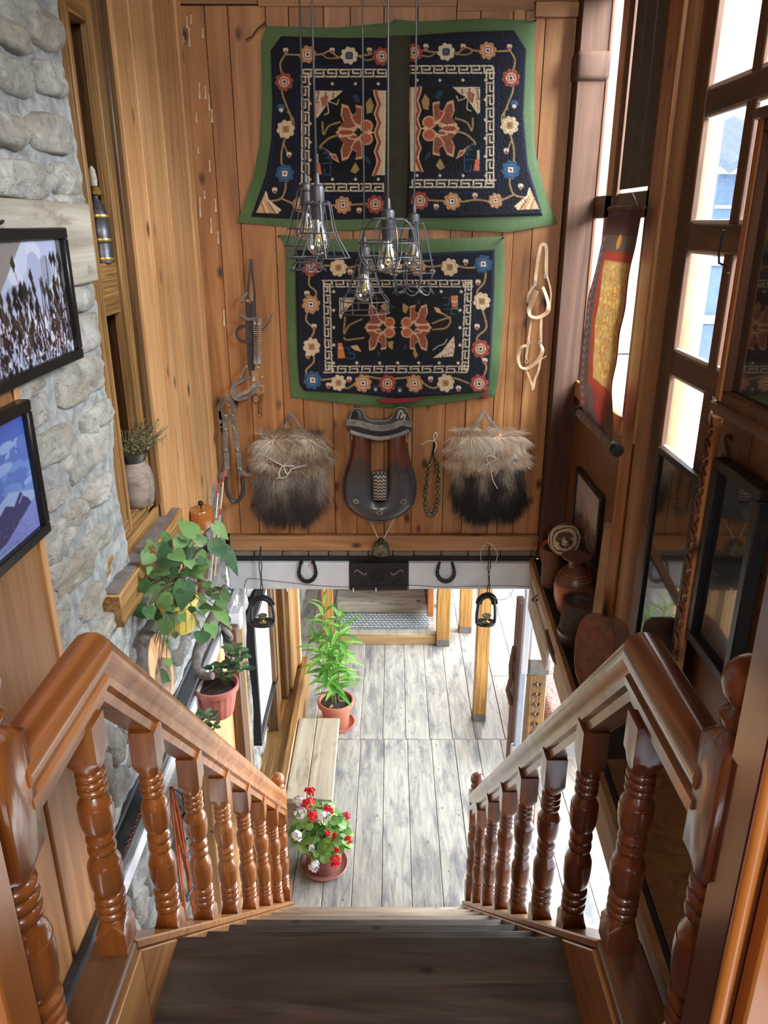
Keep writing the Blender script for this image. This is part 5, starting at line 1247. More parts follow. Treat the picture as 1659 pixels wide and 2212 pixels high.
for i in range(50): c2.ell(rs.uniform(120, 290), rs.uniform(235, 300), 3, 1.5, (104, 112, 180))
c2.blur(); c2.blur()
pic_x('framed_photograph', 'black-framed photograph of blue snowy mountain slopes, lower on the left wall', 'picture', -0.822, 1.30, 1.70, -0.69, -0.37, 0.026, 0.03, 1, M['black'], M['photo_print'], 'pictures on the stone wall', c2, (150, 150))
MB().tube([onX(0, 482, -.82)+Vector((0, 0, 0)), onX(6, 478, -.80)], .004, 6).build('nail', M['iron'], wl)

# ================================================================== NICHE THINGS
M['pewter'] = plain('tarnished_pewter', (78, 76, 80), 0.4, metal=0.6, var=0.25, scale=30)
f = thing('bottle', 'tall tarnished metal bottle with brass bands on the upper niche shelf', 'bottle', (-0.893, 2.565, -0.12))
T = Matrix.Translation((-0.893, 2.565, -0.12)) @ Matrix.Diagonal((.66, .66, .68, 1))
MB().lathe([(.001, 0), (.055, 0), (.056, .02), (.052, .03), (.050, .085), (.054, .09), (.054, .11), (.050, .115), (.049, .19), (.052, .195), (.050, .205), (.030, .26), (.016, .275), (.014, .30), (.001, .30)], T, 28).build('body', M['pewter'], f)
for z in (.012, .095, .198): MB().lathe([(.050, z-.004), (.056, z-.002), (.058, z+.004), (.056, z+.012), (.050, z+.014)], T, 28).build('brass_band', M['brass'], f)
MB().lathe([(.012, .285), (.030, .295), (.034, .31), (.026, .325), (.012, .33), (.001, .332)], T, 22).build('lid', M['brass'], f)
MB().lathe([(.018, .33), (.020, .36), (.014, .40), (.001, .415)], T, 12).build('stopper', M['whitewash'], f)
f = thing('wooden_jar', 'weathered turned wooden jar holding dried twigs on the niche sill', 'jar', (-0.885, 2.59, -0.945))
M['jar_wood'] = wood('grey_turned_wood', (96, 82, 72), (138, 122, 110), (164, 148, 134), 'X', s=2, knots=0.0, rough=.7)
T = Matrix.Translation((-0.885, 2.59, -0.945)) @ Matrix.Diagonal((.9, .9, .86, 1))
MB().lathe([(.001, 0), (.058, 0), (.068, .012), (.074, .06), (.073, .12), (.064, .155), (.050, .172), (.046, .186), (.060, .215), (.062, .222), (.052, .222), (.040, .19), (.001, .18)], T, 32).build('body', M['jar_wood'], f)
MB().lathe([(.048, .186), (.0605, .213), (.063, .225), (.053, .226), (.044, .20)], T, 32).build('dark_rim', M['leather_dark'], f)
M['dried'] = plain('dried_herb', (112, 106, 74), 0.9, var=0.3)
rs = random.Random(3); m_ = MB(); nb = 0
for i in range(70):
    a = rs.uniform(0, 2*pi); s_ = rs.uniform(.2, 1); b0_ = Vector((-0.885+.03*cos(a)*s_, 2.59+.03*sin(a)*s_, -.77)); ln = rs.uniform(.07, .16)
    d = Vector((cos(a)*s_*.8+.35, sin(a)*s_*.8+.1, .8)).normalized(); tip = b0_+d*ln; m_.tube([b0_, b0_+d*ln*.5, tip], .0012, 4)
    for k in range(10):
        q = b0_+d*ln*(.3+.7*k/10); e = Vector((rs.uniform(-1, 1), rs.uniform(-1, 1), rs.uniform(0, 1))).normalized()*.011; n_ = e.cross(d).normalized()*.003; m_.add([q, q+e*.5+n_, q+e, q+e*.5-n_], [(0, 1, 2, 3)])
o = m_.build('dried_twigs', M['dried'], f); o['kind'] = 'stuff'
m_ = MB()
for (x, y, z) in ((0, 0, 0),): 
    m_.sphere((0, 0, .07), (.016, .045, .075), 16, 10)
o = m_.build('stone_slab', plain('smooth_grey_pebble', (142, 134, 128), .7, var=.1)); o.location = (-0.900, 2.475, -.945); tag(o, 'small rounded grey stone slab standing beside the dried-twig jar', 'stone')

# ================================================================== PLANTS ON THE LEFT
def leafmat(name, a, b, rough=.45):
    t = NT(name); v = t.coords(); n = t.noise(v, 30, 3); oi = t.n('ObjectInfo'); m = t.math('ADD', t.math('MULTIPLY', n, .5), t.math('MULTIPLY', oi.outputs['Random'], .6))
    c = t.ramp(m, [(.3, L(a)), (.8, L(b))]); bs = t.bsdf(c, rough, coat=.1, bump=n, bs=.1, bd=.002); bs.inputs['Subsurface Weight'].default_value = 0.0
    tr = t.n('BsdfTranslucent'); t.l(c, tr.inputs[0]); mx = t.n('MixShader'); mx.inputs[0].default_value = .25; t.l(bs.outputs[0], mx.inputs[1]); t.l(tr.outputs[0], mx.inputs[2]); t.l(mx.outputs[0], t.out.inputs[0])
    return t.m
M['leaf'] = leafmat('heart_leaf', (50, 88, 52), (118, 158, 92)); M['leaf_dark'] = leafmat('succulent_leaf', (52, 82, 54), (112, 142, 104), .3)
M['leaf_lily'] = leafmat('lily_leaf', (64, 128, 44), (150, 206, 96)); M['leaf_ger'] = leafmat('geranium_leaf', (60, 110, 44), (150, 190, 96)); M['stem'] = plain('green_stem', (88, 104, 56), .6); M['stem_brown'] = plain('brown_stem', (92, 76, 52), .7)
M['terracotta'] = plain('terracotta', (172, 104, 82), 0.7, var=0.06); M['pink_plastic'] = plain('dusty_pink_plastic', (178, 104, 92), .5, var=.05); M['soil'] = plain('dark_soil', (46, 34, 28), .95, var=.5, scale=60, bump=.8)
M['yellow_pot'] = plain('yellow_plastic_pot', (216, 196, 104), .4, var=.06)
HEART = [(0, 0), (.10, -.12), (.28, -.10), (.43, .08), (.46, .28), (.38, .52), (.22, .76), (0, 1.05)]
def leaf(parent, base, tip, width, nrm, mat, fold=.12, droop=.12, shape=HEART, name='leaf'):
    base, tip = Vector(base), Vector(tip); y = (tip-base); ln = y.length; y = y.normalized(); n = Vector(nrm); n = (n-y*n.dot(y)).normalized(); x = y.cross(n)
    vs = []; fs = []; K = len(shape)
    rows = []
    for i, (hx, hy) in enumerate(shape):
        zc = -droop*ln*max(0, hy)**2
        mid = base+y*ln*hy+n*(zc) if hx == 0 else base+y*ln*max(hy, 0.02)+n*zc
        e = hx/.46*width/2
        L_ = base+y*ln*hy-x*e+n*(zc+fold*e); R = base+y*ln*hy+x*e+n*(zc+fold*e)
        rows.append((mid, L_, R))
    for (m, a, b) in rows: vs += [a, m, b]
    for i in range(K-1):
        o = 3*i; fs += [(o, o+1, o+4, o+3), (o+1, o+2, o+5, o+4)]
    mb = MB(); mb.add(vs, fs); return mb.build(name, mat, parent, ang=80)
tp = thing('trailing_plant', 'trailing green plant with heart-shaped leaves in a yellow wall pot', 'plant', (-0.735, 2.44, -1.38))
T = Matrix.Translation((-0.735, 2.44, -1.37))
prof = [(.001, 0), (.050, 0), (.056, .03), (.068, .10), (.070, .11), (.076, .112), (.076, .125), (.066, .125), (.060, .10), (.001, .098)]
MB().lathe(prof, T, 30).build('pot', M['yellow_pot'], tp); MB().lathe([(.001, .108), (.064, .104)], T, 20).build('soil', M['soil'], tp)
for k in range(15):
    a = 2*pi*k/15; MB().tube([(-0.735+.052*cos(a), 2.44+.052*sin(a), -1.358), (-0.735+.067*cos(a), 2.44+.067*sin(a), -1.272)], .004, 5).build('pot_rib', M['yellow_pot'], tp)
LV = [(770,170,570,20,150),(975,60,1120,228,110),(690,320,552,168,140),(525,365,378,525,230),(520,380,650,450,150),(460,240,385,130,95),(850,275,765,170,110),(950,260,1112,440,150),(1090,320,1228,610,110),(270,380,195,500,150),
 (640,560,690,628,70),(700,570,832,565,110),(245,740,50,688,130),(475,680,312,798,160),(650,690,620,1005,190),(310,720,285,935,135),(400,840,525,1005,150),(230,990,62,1035,140),(330,975,392,1135,120),(455,1020,595,1130,135),
 (450,1110,418,1288,150),(790,845,845,1065,125),(990,960,1142,1182,115),(920,1140,972,1302,125),(838,1240,828,1372,150),(880,940,850,1040,110),(1030,870,1085,985,100),(1060,812,1152,890,95),(960,830,1005,880,70),(350,540,485,602,150),
 (700,320,680,505,135),(810,350,882,472,85),(598,1010,650,1130,80),(540,1235,550,1312,62),(460,1325,475,1395,50),(450,1530,492,1612,80),(250,1640,78,1662,135),(240,1682,288,1560,100),(350,1690,492,1765,125),(320,1800,390,1960,60),
 (220,1000,312,1090,120),(285,600,405,650,120),(880,690,900,760,80),(690,460,720,540,110),(600,640,560,720,90),(760,600,860,650,80),(440,860,380,820,100),(730,960,720,1040,70),(760,1120,800,1180,60),(500,560,560,640,120),(250,330,215,360,60),(850,430,800,500,90)]
rs = random.Random(77); ps = []
for k in range(26):
    a_, b_ = rs.uniform(230, 1000), rs.uniform(200, 1000); t_ = rs.uniform(0, 2*pi); LV.append((a_, b_, a_+90*cos(t_), b_+90*sin(t_)+40, rs.uniform(80, 130)))
for i, (bx, by, tx, ty, w) in enumerate(LV):
    ub, vb, ut, vt = 270+bx/5.028, 1120+by/5.028, 270+tx/5.028, 1120+ty/5.028
    cu, cv_ = (ub+ut)/2, (vb+vt)/2
    d = 2.62+rs.uniform(-.12, .12)+(cv_-1240)*.0006-(cu-390)*-.0012
    r_ = ray(cu, cv_); lim = -0.80/r_.x if r_.x < 0 else 9
    d = min(d, lim-.02)
    if cu < 372 and cv_ > 1390: d = 2.70
    b_ = ray(ub, vb)*d; t_ = ray(ut, vt)*(d-rs.uniform(-.02, .04)); w_ = w/5.028*d/1660*1.28
    tocam = -r_.normalized(); nr = tocam*1.5+Vector((.2, -.1, .4))+Vector((rs.uniform(-.4, .4), rs.uniform(-.4, .4), rs.uniform(-.3, .3)))
    leaf(tp, b_, t_, w_, nr, M['leaf'], rs.uniform(.02, .25), rs.uniform(.02, .2)); ps.append(b_)
mb = MB(); pc = Vector((-0.735, 2.44, -1.26))
for p in ps:
    if p.z < -1.72: continue
    q = Vector((pc.x+rs.uniform(-.03, .03), pc.y+rs.uniform(-.03, .03), pc.z)); up = Vector((0, 0, .08+max(0, .05)))
    mb.tube(bz(q, q+up*.8, (p+q)/2+up*.6, p, 8), .0016, 5)
o = mb.build('stems', M['stem_brown'], tp); o['kind'] = 'stuff'
low = [p for p in ps if p.z <= -1.5 and p.x < -.6]
tr_ = [ray(270+a/5.028, 1120+b/5.028)*2.66 for a, b in ((430, 1280), (420, 1350), (405, 1460), (385, 1560), (350, 1680), (290, 1760), (255, 1800))]
MB().tube(cr(tr_, 5), .0018, 5).build('trailing_vine', M['stem_brown'], tp)
# succulent in the pink pot
sp = thing('succulent_pot', 'dusty pink ribbed pot with a jade plant hanging off the left rail', 'plant', (-0.71, 2.84, -2.03))
T = Matrix.Translation((-0.725, 2.84, -2.01)) @ Matrix.Diagonal((.93, .93, .80, 1))
m_ = MB(); n = 72; vs = []; fs = []; pr = [(.066, 0), (.070, .01), (.088, .13), (.092, .155)]
for (r, z) in pr:
    for k in range(n): rr = r*(1+.04*(1 if (k//2) % 2 else 0)*(0 if z in (0, .155) else 1)); vs.append((rr*cos(2*pi*k/n), rr*sin(2*pi*k/n), z))
for i in range(3):
    for k in range(n): fs.append((i*n+k, i*n+(k+1) % n, (i+1)*n+(k+1) % n, (i+1)*n+k))
fs.append(tuple(reversed(range(n)))); m_.add(vs, fs, T); m_.build('pot', M['pink_plastic'], sp, ang=30)
MB().lathe([(.092, .152), (.104, .156), (.106, .185), (.100, .190), (.094, .185), (.090, .15), (.001, .150)], T, 36).build('rim', M['pink_plastic'], sp)
MB().lathe([(.001, .158), (.092, .155)], T, 24).build('soil', M['soil'], sp)
OVAL = [(0, 0), (.16, .08), (.34, .3), (.44, .55), (.38, .8), (.2, .96), (0, 1.02)]
def rosette(root, c, n, r, mat, seed, up=.5):
    rs = random.Random(seed)
    for k in range(n):
        a = 2.4*k; e = up*(k/n)+.15; d = Vector((cos(a)*cos(e), sin(a)*cos(e), sin(e))); ln = r*rs.uniform(.75, 1.1)
        leaf(root, c+d*.004, c+d*ln, ln*.62, (-d.x*.3, -d.y*.3, 1), mat, .1, .1, OVAL)
for i, (u, v, r) in enumerate(((505, 1405, .06), (518, 1420, .065), (520, 1445, .06), (497, 1445, .05), (475, 1440, .055), (460, 1448, .045), (484, 1462, .04))):
    c = ray(u, v)*(3.28-.0*i); rosette(sp, c, 6, r, M['leaf_dark'], i)
    MB().tube([Vector((-0.69, 2.86, -1.885)), (c+Vector((-0.69, 2.86, -1.885)))/2+Vector((0, 0, .02)), c], .004, 6).build('stem', M['stem'], sp)
for a in (-.5, .6): MB().tube([(-0.71+.1*cos(a+1.6), 2.84+.1*sin(a+1.6), -1.86), (-0.77, 2.84+a*.15, -1.85)], .003, 6).build('hanger', M['iron'], sp)
s2_ = thing('small_succulent', 'small dark succulent rosette below the pink pot, behind the handrail', 'plant', tuple(ray(438, 1572)*3.2))
c = ray(438, 1568)*3.2
for k, (dx, dz) in enumerate(((-.03, .03), (.03, .035), (0, .0), (.04, -.01), (-.045, -.005), (.01, .055))): rosette(s2_, c+Vector((dx, 0, dz)), 6, .045, M['leaf_dark'], 40+k)
MB().tube([c, c+Vector((-.06, .02, -.06)), onX(420, 1600, -.80)], .005, 6).build('stem', M['stem'], s2_)

M['driftwood'] = wood('grey_driftwood', (70, 64, 60), (112, 104, 98), (140, 132, 124), 'Z', s=2, knots=0, rough=.75)
hn = MB(); P = cr([ray(u, v)*d for u, v, d in ((486, 1268, 3.35), (468, 1320, 3.2), (446, 1370, 3.1), (428, 1410, 3.05), (424, 1440, 3.02), (436, 1458, 3.0), (463, 1460, 2.98))], 6); n = len(P)
hn.tube(P, [.013+.018*sin(pi*min(1, (i/n)*1.3))*(1-i/n)+.002 if i < n-1 else .003 for i in range(n)], 12)
o = hn.build('driftwood_horn', M['driftwood']); tag(o, 'grey curved driftwood horn tapering to a point above the pink pot', 'driftwood')
M['slice_paint'] = plain('faded_painted_wood', (150, 122, 104), .6, var=.25, scale=24)
ws = thing('wood_slice', 'round bark-edged wood slice with faded painting, behind the left handrail', 'plaque', tuple(onX(345, 1450, -.80)))
c = onX(342, 1448, -.80); T = frame(c, (0, 1, 0), z=(1, -.12, .15)); rs = random.Random(4)
mb = MB(); mb.lathe([(.001, -.05), (.098, -.05), (.104, -.02), (.102, .0), (.098, .012), (.001, .012)], T @ Matrix.Diagonal((1.15, 1.4, 1, 1)), 28); mb.build('bark', M['driftwood'], ws)
MB().lathe([(.001, .014), (.094, .014), (.098, .010)], T @ Matrix.Diagonal((1.15, 1.4, 1, 1)), 28).build('cut_face', M['pine_light'], ws)
MB().lathe([(.001, .0155), (.066, .0155)], T @ Matrix.Translation((-.01, -.03, 0)) @ Matrix.Diagonal((1.2, 1.15, 1, 1)), 28).build('painted_picture', M['slice_paint'], ws)

# wooden canister, arrows, stone pillar edge in the corner
cn = thing('wooden_canister', 'small orange-brown wooden canister with dark knob on the pine panel', 'canister', tuple(onX(436, 1118, -.80)))
c = onX(436, 1116, -.79); T = frame(c, (0.25, 1, 0), z=(0, 0, 1))
MB().lathe([(.001, -.040), (.058, -.040), (.060, -.036), (.060, .034), (.057, .038), (.001, .038)], T @ Matrix.Diagonal((1, .8, 1, 1)), 24).build('body', M['varnish'], cn)
MB().sphere((c.x, c.y, c.z+.062), .012).build('knob', M['iron'], cn); MB().tube([c+Vector((0, 0, .036)), c+Vector((0, 0, .055))], .003, 6).build('knob_stem', M['iron'], cn)
MB().box((c.x-.012, c.y-.02, c.z-.056), (c.x+.012, c.y+.02, c.z-.040)).build('foot', M['iron'], cn, bevel=.003)
rs = random.Random(8)
M['bamboo'] = plain('pale_cane', (196, 164, 118), .5, var=.1); M['arrow_white'] = plain('chalk_white_cane', (214, 206, 194), .6, var=.1); M['red_band'] = plain('red_thread', (168, 48, 44), .6)
for i, (u0, v0, u1, v1, m_, wd, lab) in enumerate(((484, 1020, 463, 1245, 'bamboo', .0045, 'thickest pale cane arrow with red bands leaning in the left corner'), (473, 1045, 455, 1255, 'arrow_white', .003, 'thin chalk-white arrow with a red tip band, second in the corner bundle'), (467, 1060, 448, 1250, 'driftwood', .003, 'thin dark arrow shaft leaning behind the heart-leaf plant'))):
    a_ = thing('arrow', lab, 'arrow', tuple(onX(u1, v1, -.775)), 'arrows in the left corner')
    A, B = onX(u0, v0, -.78+.0*i), onX(u1, v1, -.775)
    A = ray(u0, v0)*3.58; B = ray(u1, v1)*3.5
    MB().tube([A, B], wd, 8).build('shaft', M[m_], a_)
    for t0, t1 in ((0.0, .10), (.36, .42)): MB().tube([A.lerp(B, t0), A.lerp(B, t1)], wd*1.15, 8).build('band', M['red_band'], a_)
qv = thing('quiver', 'narrow brown wooden quiver holding the arrows in the left corner', 'quiver', tuple(onX(440, 1300, -.80)))
MB().tube([ray(446, 1190)*3.5, ray(430, 1300)*3.4], .018, 10).build('tube', M['dark_post'], qv); MB().tube([ray(450, 1180)*3.5, ray(448, 1194)*3.5], .021, 10).build('cap', M['iron'], qv)
# corner stone strip beside the end of the far wall
rs = random.Random(12); z = -1.22; k = 0
while z > -1.84:
    h = rs.uniform(.09, .16); rnd_poly_stone(3.60, z-h/2, .10, h/2, -.842, .016, 2000+k, M['stone_dark'], wl, 0, 12); z -= h; k += 1
# switch box on the rail
sw = thing('junction_box', 'white plastic electrical box on the rail by the left stirrup', 'box', tuple(onX(515, 1345, -.79)))
a = ray(510, 1336)*4.0
MB().box((a.x-.03, a.y-.04, a.z-.045), (a.x+.028, a.y+.05, a.z+.05)).build('housing', M['white_trim'], sw, bevel=.004); MB().tube([a+Vector((0, .03, .05)), a+Vector((0, .03, .12))], .004, 6).build('cable_stub', M['white_trim'], sw)
# cables hanging behind the left balusters
M['orange_cable'] = plain('orange_brown_cable', (168, 84, 40), .4, var=.1); M['blue_cable'] = plain('blue_cable', (70, 84, 110), .5)
cb_ = thing('cable_bundle', 'bundle of orange-brown electric cables hanging behind the left balusters', 'cables', tuple(onX(400, 1950, -.80)))
rs = random.Random(6)
for i in range(11):
    o_ = rs.uniform(-1, 1); pts = [(371+o_*3, 1700), (384+o_*8+i*.6, 1780), (394+o_*6+i*1.2, 1860), (414+o_*4, 1930), (426+o_*3, 2000), (432, 2060)] if i > 4 else [(369+o_*3, 1700), (379+o_*5, 1780), (388+o_*5, 1860), (395+o_*3, 1930), (400+o_*3, 2000), (404, 2060)]
    MB().tube(cr([onX(u, v, -.80+rs.uniform(-.01, .012)) for u, v in pts], 5), .0042, 6).build('cable', M['orange_cable'], cb_)
for pts in ([(370, 1702), (392, 1715), (398, 1740), (412, 1800), (430, 1850)], [(388, 1742), (402, 1755), (418, 1762)], [(456, 1796), (478, 1802)]): MB().tube(cr([onX(u, v, -.77) for u, v in pts], 5), .0035, 6).build('black_wire', M['black'], cb_)
for pts in ([(415, 1826), (406, 1845), (401, 1852)], [(425, 1906), (412, 1925), (404, 1942)]): MB().tube(cr([onX(u, v, -.76) for u, v in pts], 5), .004, 6).build('blue_wire', M['blue_cable'], cb_)
MB().box((-.84, 2.56, -2.45), (-.80, 2.585, -1.9)).build('black_pipe', M['black'], cb_)
tw = thing('twisted_wire', 'thin red and black twisted wire running along the left rail', 'wire', tuple(onX(285, 1790, -.785)))
for s_ in (0, pi):
    P = []; A, B = onX(303, 1752, -.783), onX(270, 1840, -.783)
    for i in range(60): t = i/59; P.append(A.lerp(B, t)+Vector((.003*cos(t*40+s_), 0, .004*sin(t*40+s_))))
    MB().tube(P, .002, 5).build('strand', M['red_band'] if s_ else M['black'], tw)
# ================================================================== LOWER ROOM
def at(u, v, z=FZ): return onZ(u, v, z)
bn = thing('bench', 'pale wooden plank bench along the left wall, below the landing', 'bench', (-0.55, 4.4, FZ))
for a, b in ((-.66, -.52), (-.518, -.345)):
    MB().hexa([(a, 4.12, -3.645), (b, 4.12, -3.645), (b+.0, 5.02, -3.645), (a, 5.02, -3.645)], [(a, 4.12, -3.60), (b, 4.12, -3.60), (b, 5.02, -3.60), (a, 5.02, -3.60)]).build('seat_board', M['bench'], bn, bevel=.006)
MB().box((-.655, 4.15, -3.95), (-.36, 4.19, -3.646)).build('leg', M['bench'], bn); MB().box((-.655, 4.94, -3.95), (-.36, 4.98, -3.646)).build('leg', M['bench'], bn)
MB().box((-.385, 4.19, -3.74), (-.365, 4.94, -3.646)).build('apron', M['bench'], bn)
o = MB().box((-.72, 3.80, -3.95), (-.665, 5.9, -3.585)).build('trim_11', M['zebra_y'], None, bevel=.008); struct(o)
# tall bark pillar + rope-like trunk
m_ = MB()
def bark(a, b):
    an = 2*pi*a; z = -3.9+2.1*b; r = .034*(1+.22*sin(an*3+z*9)+.15*noise.noise(Vector((cos(an)*2, sin(an)*2, z*7)))); return (-.835+r*cos(an), 3.93+r*sin(an), z)
m_.grid(bark, 24, 90); o = m_.build('bark_trunk', M['stone_dark']); tag(o, 'rough grey bark trunk standing against the lower left wall', 'trunk')
tw = thing('twisted_branch', 'dark twisted liana branch rising behind the pink pot', 'branch', tuple(ray(492, 1440)*3.75))
for s_ in range(3):
    P = []; A, B = ray(482, 1300)*3.70, ray(500, 1440)*3.74
    for i in range(40): t = i/39; P.append(A.lerp(B, t)+Vector((.014*cos(t*16+s_*2.1), .014*sin(t*16+s_*2.1), 0)))
    MB().tube(P, .013, 8).build('strand', M['driftwood'] if s_ != 1 else M['black_void'], tw)
# big picture on the lower left wall
t = NT('pale_watercolour'); v = t.coords(False); n1 = t.noise(v, 2.2, 4, 1.2); n2 = t.noise(t.scale(v, (1, 3, 1)), 7, 4, 1)
c = t.ramp(n1, [(.35, L((206, 214, 220))), (.5, L((222, 224, 214))), (.62, L((176, 198, 186))), (.75, L((188, 164, 120)))]); t.bsdf(t.mix(t.ramp(n2, [(.55, (0, 0, 0, 1)), (.7, (.5, .5, .5, 1))]), c, L((150, 170, 150))), .1, coat=.4); M['water'] = t.m
pic_x('framed_painting', 'large black-framed pale watercolour on the lower left wall behind the stirrup', 'picture', -0.86, 4.18, 5.0, -3.22, -2.30, 0.035, 0.06, 1, M['black'], M['water'])
# lily in terracotta pot
lp = thing('potted_lily', 'tall leafy green lily in a terracotta pot on the lower floor', 'plant', (-.40, 5.42, FZ))
T = Matrix.Translation((-.40, 5.42, FZ))
MB().lathe([(.001, .0), (.14, .0), (.155, .03), (.148, .03), (.136, .01), (.001, .008)], T, 32).build('saucer', M['terracotta'], lp)
MB().lathe([(.001, .012), (.095, .012), (.10, .02), (.128, .19), (.148, .195), (.152, .23), (.147, .245), (.136, .245), (.128, .21), (.001, .20)], T, 36).build('pot', M['terracotta'], lp)
MB().lathe([(.001, .222), (.13, .215)], T, 24).build('soil', M['soil'], lp)
for i in range(14):
    a = i*2.1; r = .03+.09*((i*37) % 10)/10; MB().sphere((-.40+r*cos(a), 5.42+r*sin(a), FZ+.225), (.016, .012, .009), 7, 5).build('bark_chip', M['pine'] if i % 2 else M['stem_brown'], lp)
LANCE = [(0, 0), (.22, .12), (.4, .35), (.36, .62), (.18, .85), (0, 1.0)]
proto = leaf(lp, (0, 0, 0), (.18, 0, .04), .046, (0, 0, 1), M['leaf_lily'], .25, .45, LANCE)
W0 = world_of(lp); proto.data.transform(Matrix.Translation(lp.location)); first = True
rs = random.Random(14)
for si, (sx, sy, hx, hy, H) in enumerate(((-.03, .0, -.08, .03, .92), (.02, .03, .05, -.02, .84), (.0, -.03, -.13, -.06, .66), (-.01, .02, -.03, .04, .58))):
    b0_ = Vector((-.40+sx, 5.42+sy, FZ+.2)); tp_ = Vector((-.40+hx, 5.42+hy, FZ+.2+H)); P = bz(b0_, b0_+Vector((0, 0, H*.4)), tp_-Vector((0, 0, H*.3)), tp_, 12)
    MB().tube(P, [.006-.003*i/12 for i in range(13)], 7).build('stalk', M['stem'], lp)
    n = 34 if H > .7 else 24
    for k in range(n):
        f_ = .12+.88*(k/n)**.8; i0 = min(int(f_*12), 11); p = P[i0].lerp(P[i0+1], f_*12-i0); a = k*2.4+si; near = max(0, (f_-.8)/.2)
        o = proto if first else proto.copy()
        if not first: COL.objects.link(o)
        first = False
        o.location = p-lp.location; o.rotation_euler = (0, -.15-near*.85+rs.uniform(-.25, .15), a); s_ = rs.uniform(.85, 1.25)*(1-.42*near); o.scale = (s_, s_, s_)
# geranium pot
gp = thing('geranium_pot', 'pot of red and white geraniums at the foot of the stairs', 'plant', (-.36, 3.86, FZ))
T = Matrix.Translation((-.39, 3.90, FZ))
M['terra_pink'] = plain('pinkish_terracotta', (150, 100, 92), .55, var=.08)
MB().lathe([(.001, 0), (.135, 0), (.155, .028), (.150, .032), (.132, .010), (.001, .008)], T, 36).build('saucer', M['terra_pink'], gp)
MB().lathe([(.001, .01), (.10, .01), (.108, .03), (.125, .19), (.130, .20), (.138, .205), (.140, .235), (.130, .235), (.125, .2), (.001, .19)], T, 36).build('pot', M['terra_pink'], gp)
MB().lathe([(.001, .215), (.128, .21)], T, 24).build('soil', M['soil'], gp)
ROUND = [(0, .06), (.22, -.06), (.42, .08), (.48, .34), (.46, .62), (.32, .86), (.14, .97), (0, .94)]
rs = random.Random(19); gl0 = leaf(gp, (0, 0, 0), (.058, 0, 0), .062, (0, 0, 1), M['leaf_ger'], .25, .1, ROUND); gl0.data.transform(Matrix.Translation(gp.location)); first = True
for k in range(190):
    a = rs.uniform(0, 2*pi); r = .18*sqrt(rs.random()); z = .25+.26*(1-(r/.18)**2)*rs.uniform(.35, 1)
    o = gl0 if first else gl0.copy()
    if not first: COL.objects.link(o)
    first = False
    o.location = Vector((-.41+r*cos(a)*.95, 3.90+r*sin(a)*.95, FZ+z))-gp.location; o.rotation_euler = (rs.uniform(-.5, .5), rs.uniform(-.1, .7), a+rs.uniform(-.6, .6)); s_ = rs.uniform(.65, 1.1); o.scale = (s_,)*3
M['petal_red'] = plain('red_petal', (206, 22, 36), .6, var=.15); M['petal_white'] = plain('white_petal', (226, 226, 232), .6, var=.05)
def cluster(p, r, col, seed, n=22):
    rs = random.Random(seed); m_ = MB()
    for k in range(n):
        d = Vector((rs.gauss(0, 1), rs.gauss(0, 1), rs.gauss(0, 1)+.4)).normalized(); c = p+d*r*rs.uniform(.55, 1)
        for j in range(4):
            a = j*pi/2+rs.random(); t1 = d.orthogonal().normalized(); t2 = d.cross(t1); e = t1*cos(a)+t2*sin(a); f_ = t1*-sin(a)+t2*cos(a)
            m_.add([c, c+e*.009+f_*.007+d*.002, c+e*.017+d*.004, c+e*.009-f_*.007+d*.002], [(0, 1, 2, 3)])
    m_.build('flower_head', col, gp, ang=180)
    MB().tube([p, (p+Vector((-.39, 3.90, FZ+.3)))/2+Vector((0, 0, .05)), Vector((-.39, 3.90, FZ+.25))], .002, 5).build('flower_stalk', M['stem'], gp)
for i, (u, v, d, r, c_) in enumerate(((672, 1710, 4.62, .026, 'r'), (664, 1708, 4.64, .014, 'r'), (669, 1736, 4.6, .042, 'r'), (657, 1735, 4.62, .022, 'r'), (676, 1764, 4.58, .040, 'r'), (645, 1728, 4.62, .034, 'w'), (649, 1758, 4.6, .040, 'w'), (700, 1768, 4.6, .046, 'w'),
     (642, 1806, 4.68, .036, 'w'), (678, 1871, 4.72, .036, 'w'), (706, 1748, 4.66, .024, 'r'), (714, 1752, 4.66, .020, 'r'), (748, 1763, 4.76, .026, 'r'), (753, 1813, 4.8, .026, 'r'), (724, 1862, 4.78, .040, 'r'), (708, 1800, 4.72, .016, 'r'), (724, 1806, 4.74, .014, 'r'), (727, 1836, 4.75, .016, 'r'), (673, 1832, 4.66, .014, 'w'))):
    cluster(ray(u, v)*d, r*.9, M['petal_red'] if c_ == 'r' else M['petal_white'], 60+i, 26 if r > .03 else 12)
# step platform with textured mat
pl = empty_struct('floor_step', (.05, 7.6, FZ))
def pb(nm, a, b, m, bev=.004): return MB().box(a, b).build(nm, m, pl, bevel=bev)
pb('kerb', (-.50, 6.72, FZ), (.52, 6.82, FZ+.10), M['zebra_orange_x'], .008); pb('kerb_top', (-.50, 6.73, FZ+.10), (.52, 6.83, FZ+.112), M['bench'])
pb('deck', (-.50, 6.83, FZ), (.52, 9.3, FZ+.10), M['whitewash_x'])
pb('upper_step', (-.50, 7.20, FZ+.10), (.52, 9.3, FZ+.24), M['whitewash_x'], .01)
for k in range(4): pb('back_board', (-.36, 7.55, FZ+.24+k*.17), (.52, 7.58, FZ+.24+k*.17+.165), M['whitewash_x'])
pb('dark_gap', (-.50, 7.50, FZ+.24), (-.36, 7.60, FZ+1.2), M['black_void'])
mt = thing('ribbed_mat', 'grey rubber ribbed mat on the step beyond the lily', 'mat', (0, 7.07, FZ+.10))
M['rubber'] = plain('grey_rubber', (120, 126, 130), .5, var=.12)
MB().box((-.46, 6.84, FZ+.10), (.46, 7.17, FZ+.108)).build('sheet', M['rubber'], mt)
mb = MB()
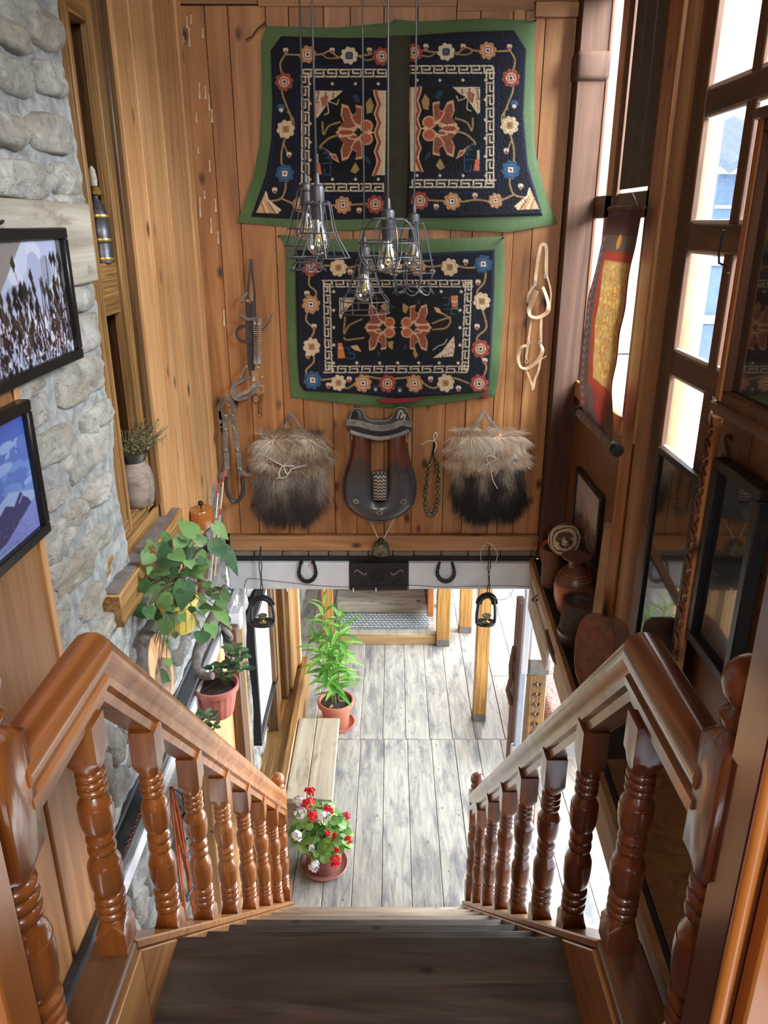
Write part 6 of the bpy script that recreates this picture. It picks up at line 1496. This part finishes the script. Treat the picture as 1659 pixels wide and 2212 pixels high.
for j in range(6):
    for i in range(23):
        x = -.44+i*.04+(.02 if j % 2 else 0); y = 6.88+j*.05
        mb.tube([(x-.014, y, FZ+.109), (x-.006, y, FZ+.118), (x+.006, y, FZ+.118), (x+.014, y, FZ+.109)], .006, 5)
o = mb.build('ribs', plain('pale_rubber', (176, 182, 186), .45), mt); o['kind'] = 'stuff'
# posts
def post(lab, x, y, w, d, z1, m='zebra_red'):
    r = thing('wooden_post', lab, 'post', (x, y, FZ), 'grained posts of the lower room')
    MB().box((x-w/2, y-d/2, FZ+.07), (x+w/2, y+d/2, z1)).build('shaft', M[m], r, bevel=.005); MB().box((x-w/2-.001, y-d/2-.001, FZ), (x+w/2+.001, y+d/2+.001, FZ+.075)).build('worn_foot', M['grey_dust'], r, bevel=.004); return r
post('nearest orange grained post, with the right stirrup hanging in front', .805, 5.50, .105, .10, -1.66)
post('short-looking orange grained post just behind the nearest one', .835, 7.0, .125, .11, -1.66)
post('orange grained post at the right end of the mat step', .585, 6.74, .13, .12, -1.66)
post('orange grained post at the left end of the mat step', -.56, 6.78, .11, .12, -1.66)
# carved block on the right edge of the step
cb2 = thing('carved_screen', 'reddish carved wooden panel beside the mat, against the step post', 'panel', (.47, 7.1, FZ+.1))
MB().box((.44, 6.96, FZ+.18), (.505, 7.9, FZ+1.1)).build('board', M['varnish'], cb2, bevel=.006)
for k in range(5): MB().tube([(.438, 7.0, FZ+.3+k*.15), (.432, 7.1, FZ+.36+k*.15), (.438, 7.2, FZ+.3+k*.15), (.432, 7.3, FZ+.36+k*.15)], .012, 6).build('carving', M['varnish_dark'], cb2)
# white framed glass door leaning at the back
dr = thing('glazed_frame', 'white-framed glazed panel on the floor behind the posts', 'frame', (.75, 7.6, FZ))
for a, b, c_, d_ in ((.66, .70, 0, .9), (1.02, 1.06, 0, .9)): MB().box((a, 7.6, FZ+c_), (b, 7.63, FZ+d_)).build('stile', M['whitewash'], dr, bevel=.003)
for c_, d_ in ((0, .05), (.42, .46), (.85, .9)): MB().box((.70, 7.6, FZ+c_), (1.02, 7.63, FZ+d_)).build('rail', M['white_trim'], dr, bevel=.003)
MB().box((.70, 7.612, FZ+.05), (1.02, 7.618, FZ+.85)).build('pane', M['win_glass'], dr)
o = MB().box((.60, 7.50, FZ), (.655, 7.60, -1.66)).build('trim_12', M['pine_light'], None, bevel=.004); struct(o)
# capital post, pole, bracket, door edge, sofa on the right
cp = thing('carved_post', 'brown grained post with white-painted capital beside the metal pole', 'post', (.99, 4.3, FZ))
MB().box((.94, 4.25, FZ), (1.05, 4.36, -2.72)).build('shaft', M['zebra'], cp, bevel=.005)
MB().box((.93, 4.24, -2.72), (1.06, 4.37, -2.60)).build('worn_band', M['grey_dust'], cp, bevel=.005); MB().box((.915, 4.22, -2.60), (1.075, 4.39, -2.36)).build('capital', M['white_trim'], cp, bevel=.012)
for k in range(14): z = -2.8-k*.075; MB().tube([(.972, 4.247, z), (.985, 4.242, z+.02), (1.0, 4.242, z-.01), (1.015, 4.247, z+.015)], .006, 5).build('carving', M['zebra_dark'], cp)
pe = thing('metal_pole', 'thin pale blue aluminium pole rising from a white bracket by the stairs', 'pole', (.80, 3.78, -2.95))
M['alu'] = plain('bluish_aluminium', (176, 186, 204), .35, metal=.3, var=.03)
MB().box((.772, 3.76, -2.92), (.808, 3.79, -1.87)).build('profile', M['alu'], pe, bevel=.003); MB().box((.776, 3.755, -2.40), (.812, 3.765, -1.87)).build('cover', M['white_trim'], pe, bevel=.002)
MB().box((.755, 3.74, -2.985), (.855, 3.80, -2.90)).build('bracket', M['white_trim'], pe, bevel=.004)
for x in (.775, .832): MB().box((x-.012, 3.735, -2.972), (x+.012, 3.741, -2.925)).build('clamp', M['alu'], pe, bevel=.002)
MB().tube(cr([Vector(p) for p in ((.815, 3.77, -2.90), (.835, 3.77, -2.87), (.845, 3.77, -2.90))], 5), .003, 6).build('cable', M['white_cord'], pe)
o = MB().box((.76, 3.83, FZ), (.80, 3.95, -2.0)).build('trim_13', M['dark_post'], None, bevel=.004); struct(o)
MB().tube([(.755, 3.89, -2.3), (.74, 3.88, -2.42), (.745, 3.87, -2.5), (.73, 3.87, -2.58), (.755, 3.87, -2.68)], .014, 6).build('scalloped_edge', M['dark_post'], o)
so = thing('daybed', 'low pine daybed with a red and cream patterned cushion, right of the post', 'seat', (1.4, 5.2, FZ))
t = NT('patterned_fabric'); v = t.coords(False); w_ = t.n('TexWave'); t.l(v, w_.inputs[0]); w_.inputs['Scale'].default_value = 9; w_.inputs['Distortion'].default_value = 14; w_.inputs['Detail'].default_value = 2; w_.inputs['Detail Scale'].default_value = 2.5
t.bsdf(t.ramp(w_.outputs['Fac'], [(.2, L((150, 60, 50))), (.35, L((226, 196, 176))), (.6, L((200, 110, 90))), (.75, L((236, 214, 196))), (.9, L((80, 60, 70)))]), .8); M['fabric'] = t.m
MB().box((1.22, 4.75, FZ+.30), (1.95, 6.3, FZ+.36)).build('frame', M['pine_light'], so, bevel=.006); MB().box((1.215, 4.74, FZ+.34), (1.95, 4.78, FZ+.44)).build('end_rail', M['pine_light'], so, bevel=.005)
for x, y in ((1.25, 4.8), (1.9, 4.8), (1.25, 6.25), (1.9, 6.25)): MB().box((x-.035, y-.035, FZ), (x+.035, y+.035, FZ+.30)).build('leg', M['pine_light'], so, bevel=.004)
MB().box((1.24, 4.80, FZ+.36), (1.93, 6.26, FZ+.50)).build('cushion', M['fabric'], so, bevel=.045, seg=4, ang=80)
# ================================================================== RIGHT SIDE: SHELF POTTERY, PADDLE, PICTURES, SCROLL
LZ = -1.64
M['clay'] = plain('orange_brown_clay', (158, 84, 52), .45, var=.15, scale=10, coat=.15); M['clay_dark'] = plain('brown_glaze', (84, 54, 38), .4, var=.2, coat=.25)
def pot(name, lab, x, y, prof, mat, s=1.0, extra=None):
    r = thing(name, lab, 'pot', (x, y, LZ), 'pottery on the dark ledge'); T = Matrix.Translation((x, y, LZ)) @ Matrix.Diagonal((s, s, s, 1))
    MB().lathe(prof, T, 32).build('body', mat, r, ang=60)
    return r, T
JUG = [(.001, 0), (.045, 0), (.058, .02), (.074, .075), (.078, .12), (.070, .16), (.048, .19), (.030, .205), (.026, .225), (.030, .238), (.055, .246), (.056, .250), (.032, .247), (.024, .235), (.020, .2), (.001, .19)]
r_, T = pot('clay_jug', 'small orange clay jug furthest back on the ledge, behind the ringed disc', .848, 3.52, JUG, M['clay'], .86)
MB().lathe([(.0485, .1895), (.031, .205), (.027, .225), (.031, .240), (.057, .248), (.057, .252), (.032, .249)], T, 32).build('glazed_neck', M['clay_dark'], r_)
r_, T = pot('clay_jug', 'large orange clay jug with brown neck, middle of the ledge', .838, 3.06, JUG, M['clay'], 1.12)
MB().lathe([(.0755, .140), (.0705, .161), (.0485, .191), (.031, .206), (.027, .226), (.031, .240), (.057, .248), (.057, .252), (.032, .249)], T, 32).build('glazed_neck', M['clay_dark'], r_)
for z, rr in ((.165, .0690), (.175, .0620), (.185, .0545)): MB().tube([(.838+1.12*rr*cos(a), 3.06+1.12*rr*sin(a), LZ+z*1.12) for a in np.linspace(0, 2*pi, 28, endpoint=False)], .0022, 5, closed=True).build('ridge', M['clay'], r_)
pot('dark_jug', 'small blackish jug half hidden behind the large orange jug', .872, 3.205, JUG, M['clay_dark'], .88)
CUP = [(.001, 0), (.050, 0), (.054, .01), (.058, .15), (.062, .20), (.058, .205), (.052, .20), (.048, .03), (.001, .02)]
pot('dark_cup', 'tall dark wooden cup carrying the pale ringed disc', .808, 3.34, CUP, M['dark_post'], .98)
t = NT('layered_shell'); tc = t.coords(False); sp_ = t.n('TexGradient'); sp_.gradient_type = 'SPHERICAL'
n_ = t.noise(tc, 14, 3, .3); ln_ = t.n('VectorMath', operation='LENGTH'); t.l(tc, ln_.inputs[0]); q_ = t.math('FRACT', t.math('ADD', t.math('MULTIPLY', ln_.outputs['Value'], 95), t.math('MULTIPLY', n_, 2.2)))
t.bsdf(t.ramp(q_, [(.25, L((70, 54, 42))), (.4, L((168, 150, 126))), (.85, L((190, 176, 152))), (1, L((90, 70, 54)))]), .8, bump=q_, bs=.3, bd=.003); M['ringed'] = t.m
r_ = thing('ringed_disc', 'pale domed disc with dark growth rings leaning on the tall dark cup', 'ornament', (.835, 3.27, -1.37)); r_.rotation_euler = (radians(62), radians(-28), 0)
Wd = world_of(r_); MB().lathe([(.001, .052), (.020, .049), (.045, .038), (.066, .020), (.076, .004), (.078, -.008), (.072, -.016), (.001, -.018)], Wd, 36).build('dome', M['ringed'], r_, ang=60)
# felt pot with hairy rim
r_ = thing('felt_pot', 'dark squat pot with hairy brown rim beside the paddle', 'pot', (.845, 2.66-.02, LZ))
cx_, cy_ = .812, 2.83
M['felt'] = plain('dark_grey_felt', (66, 58, 52), .9, var=.15, scale=30, bump=.2)
T = Matrix.Translation((cx_, cy_, LZ))
r_.location = (cx_, cy_, LZ)
MB().lathe([(.001, 0), (.080, 0), (.084, .02), (.080, .05), (.076, .16), (.070, .185), (.058, .19), (.052, .17), (.050, .06), (.001, .05)], T, 36).build('body', M['felt'], r_, ang=60)
MB().lathe([(.082, .028), (.087, .034), (.087, .050), (.080, .056)], T, 36).build('band', M['leather_dark'], r_)
rs = random.Random(21); m_ = MB(); 
for i in range(1400):
    a = rs.uniform(0, 2*pi); r0 = rs.uniform(.050, .074); p = Vector((cx_+r0*cos(a), cy_+r0*sin(a), LZ+.184)); d = Vector((cos(a+1.3)*.7+rs.uniform(-.4, .4), sin(a+1.3)*.7+rs.uniform(-.4, .4), rs.uniform(.1, .7))).normalized()*rs.uniform(.012, .03)
    s_ = d.cross(Vector((0, 0, 1))).normalized()*.0007; e = p+d+Vector((0, 0, -.006)); m_.add([p-s_, p+s_, p+d*.5+Vector((0, 0, .003))+s_, p+d*.5+Vector((0, 0, .003))-s_, e], [(0, 1, 2, 3), (3, 2, 4)])
o = m_.build('hairy_rim', plain('brown_hair', (92, 58, 42), .8), r_); o['kind'] = 'stuff'
# paddle
pd = thing('wooden_paddle', 'long-handled wooden paddle stained red, leaning against the right wall', 'paddle', tuple(ray(1285, 1440)*2.35))
M['paddle'] = wood('paddle_wood', (92, 60, 44), (116, 78, 58), (134, 94, 70), 'Z', s=1.5, knots=0, rough=.55, stain=(128, 36, 40), stain_amt=.35)
A, B = Vector((.852, 2.56, -.98)), ray(1278, 1335)*2.62
bl_ = [(1278, 1325), (1262, 1332), (1250, 1350), (1243, 1380), (1240, 1420), (1243, 1455), (1252, 1478), (1264, 1490), (1272, 1508), (1282, 1512), (1296, 1490), (1312, 1462), (1322, 1430), (1326, 1390), (1322, 1358), (1310, 1336), (1294, 1326)]
c0, c1_ = ray(1285, 1330)*2.62, ray(1282, 1500)*2.46
q = []
for u, v in bl_: d = 2.62+(v-1330)/170*(-.16); q.append(ray(u, v)*d)
nn = (q[4]-q[0]).cross(q[12]-q[0]).normalized(); nn = nn if nn.dot(-q[0]) > 0 else -nn
mb = MB(); n = len(q); mb.add([p+nn*.008 for p in q]+[p-nn*.006 for p in q], [tuple(range(n)), tuple(reversed(range(n, 2*n)))]+[(i, n+i, n+(i+1) % n, (i+1) % n) for i in range(n)]); mb.build('blade', M['paddle'], pd, bevel=.004, seg=2, ang=60)
hA, hB = ray(1315, 1130)*2.83, ray(1287, 1345)*2.61
MB().strap([hA, (hA+hB)/2, hB], .030, .016, tuple(nn)).build('handle', M['log'], pd, bevel=.003)
d2 = thing('dark_paddle', 'second darker paddle blade hidden behind the red-stained one', 'paddle', tuple(ray(1330, 1420)*2.62))
q = [ray(u+(38 if u > 1282 else 10), v+6)*(2.70+(v-1330)/170*(-.12)) for u, v in bl_]; nn2 = nn
mb = MB(); mb.add([p for p in q]+[p-nn2*.012 for p in q], [tuple(range(n)), tuple(reversed(range(n, 2*n)))]+[(i, n+i, n+(i+1) % n, (i+1) % n) for i in range(n)]); mb.build('blade', M['dark_post'], d2, bevel=.003)
# shoe + stick stored in the fascia gap
o = MB(); P = [onX(u, v, .735) for u, v in ((1182, 1362), (1190, 1395), (1200, 1420), (1208, 1440))]; o.tube(cr(P, 4), [.010, .012, .013, .014, .015, .016, .017, .018, .018, .017, .014, .010, .005], 8)
o = o.build('dark_club', M['dark_post']); tag(o, 'dark wooden club end lying in the gap of the white fascia', 'club')
hk = MB().tube(cr([onX(u, v, .745) for u, v in ((1168, 1282), (1158, 1287), (1152, 1292), (1150, 1297), (1156, 1300), (1160, 1296))], 5), .005, 8).build('bent_hook', M['iron']); tag(hk, 'bent iron hook fixed to the ledge edge near the right stirrup', 'hook')
# wall pictures
t = NT('dim_photo'); v = t.coords(False); n1 = t.noise(v, 9, 4, .6); sep = t.n('SeparateXYZ'); t.l(v, sep.inputs[0]); n2 = t.noise(v, 30, 3)
h = t.math('ADD', t.math('MULTIPLY', sep.outputs[2], 3.2), t.math('MULTIPLY', n1, .5))
c = t.ramp(h, [(.15, L((56, 46, 38))), (.45, L((84, 60, 48))), (.62, L((96, 72, 62))), (.72, L((150, 146, 150))), (1.0, L((176, 174, 180)))]); c = t.mix(t.ramp(n2, [(.6, (0, 0, 0, 1)), (.75, (.5, .5, .5, 1))]), c, L((160, 130, 120))); t.bsdf(c, .15, coat=.3); M['photo_dim'] = t.m
pic_x('framed_photograph', 'small thin black-framed group photograph under the window scroll', 'picture', XR-.006, 3.0, 3.44, -1.392, -1.068, .018, .022, -1, M['black'], M['photo_dim'], 'pictures on the right wall')
t = NT('dark_glass_picture'); v = t.coords(False); n1 = t.noise(v, 6, 4, 1.0); c = t.ramp(n1, [(.4, L((16, 16, 18))), (.65, L((44, 38, 34)))]); t.bsdf(c, .02, coat=1.0, IOR=1.9); M['glass_pic'] = t.m
pic_x('framed_glass', 'tall black-framed glazed picture leaning between log post and carved strip', 'picture', XR-.035, 2.02, 2.36, -1.60, -.665, .022, .02, -1, M['black'], M['glass_pic'], 'glazed dark pictures')
r_ = pic_x('framed_glass', 'black-framed glazed picture reflecting the room, nearest to the right newel', 'picture', XR-.010, 1.69, 1.965, -1.13, -.583, .030, .038, -1, M['black'], M['glass_pic'], 'glazed dark pictures')
r_.rotation_euler = (0, 0, 0)
r_ = pic_x('framed_glass', 'big glazed picture in ribbed brown moulding, topmost on the right wall', 'picture', XR-.035, 1.30, 1.93, -.43, .225, .035, .045, -1, M['dark_post'], M['glass_pic'], 'glazed dark pictures')
for dz in (.006, .016, .026):
    MB().tube([(XR-.082, 1.93-dz, -.42), (XR-.082, 1.93-dz, .22)], .0035, 6).build('moulding_bead', M['pine'], r_)
MB().box((XR-.095, 1.28, .215), (XR-.02, 1.94, .24)).build('cornice', M['dark_y'], r_, bevel=.008, seg=2); MB().box((XR-.095, 1.28, -.45), (XR-.02, 1.94, -.425)).build('base_moulding', M['dark_y'], r_, bevel=.008, seg=2)
# carved strip
cs = thing('carved_strip', 'narrow vertical strip of openwork carved wood beside the glazed pictures', 'carving', (XR-.05, 2.0, -1.50))
MB().box((XR-.055, 1.972, -1.45), (XR-.035, 2.016, -.48)).build('backing', M['pine'], cs, bevel=.003)
for k in range(24):
    z = -1.48+k*.041; s_ = 1 if k % 2 else -1
    MB().tube([(XR-.057, 1.994+s_*.016, z+.02), (XR-.061, 1.994-s_*.010, z+.032), (XR-.061, 1.994+s_*.006, z+.046), (XR-.057, 1.994+s_*.016, z+.060)], .0055, 6).build('scroll', M['dark_post'], cs)
# stamped shipping marks on the plywood (faint letters)
M['stamp'] = plain('faded_stamp_ink', (58, 38, 28), .8)
tx = bpy.data.curves.new('stamped_mark', 'FONT'); tx.body = 'S'; tx.size = .11; tx.extrude = .0003; to = bpy.data.objects.new('stamped_mark', tx); COL.objects.link(to); tx.materials.append(M['stamp'])
to.rotation_euler = (pi/2, 0, -pi/2); to.location = (XR-.005, 2.02, -.605); to['kind'] = 'structure'
# painted scroll (thangka) hung in front of window 1
sc = thing('scroll_painting', 'faded ochre and red cloth scroll painting hanging across the window', 'scroll', (XR-.07, 3.2, -.85))
c3 = Canvas(220, 520, (94, 78, 70)); rs = random.Random(2)
c3.poly([(40, 96), (220, 96), (220, 435), (40, 435)], (150, 66, 50)); c3.poly([(62, 118), (208, 118), (208, 412), (62, 412)], (178, 144, 90))
c3.poly([(0, 0), (220, 0), (220, 60), (0, 60)], (80, 56, 54)); c3.ell(118, 74, 12, 17, (190, 130, 60)); c3.poly([(60, 435), (170, 435), (160, 500), (80, 500)], (140, 56, 50))
for i in range(300): x, y = rs.uniform(66, 204), rs.uniform(122, 408); c3.ell(x, y, rs.uniform(1.5, 7), rs.uniform(1.5, 8), rs.choice([(206, 164, 88), (180, 136, 66), (168, 124, 70), (190, 120, 64), (204, 168, 100)]))
for k in range(7):
    x, y = 135+rs.uniform(-25, 25), 150+k*36; c3.ell(x, y, 12, 16, (160, 116, 64)); c3.ell(x, y, 8, 12, (204, 160, 88)); c3.line([(x-24, y+14), (x, y+5), (x+24, y+16)], 2, (140, 90, 60))
for i in range(22): y = 70+i*20; c3.ell(12, y, 7, 6, (120, 96, 100)); c3.ell(12, y, 3, 3, (170, 80, 60)); c3.line([(22, y), (34, y+8)], 3, (60, 44, 50))
for i in range(160): c3.ell(rs.uniform(0, 220), rs.uniform(440, 520), 3, 2, rs.choice([(110, 60, 56), (84, 60, 64), (130, 50, 46)]))
c3.blur()
M['thangka'] = vcol('faded_painted_cloth', .85, bump=.2, scale=200)
_n = M['thangka'].node_tree; _o = [x for x in _n.nodes if x.type == 'OUTPUT_MATERIAL'][0]; _b = [x for x in _n.nodes if x.type == 'BSDF_PRINCIPLED'][0]
_tl = _n.nodes.new('ShaderNodeBsdfTranslucent'); _mx = _n.nodes.new('ShaderNodeMixShader'); _mx.inputs[0].default_value = .15
_n.links.new(_b.inputs['Base Color'].links[0].from_socket, _tl.inputs[0]); _n.links.new(_b.outputs[0], _mx.inputs[1]); _n.links.new(_tl.outputs[0], _mx.inputs[2]); _n.links.new(_mx.outputs[0], _o.inputs[0])
tb_y0, tb_y1 = 3.37, 2.955
def scf(a, b):
    z = .048-.81*b; ya = 3.185+.14*sin(pi*b*.9)*.8+.02*b; yb_ = 2.775+.06*sin(pi*b*.95)-.10*b**3
    y = ya+(yb_-ya)*a; return (XR-.055-.03*b-.016*sin(a*5+b*3)*b-.010*noise.noise(Vector((a*3, b*6, 1))), y, z)
MB().grid(scf, 90, 220, lambda a, b: c3.get(a*219, b*519)).build('painted_cloth', M['thangka'], sc, colors=True, ang=90)
MB().tube([(XR-.055, 3.195, .048), (XR-.055, 2.765, .048)], .008, 8).build('top_rod', M['dark_post'], sc)
MB().tube([(XR-.095, 3.21, -.76), (XR-.095, 2.66, -.76)], .017, 12).build('bottom_roller', M['driftwood'], sc)
for y in (3.225, 2.645):
    T = frame((XR-.095, y, -.76), (1, 0, 0), z=(0, 1, 0)); MB().lathe([(.001, -.02), (.020, -.018), (.026, -.006), (.024, .010), (.012, .020), (.001, .021)], T, 16).build('roller_knob', M['iron'], sc)
MB().tube([(XR-.055, 3.18, .045), (XR-.03, 3.0, .10), (XR-.055, 2.82, .045)], .002, 5).build('cord', M['leather_dark'], sc)
# ================================================================== OUTSIDE THE WINDOWS
M['out_blue'] = plain('blue_grey_tin_wall', (120, 146, 176), .7, var=.06); M['out_pale'] = plain('pale_plaster', (214, 218, 222), .8, var=.04)
oh = thing('neighbour_house', 'blue-grey neighbouring building with a corrugated roof edge outside the window', 'building', (8, 16, -3))
MB().box((5.2, 13.0, -6), (9.4, 13.3, .70)).build('wall', M['out_blue'], oh)
m_ = MB(); vs = []; fs = []; n = 60
for i in range(n+1):
    x = 5.0+4.6*i/n; z = .86+.05*sin(i*pi/2*1.0)
    vs += [(x, 12.7, z), (x, 15.5, z+.9)]
for i in range(n): fs.append((2*i, 2*i+2, 2*i+3, 2*i+1))
m_.add(vs, fs); vs2 = [(p[0], p[1], p[2]-.12) for p in vs]; m_.add(vs2, fs); m_.add([vs[2*i] for i in range(n+1)]+[vs2[2*i] for i in range(n+1)], [(i, n+1+i, n+2+i, i+1) for i in range(n)]); m_.build('corrugated_roof', plain('grey_tin_roof', (128, 142, 158), .5, var=.05), oh)
for z in (-.5, -1.3, .2): MB().box((5.2, 12.97, z), (9.4, 13.0, z+.05)).build('sheet_seam', M['out_pale'], oh)
oh2 = thing('timber_shed', 'blue shed wall with pale timber posts seen through the lower panes', 'building', (4.6, 10, -4))
MB().box((3.6, 10.0, -5), (6.2, 10.2, -.35)).build('wall', M['out_blue'], oh2)
for x in (3.9, 4.55, 5.2): MB().box((x, 9.9, -5), (x+.12, 10.0, -.35)).build('post', M['out_pale'], oh2)
for z in (-1.2, -.5, -2.0): MB().box((3.6, 9.92, z), (6.2, 9.98, z+.10)).build('rail', M['out_pale'], oh2)
gr = MB().box((.98, -4, -4.6), (30, 40, -4.5)).build('ground_outside', M['out_pale']); struct(gr)
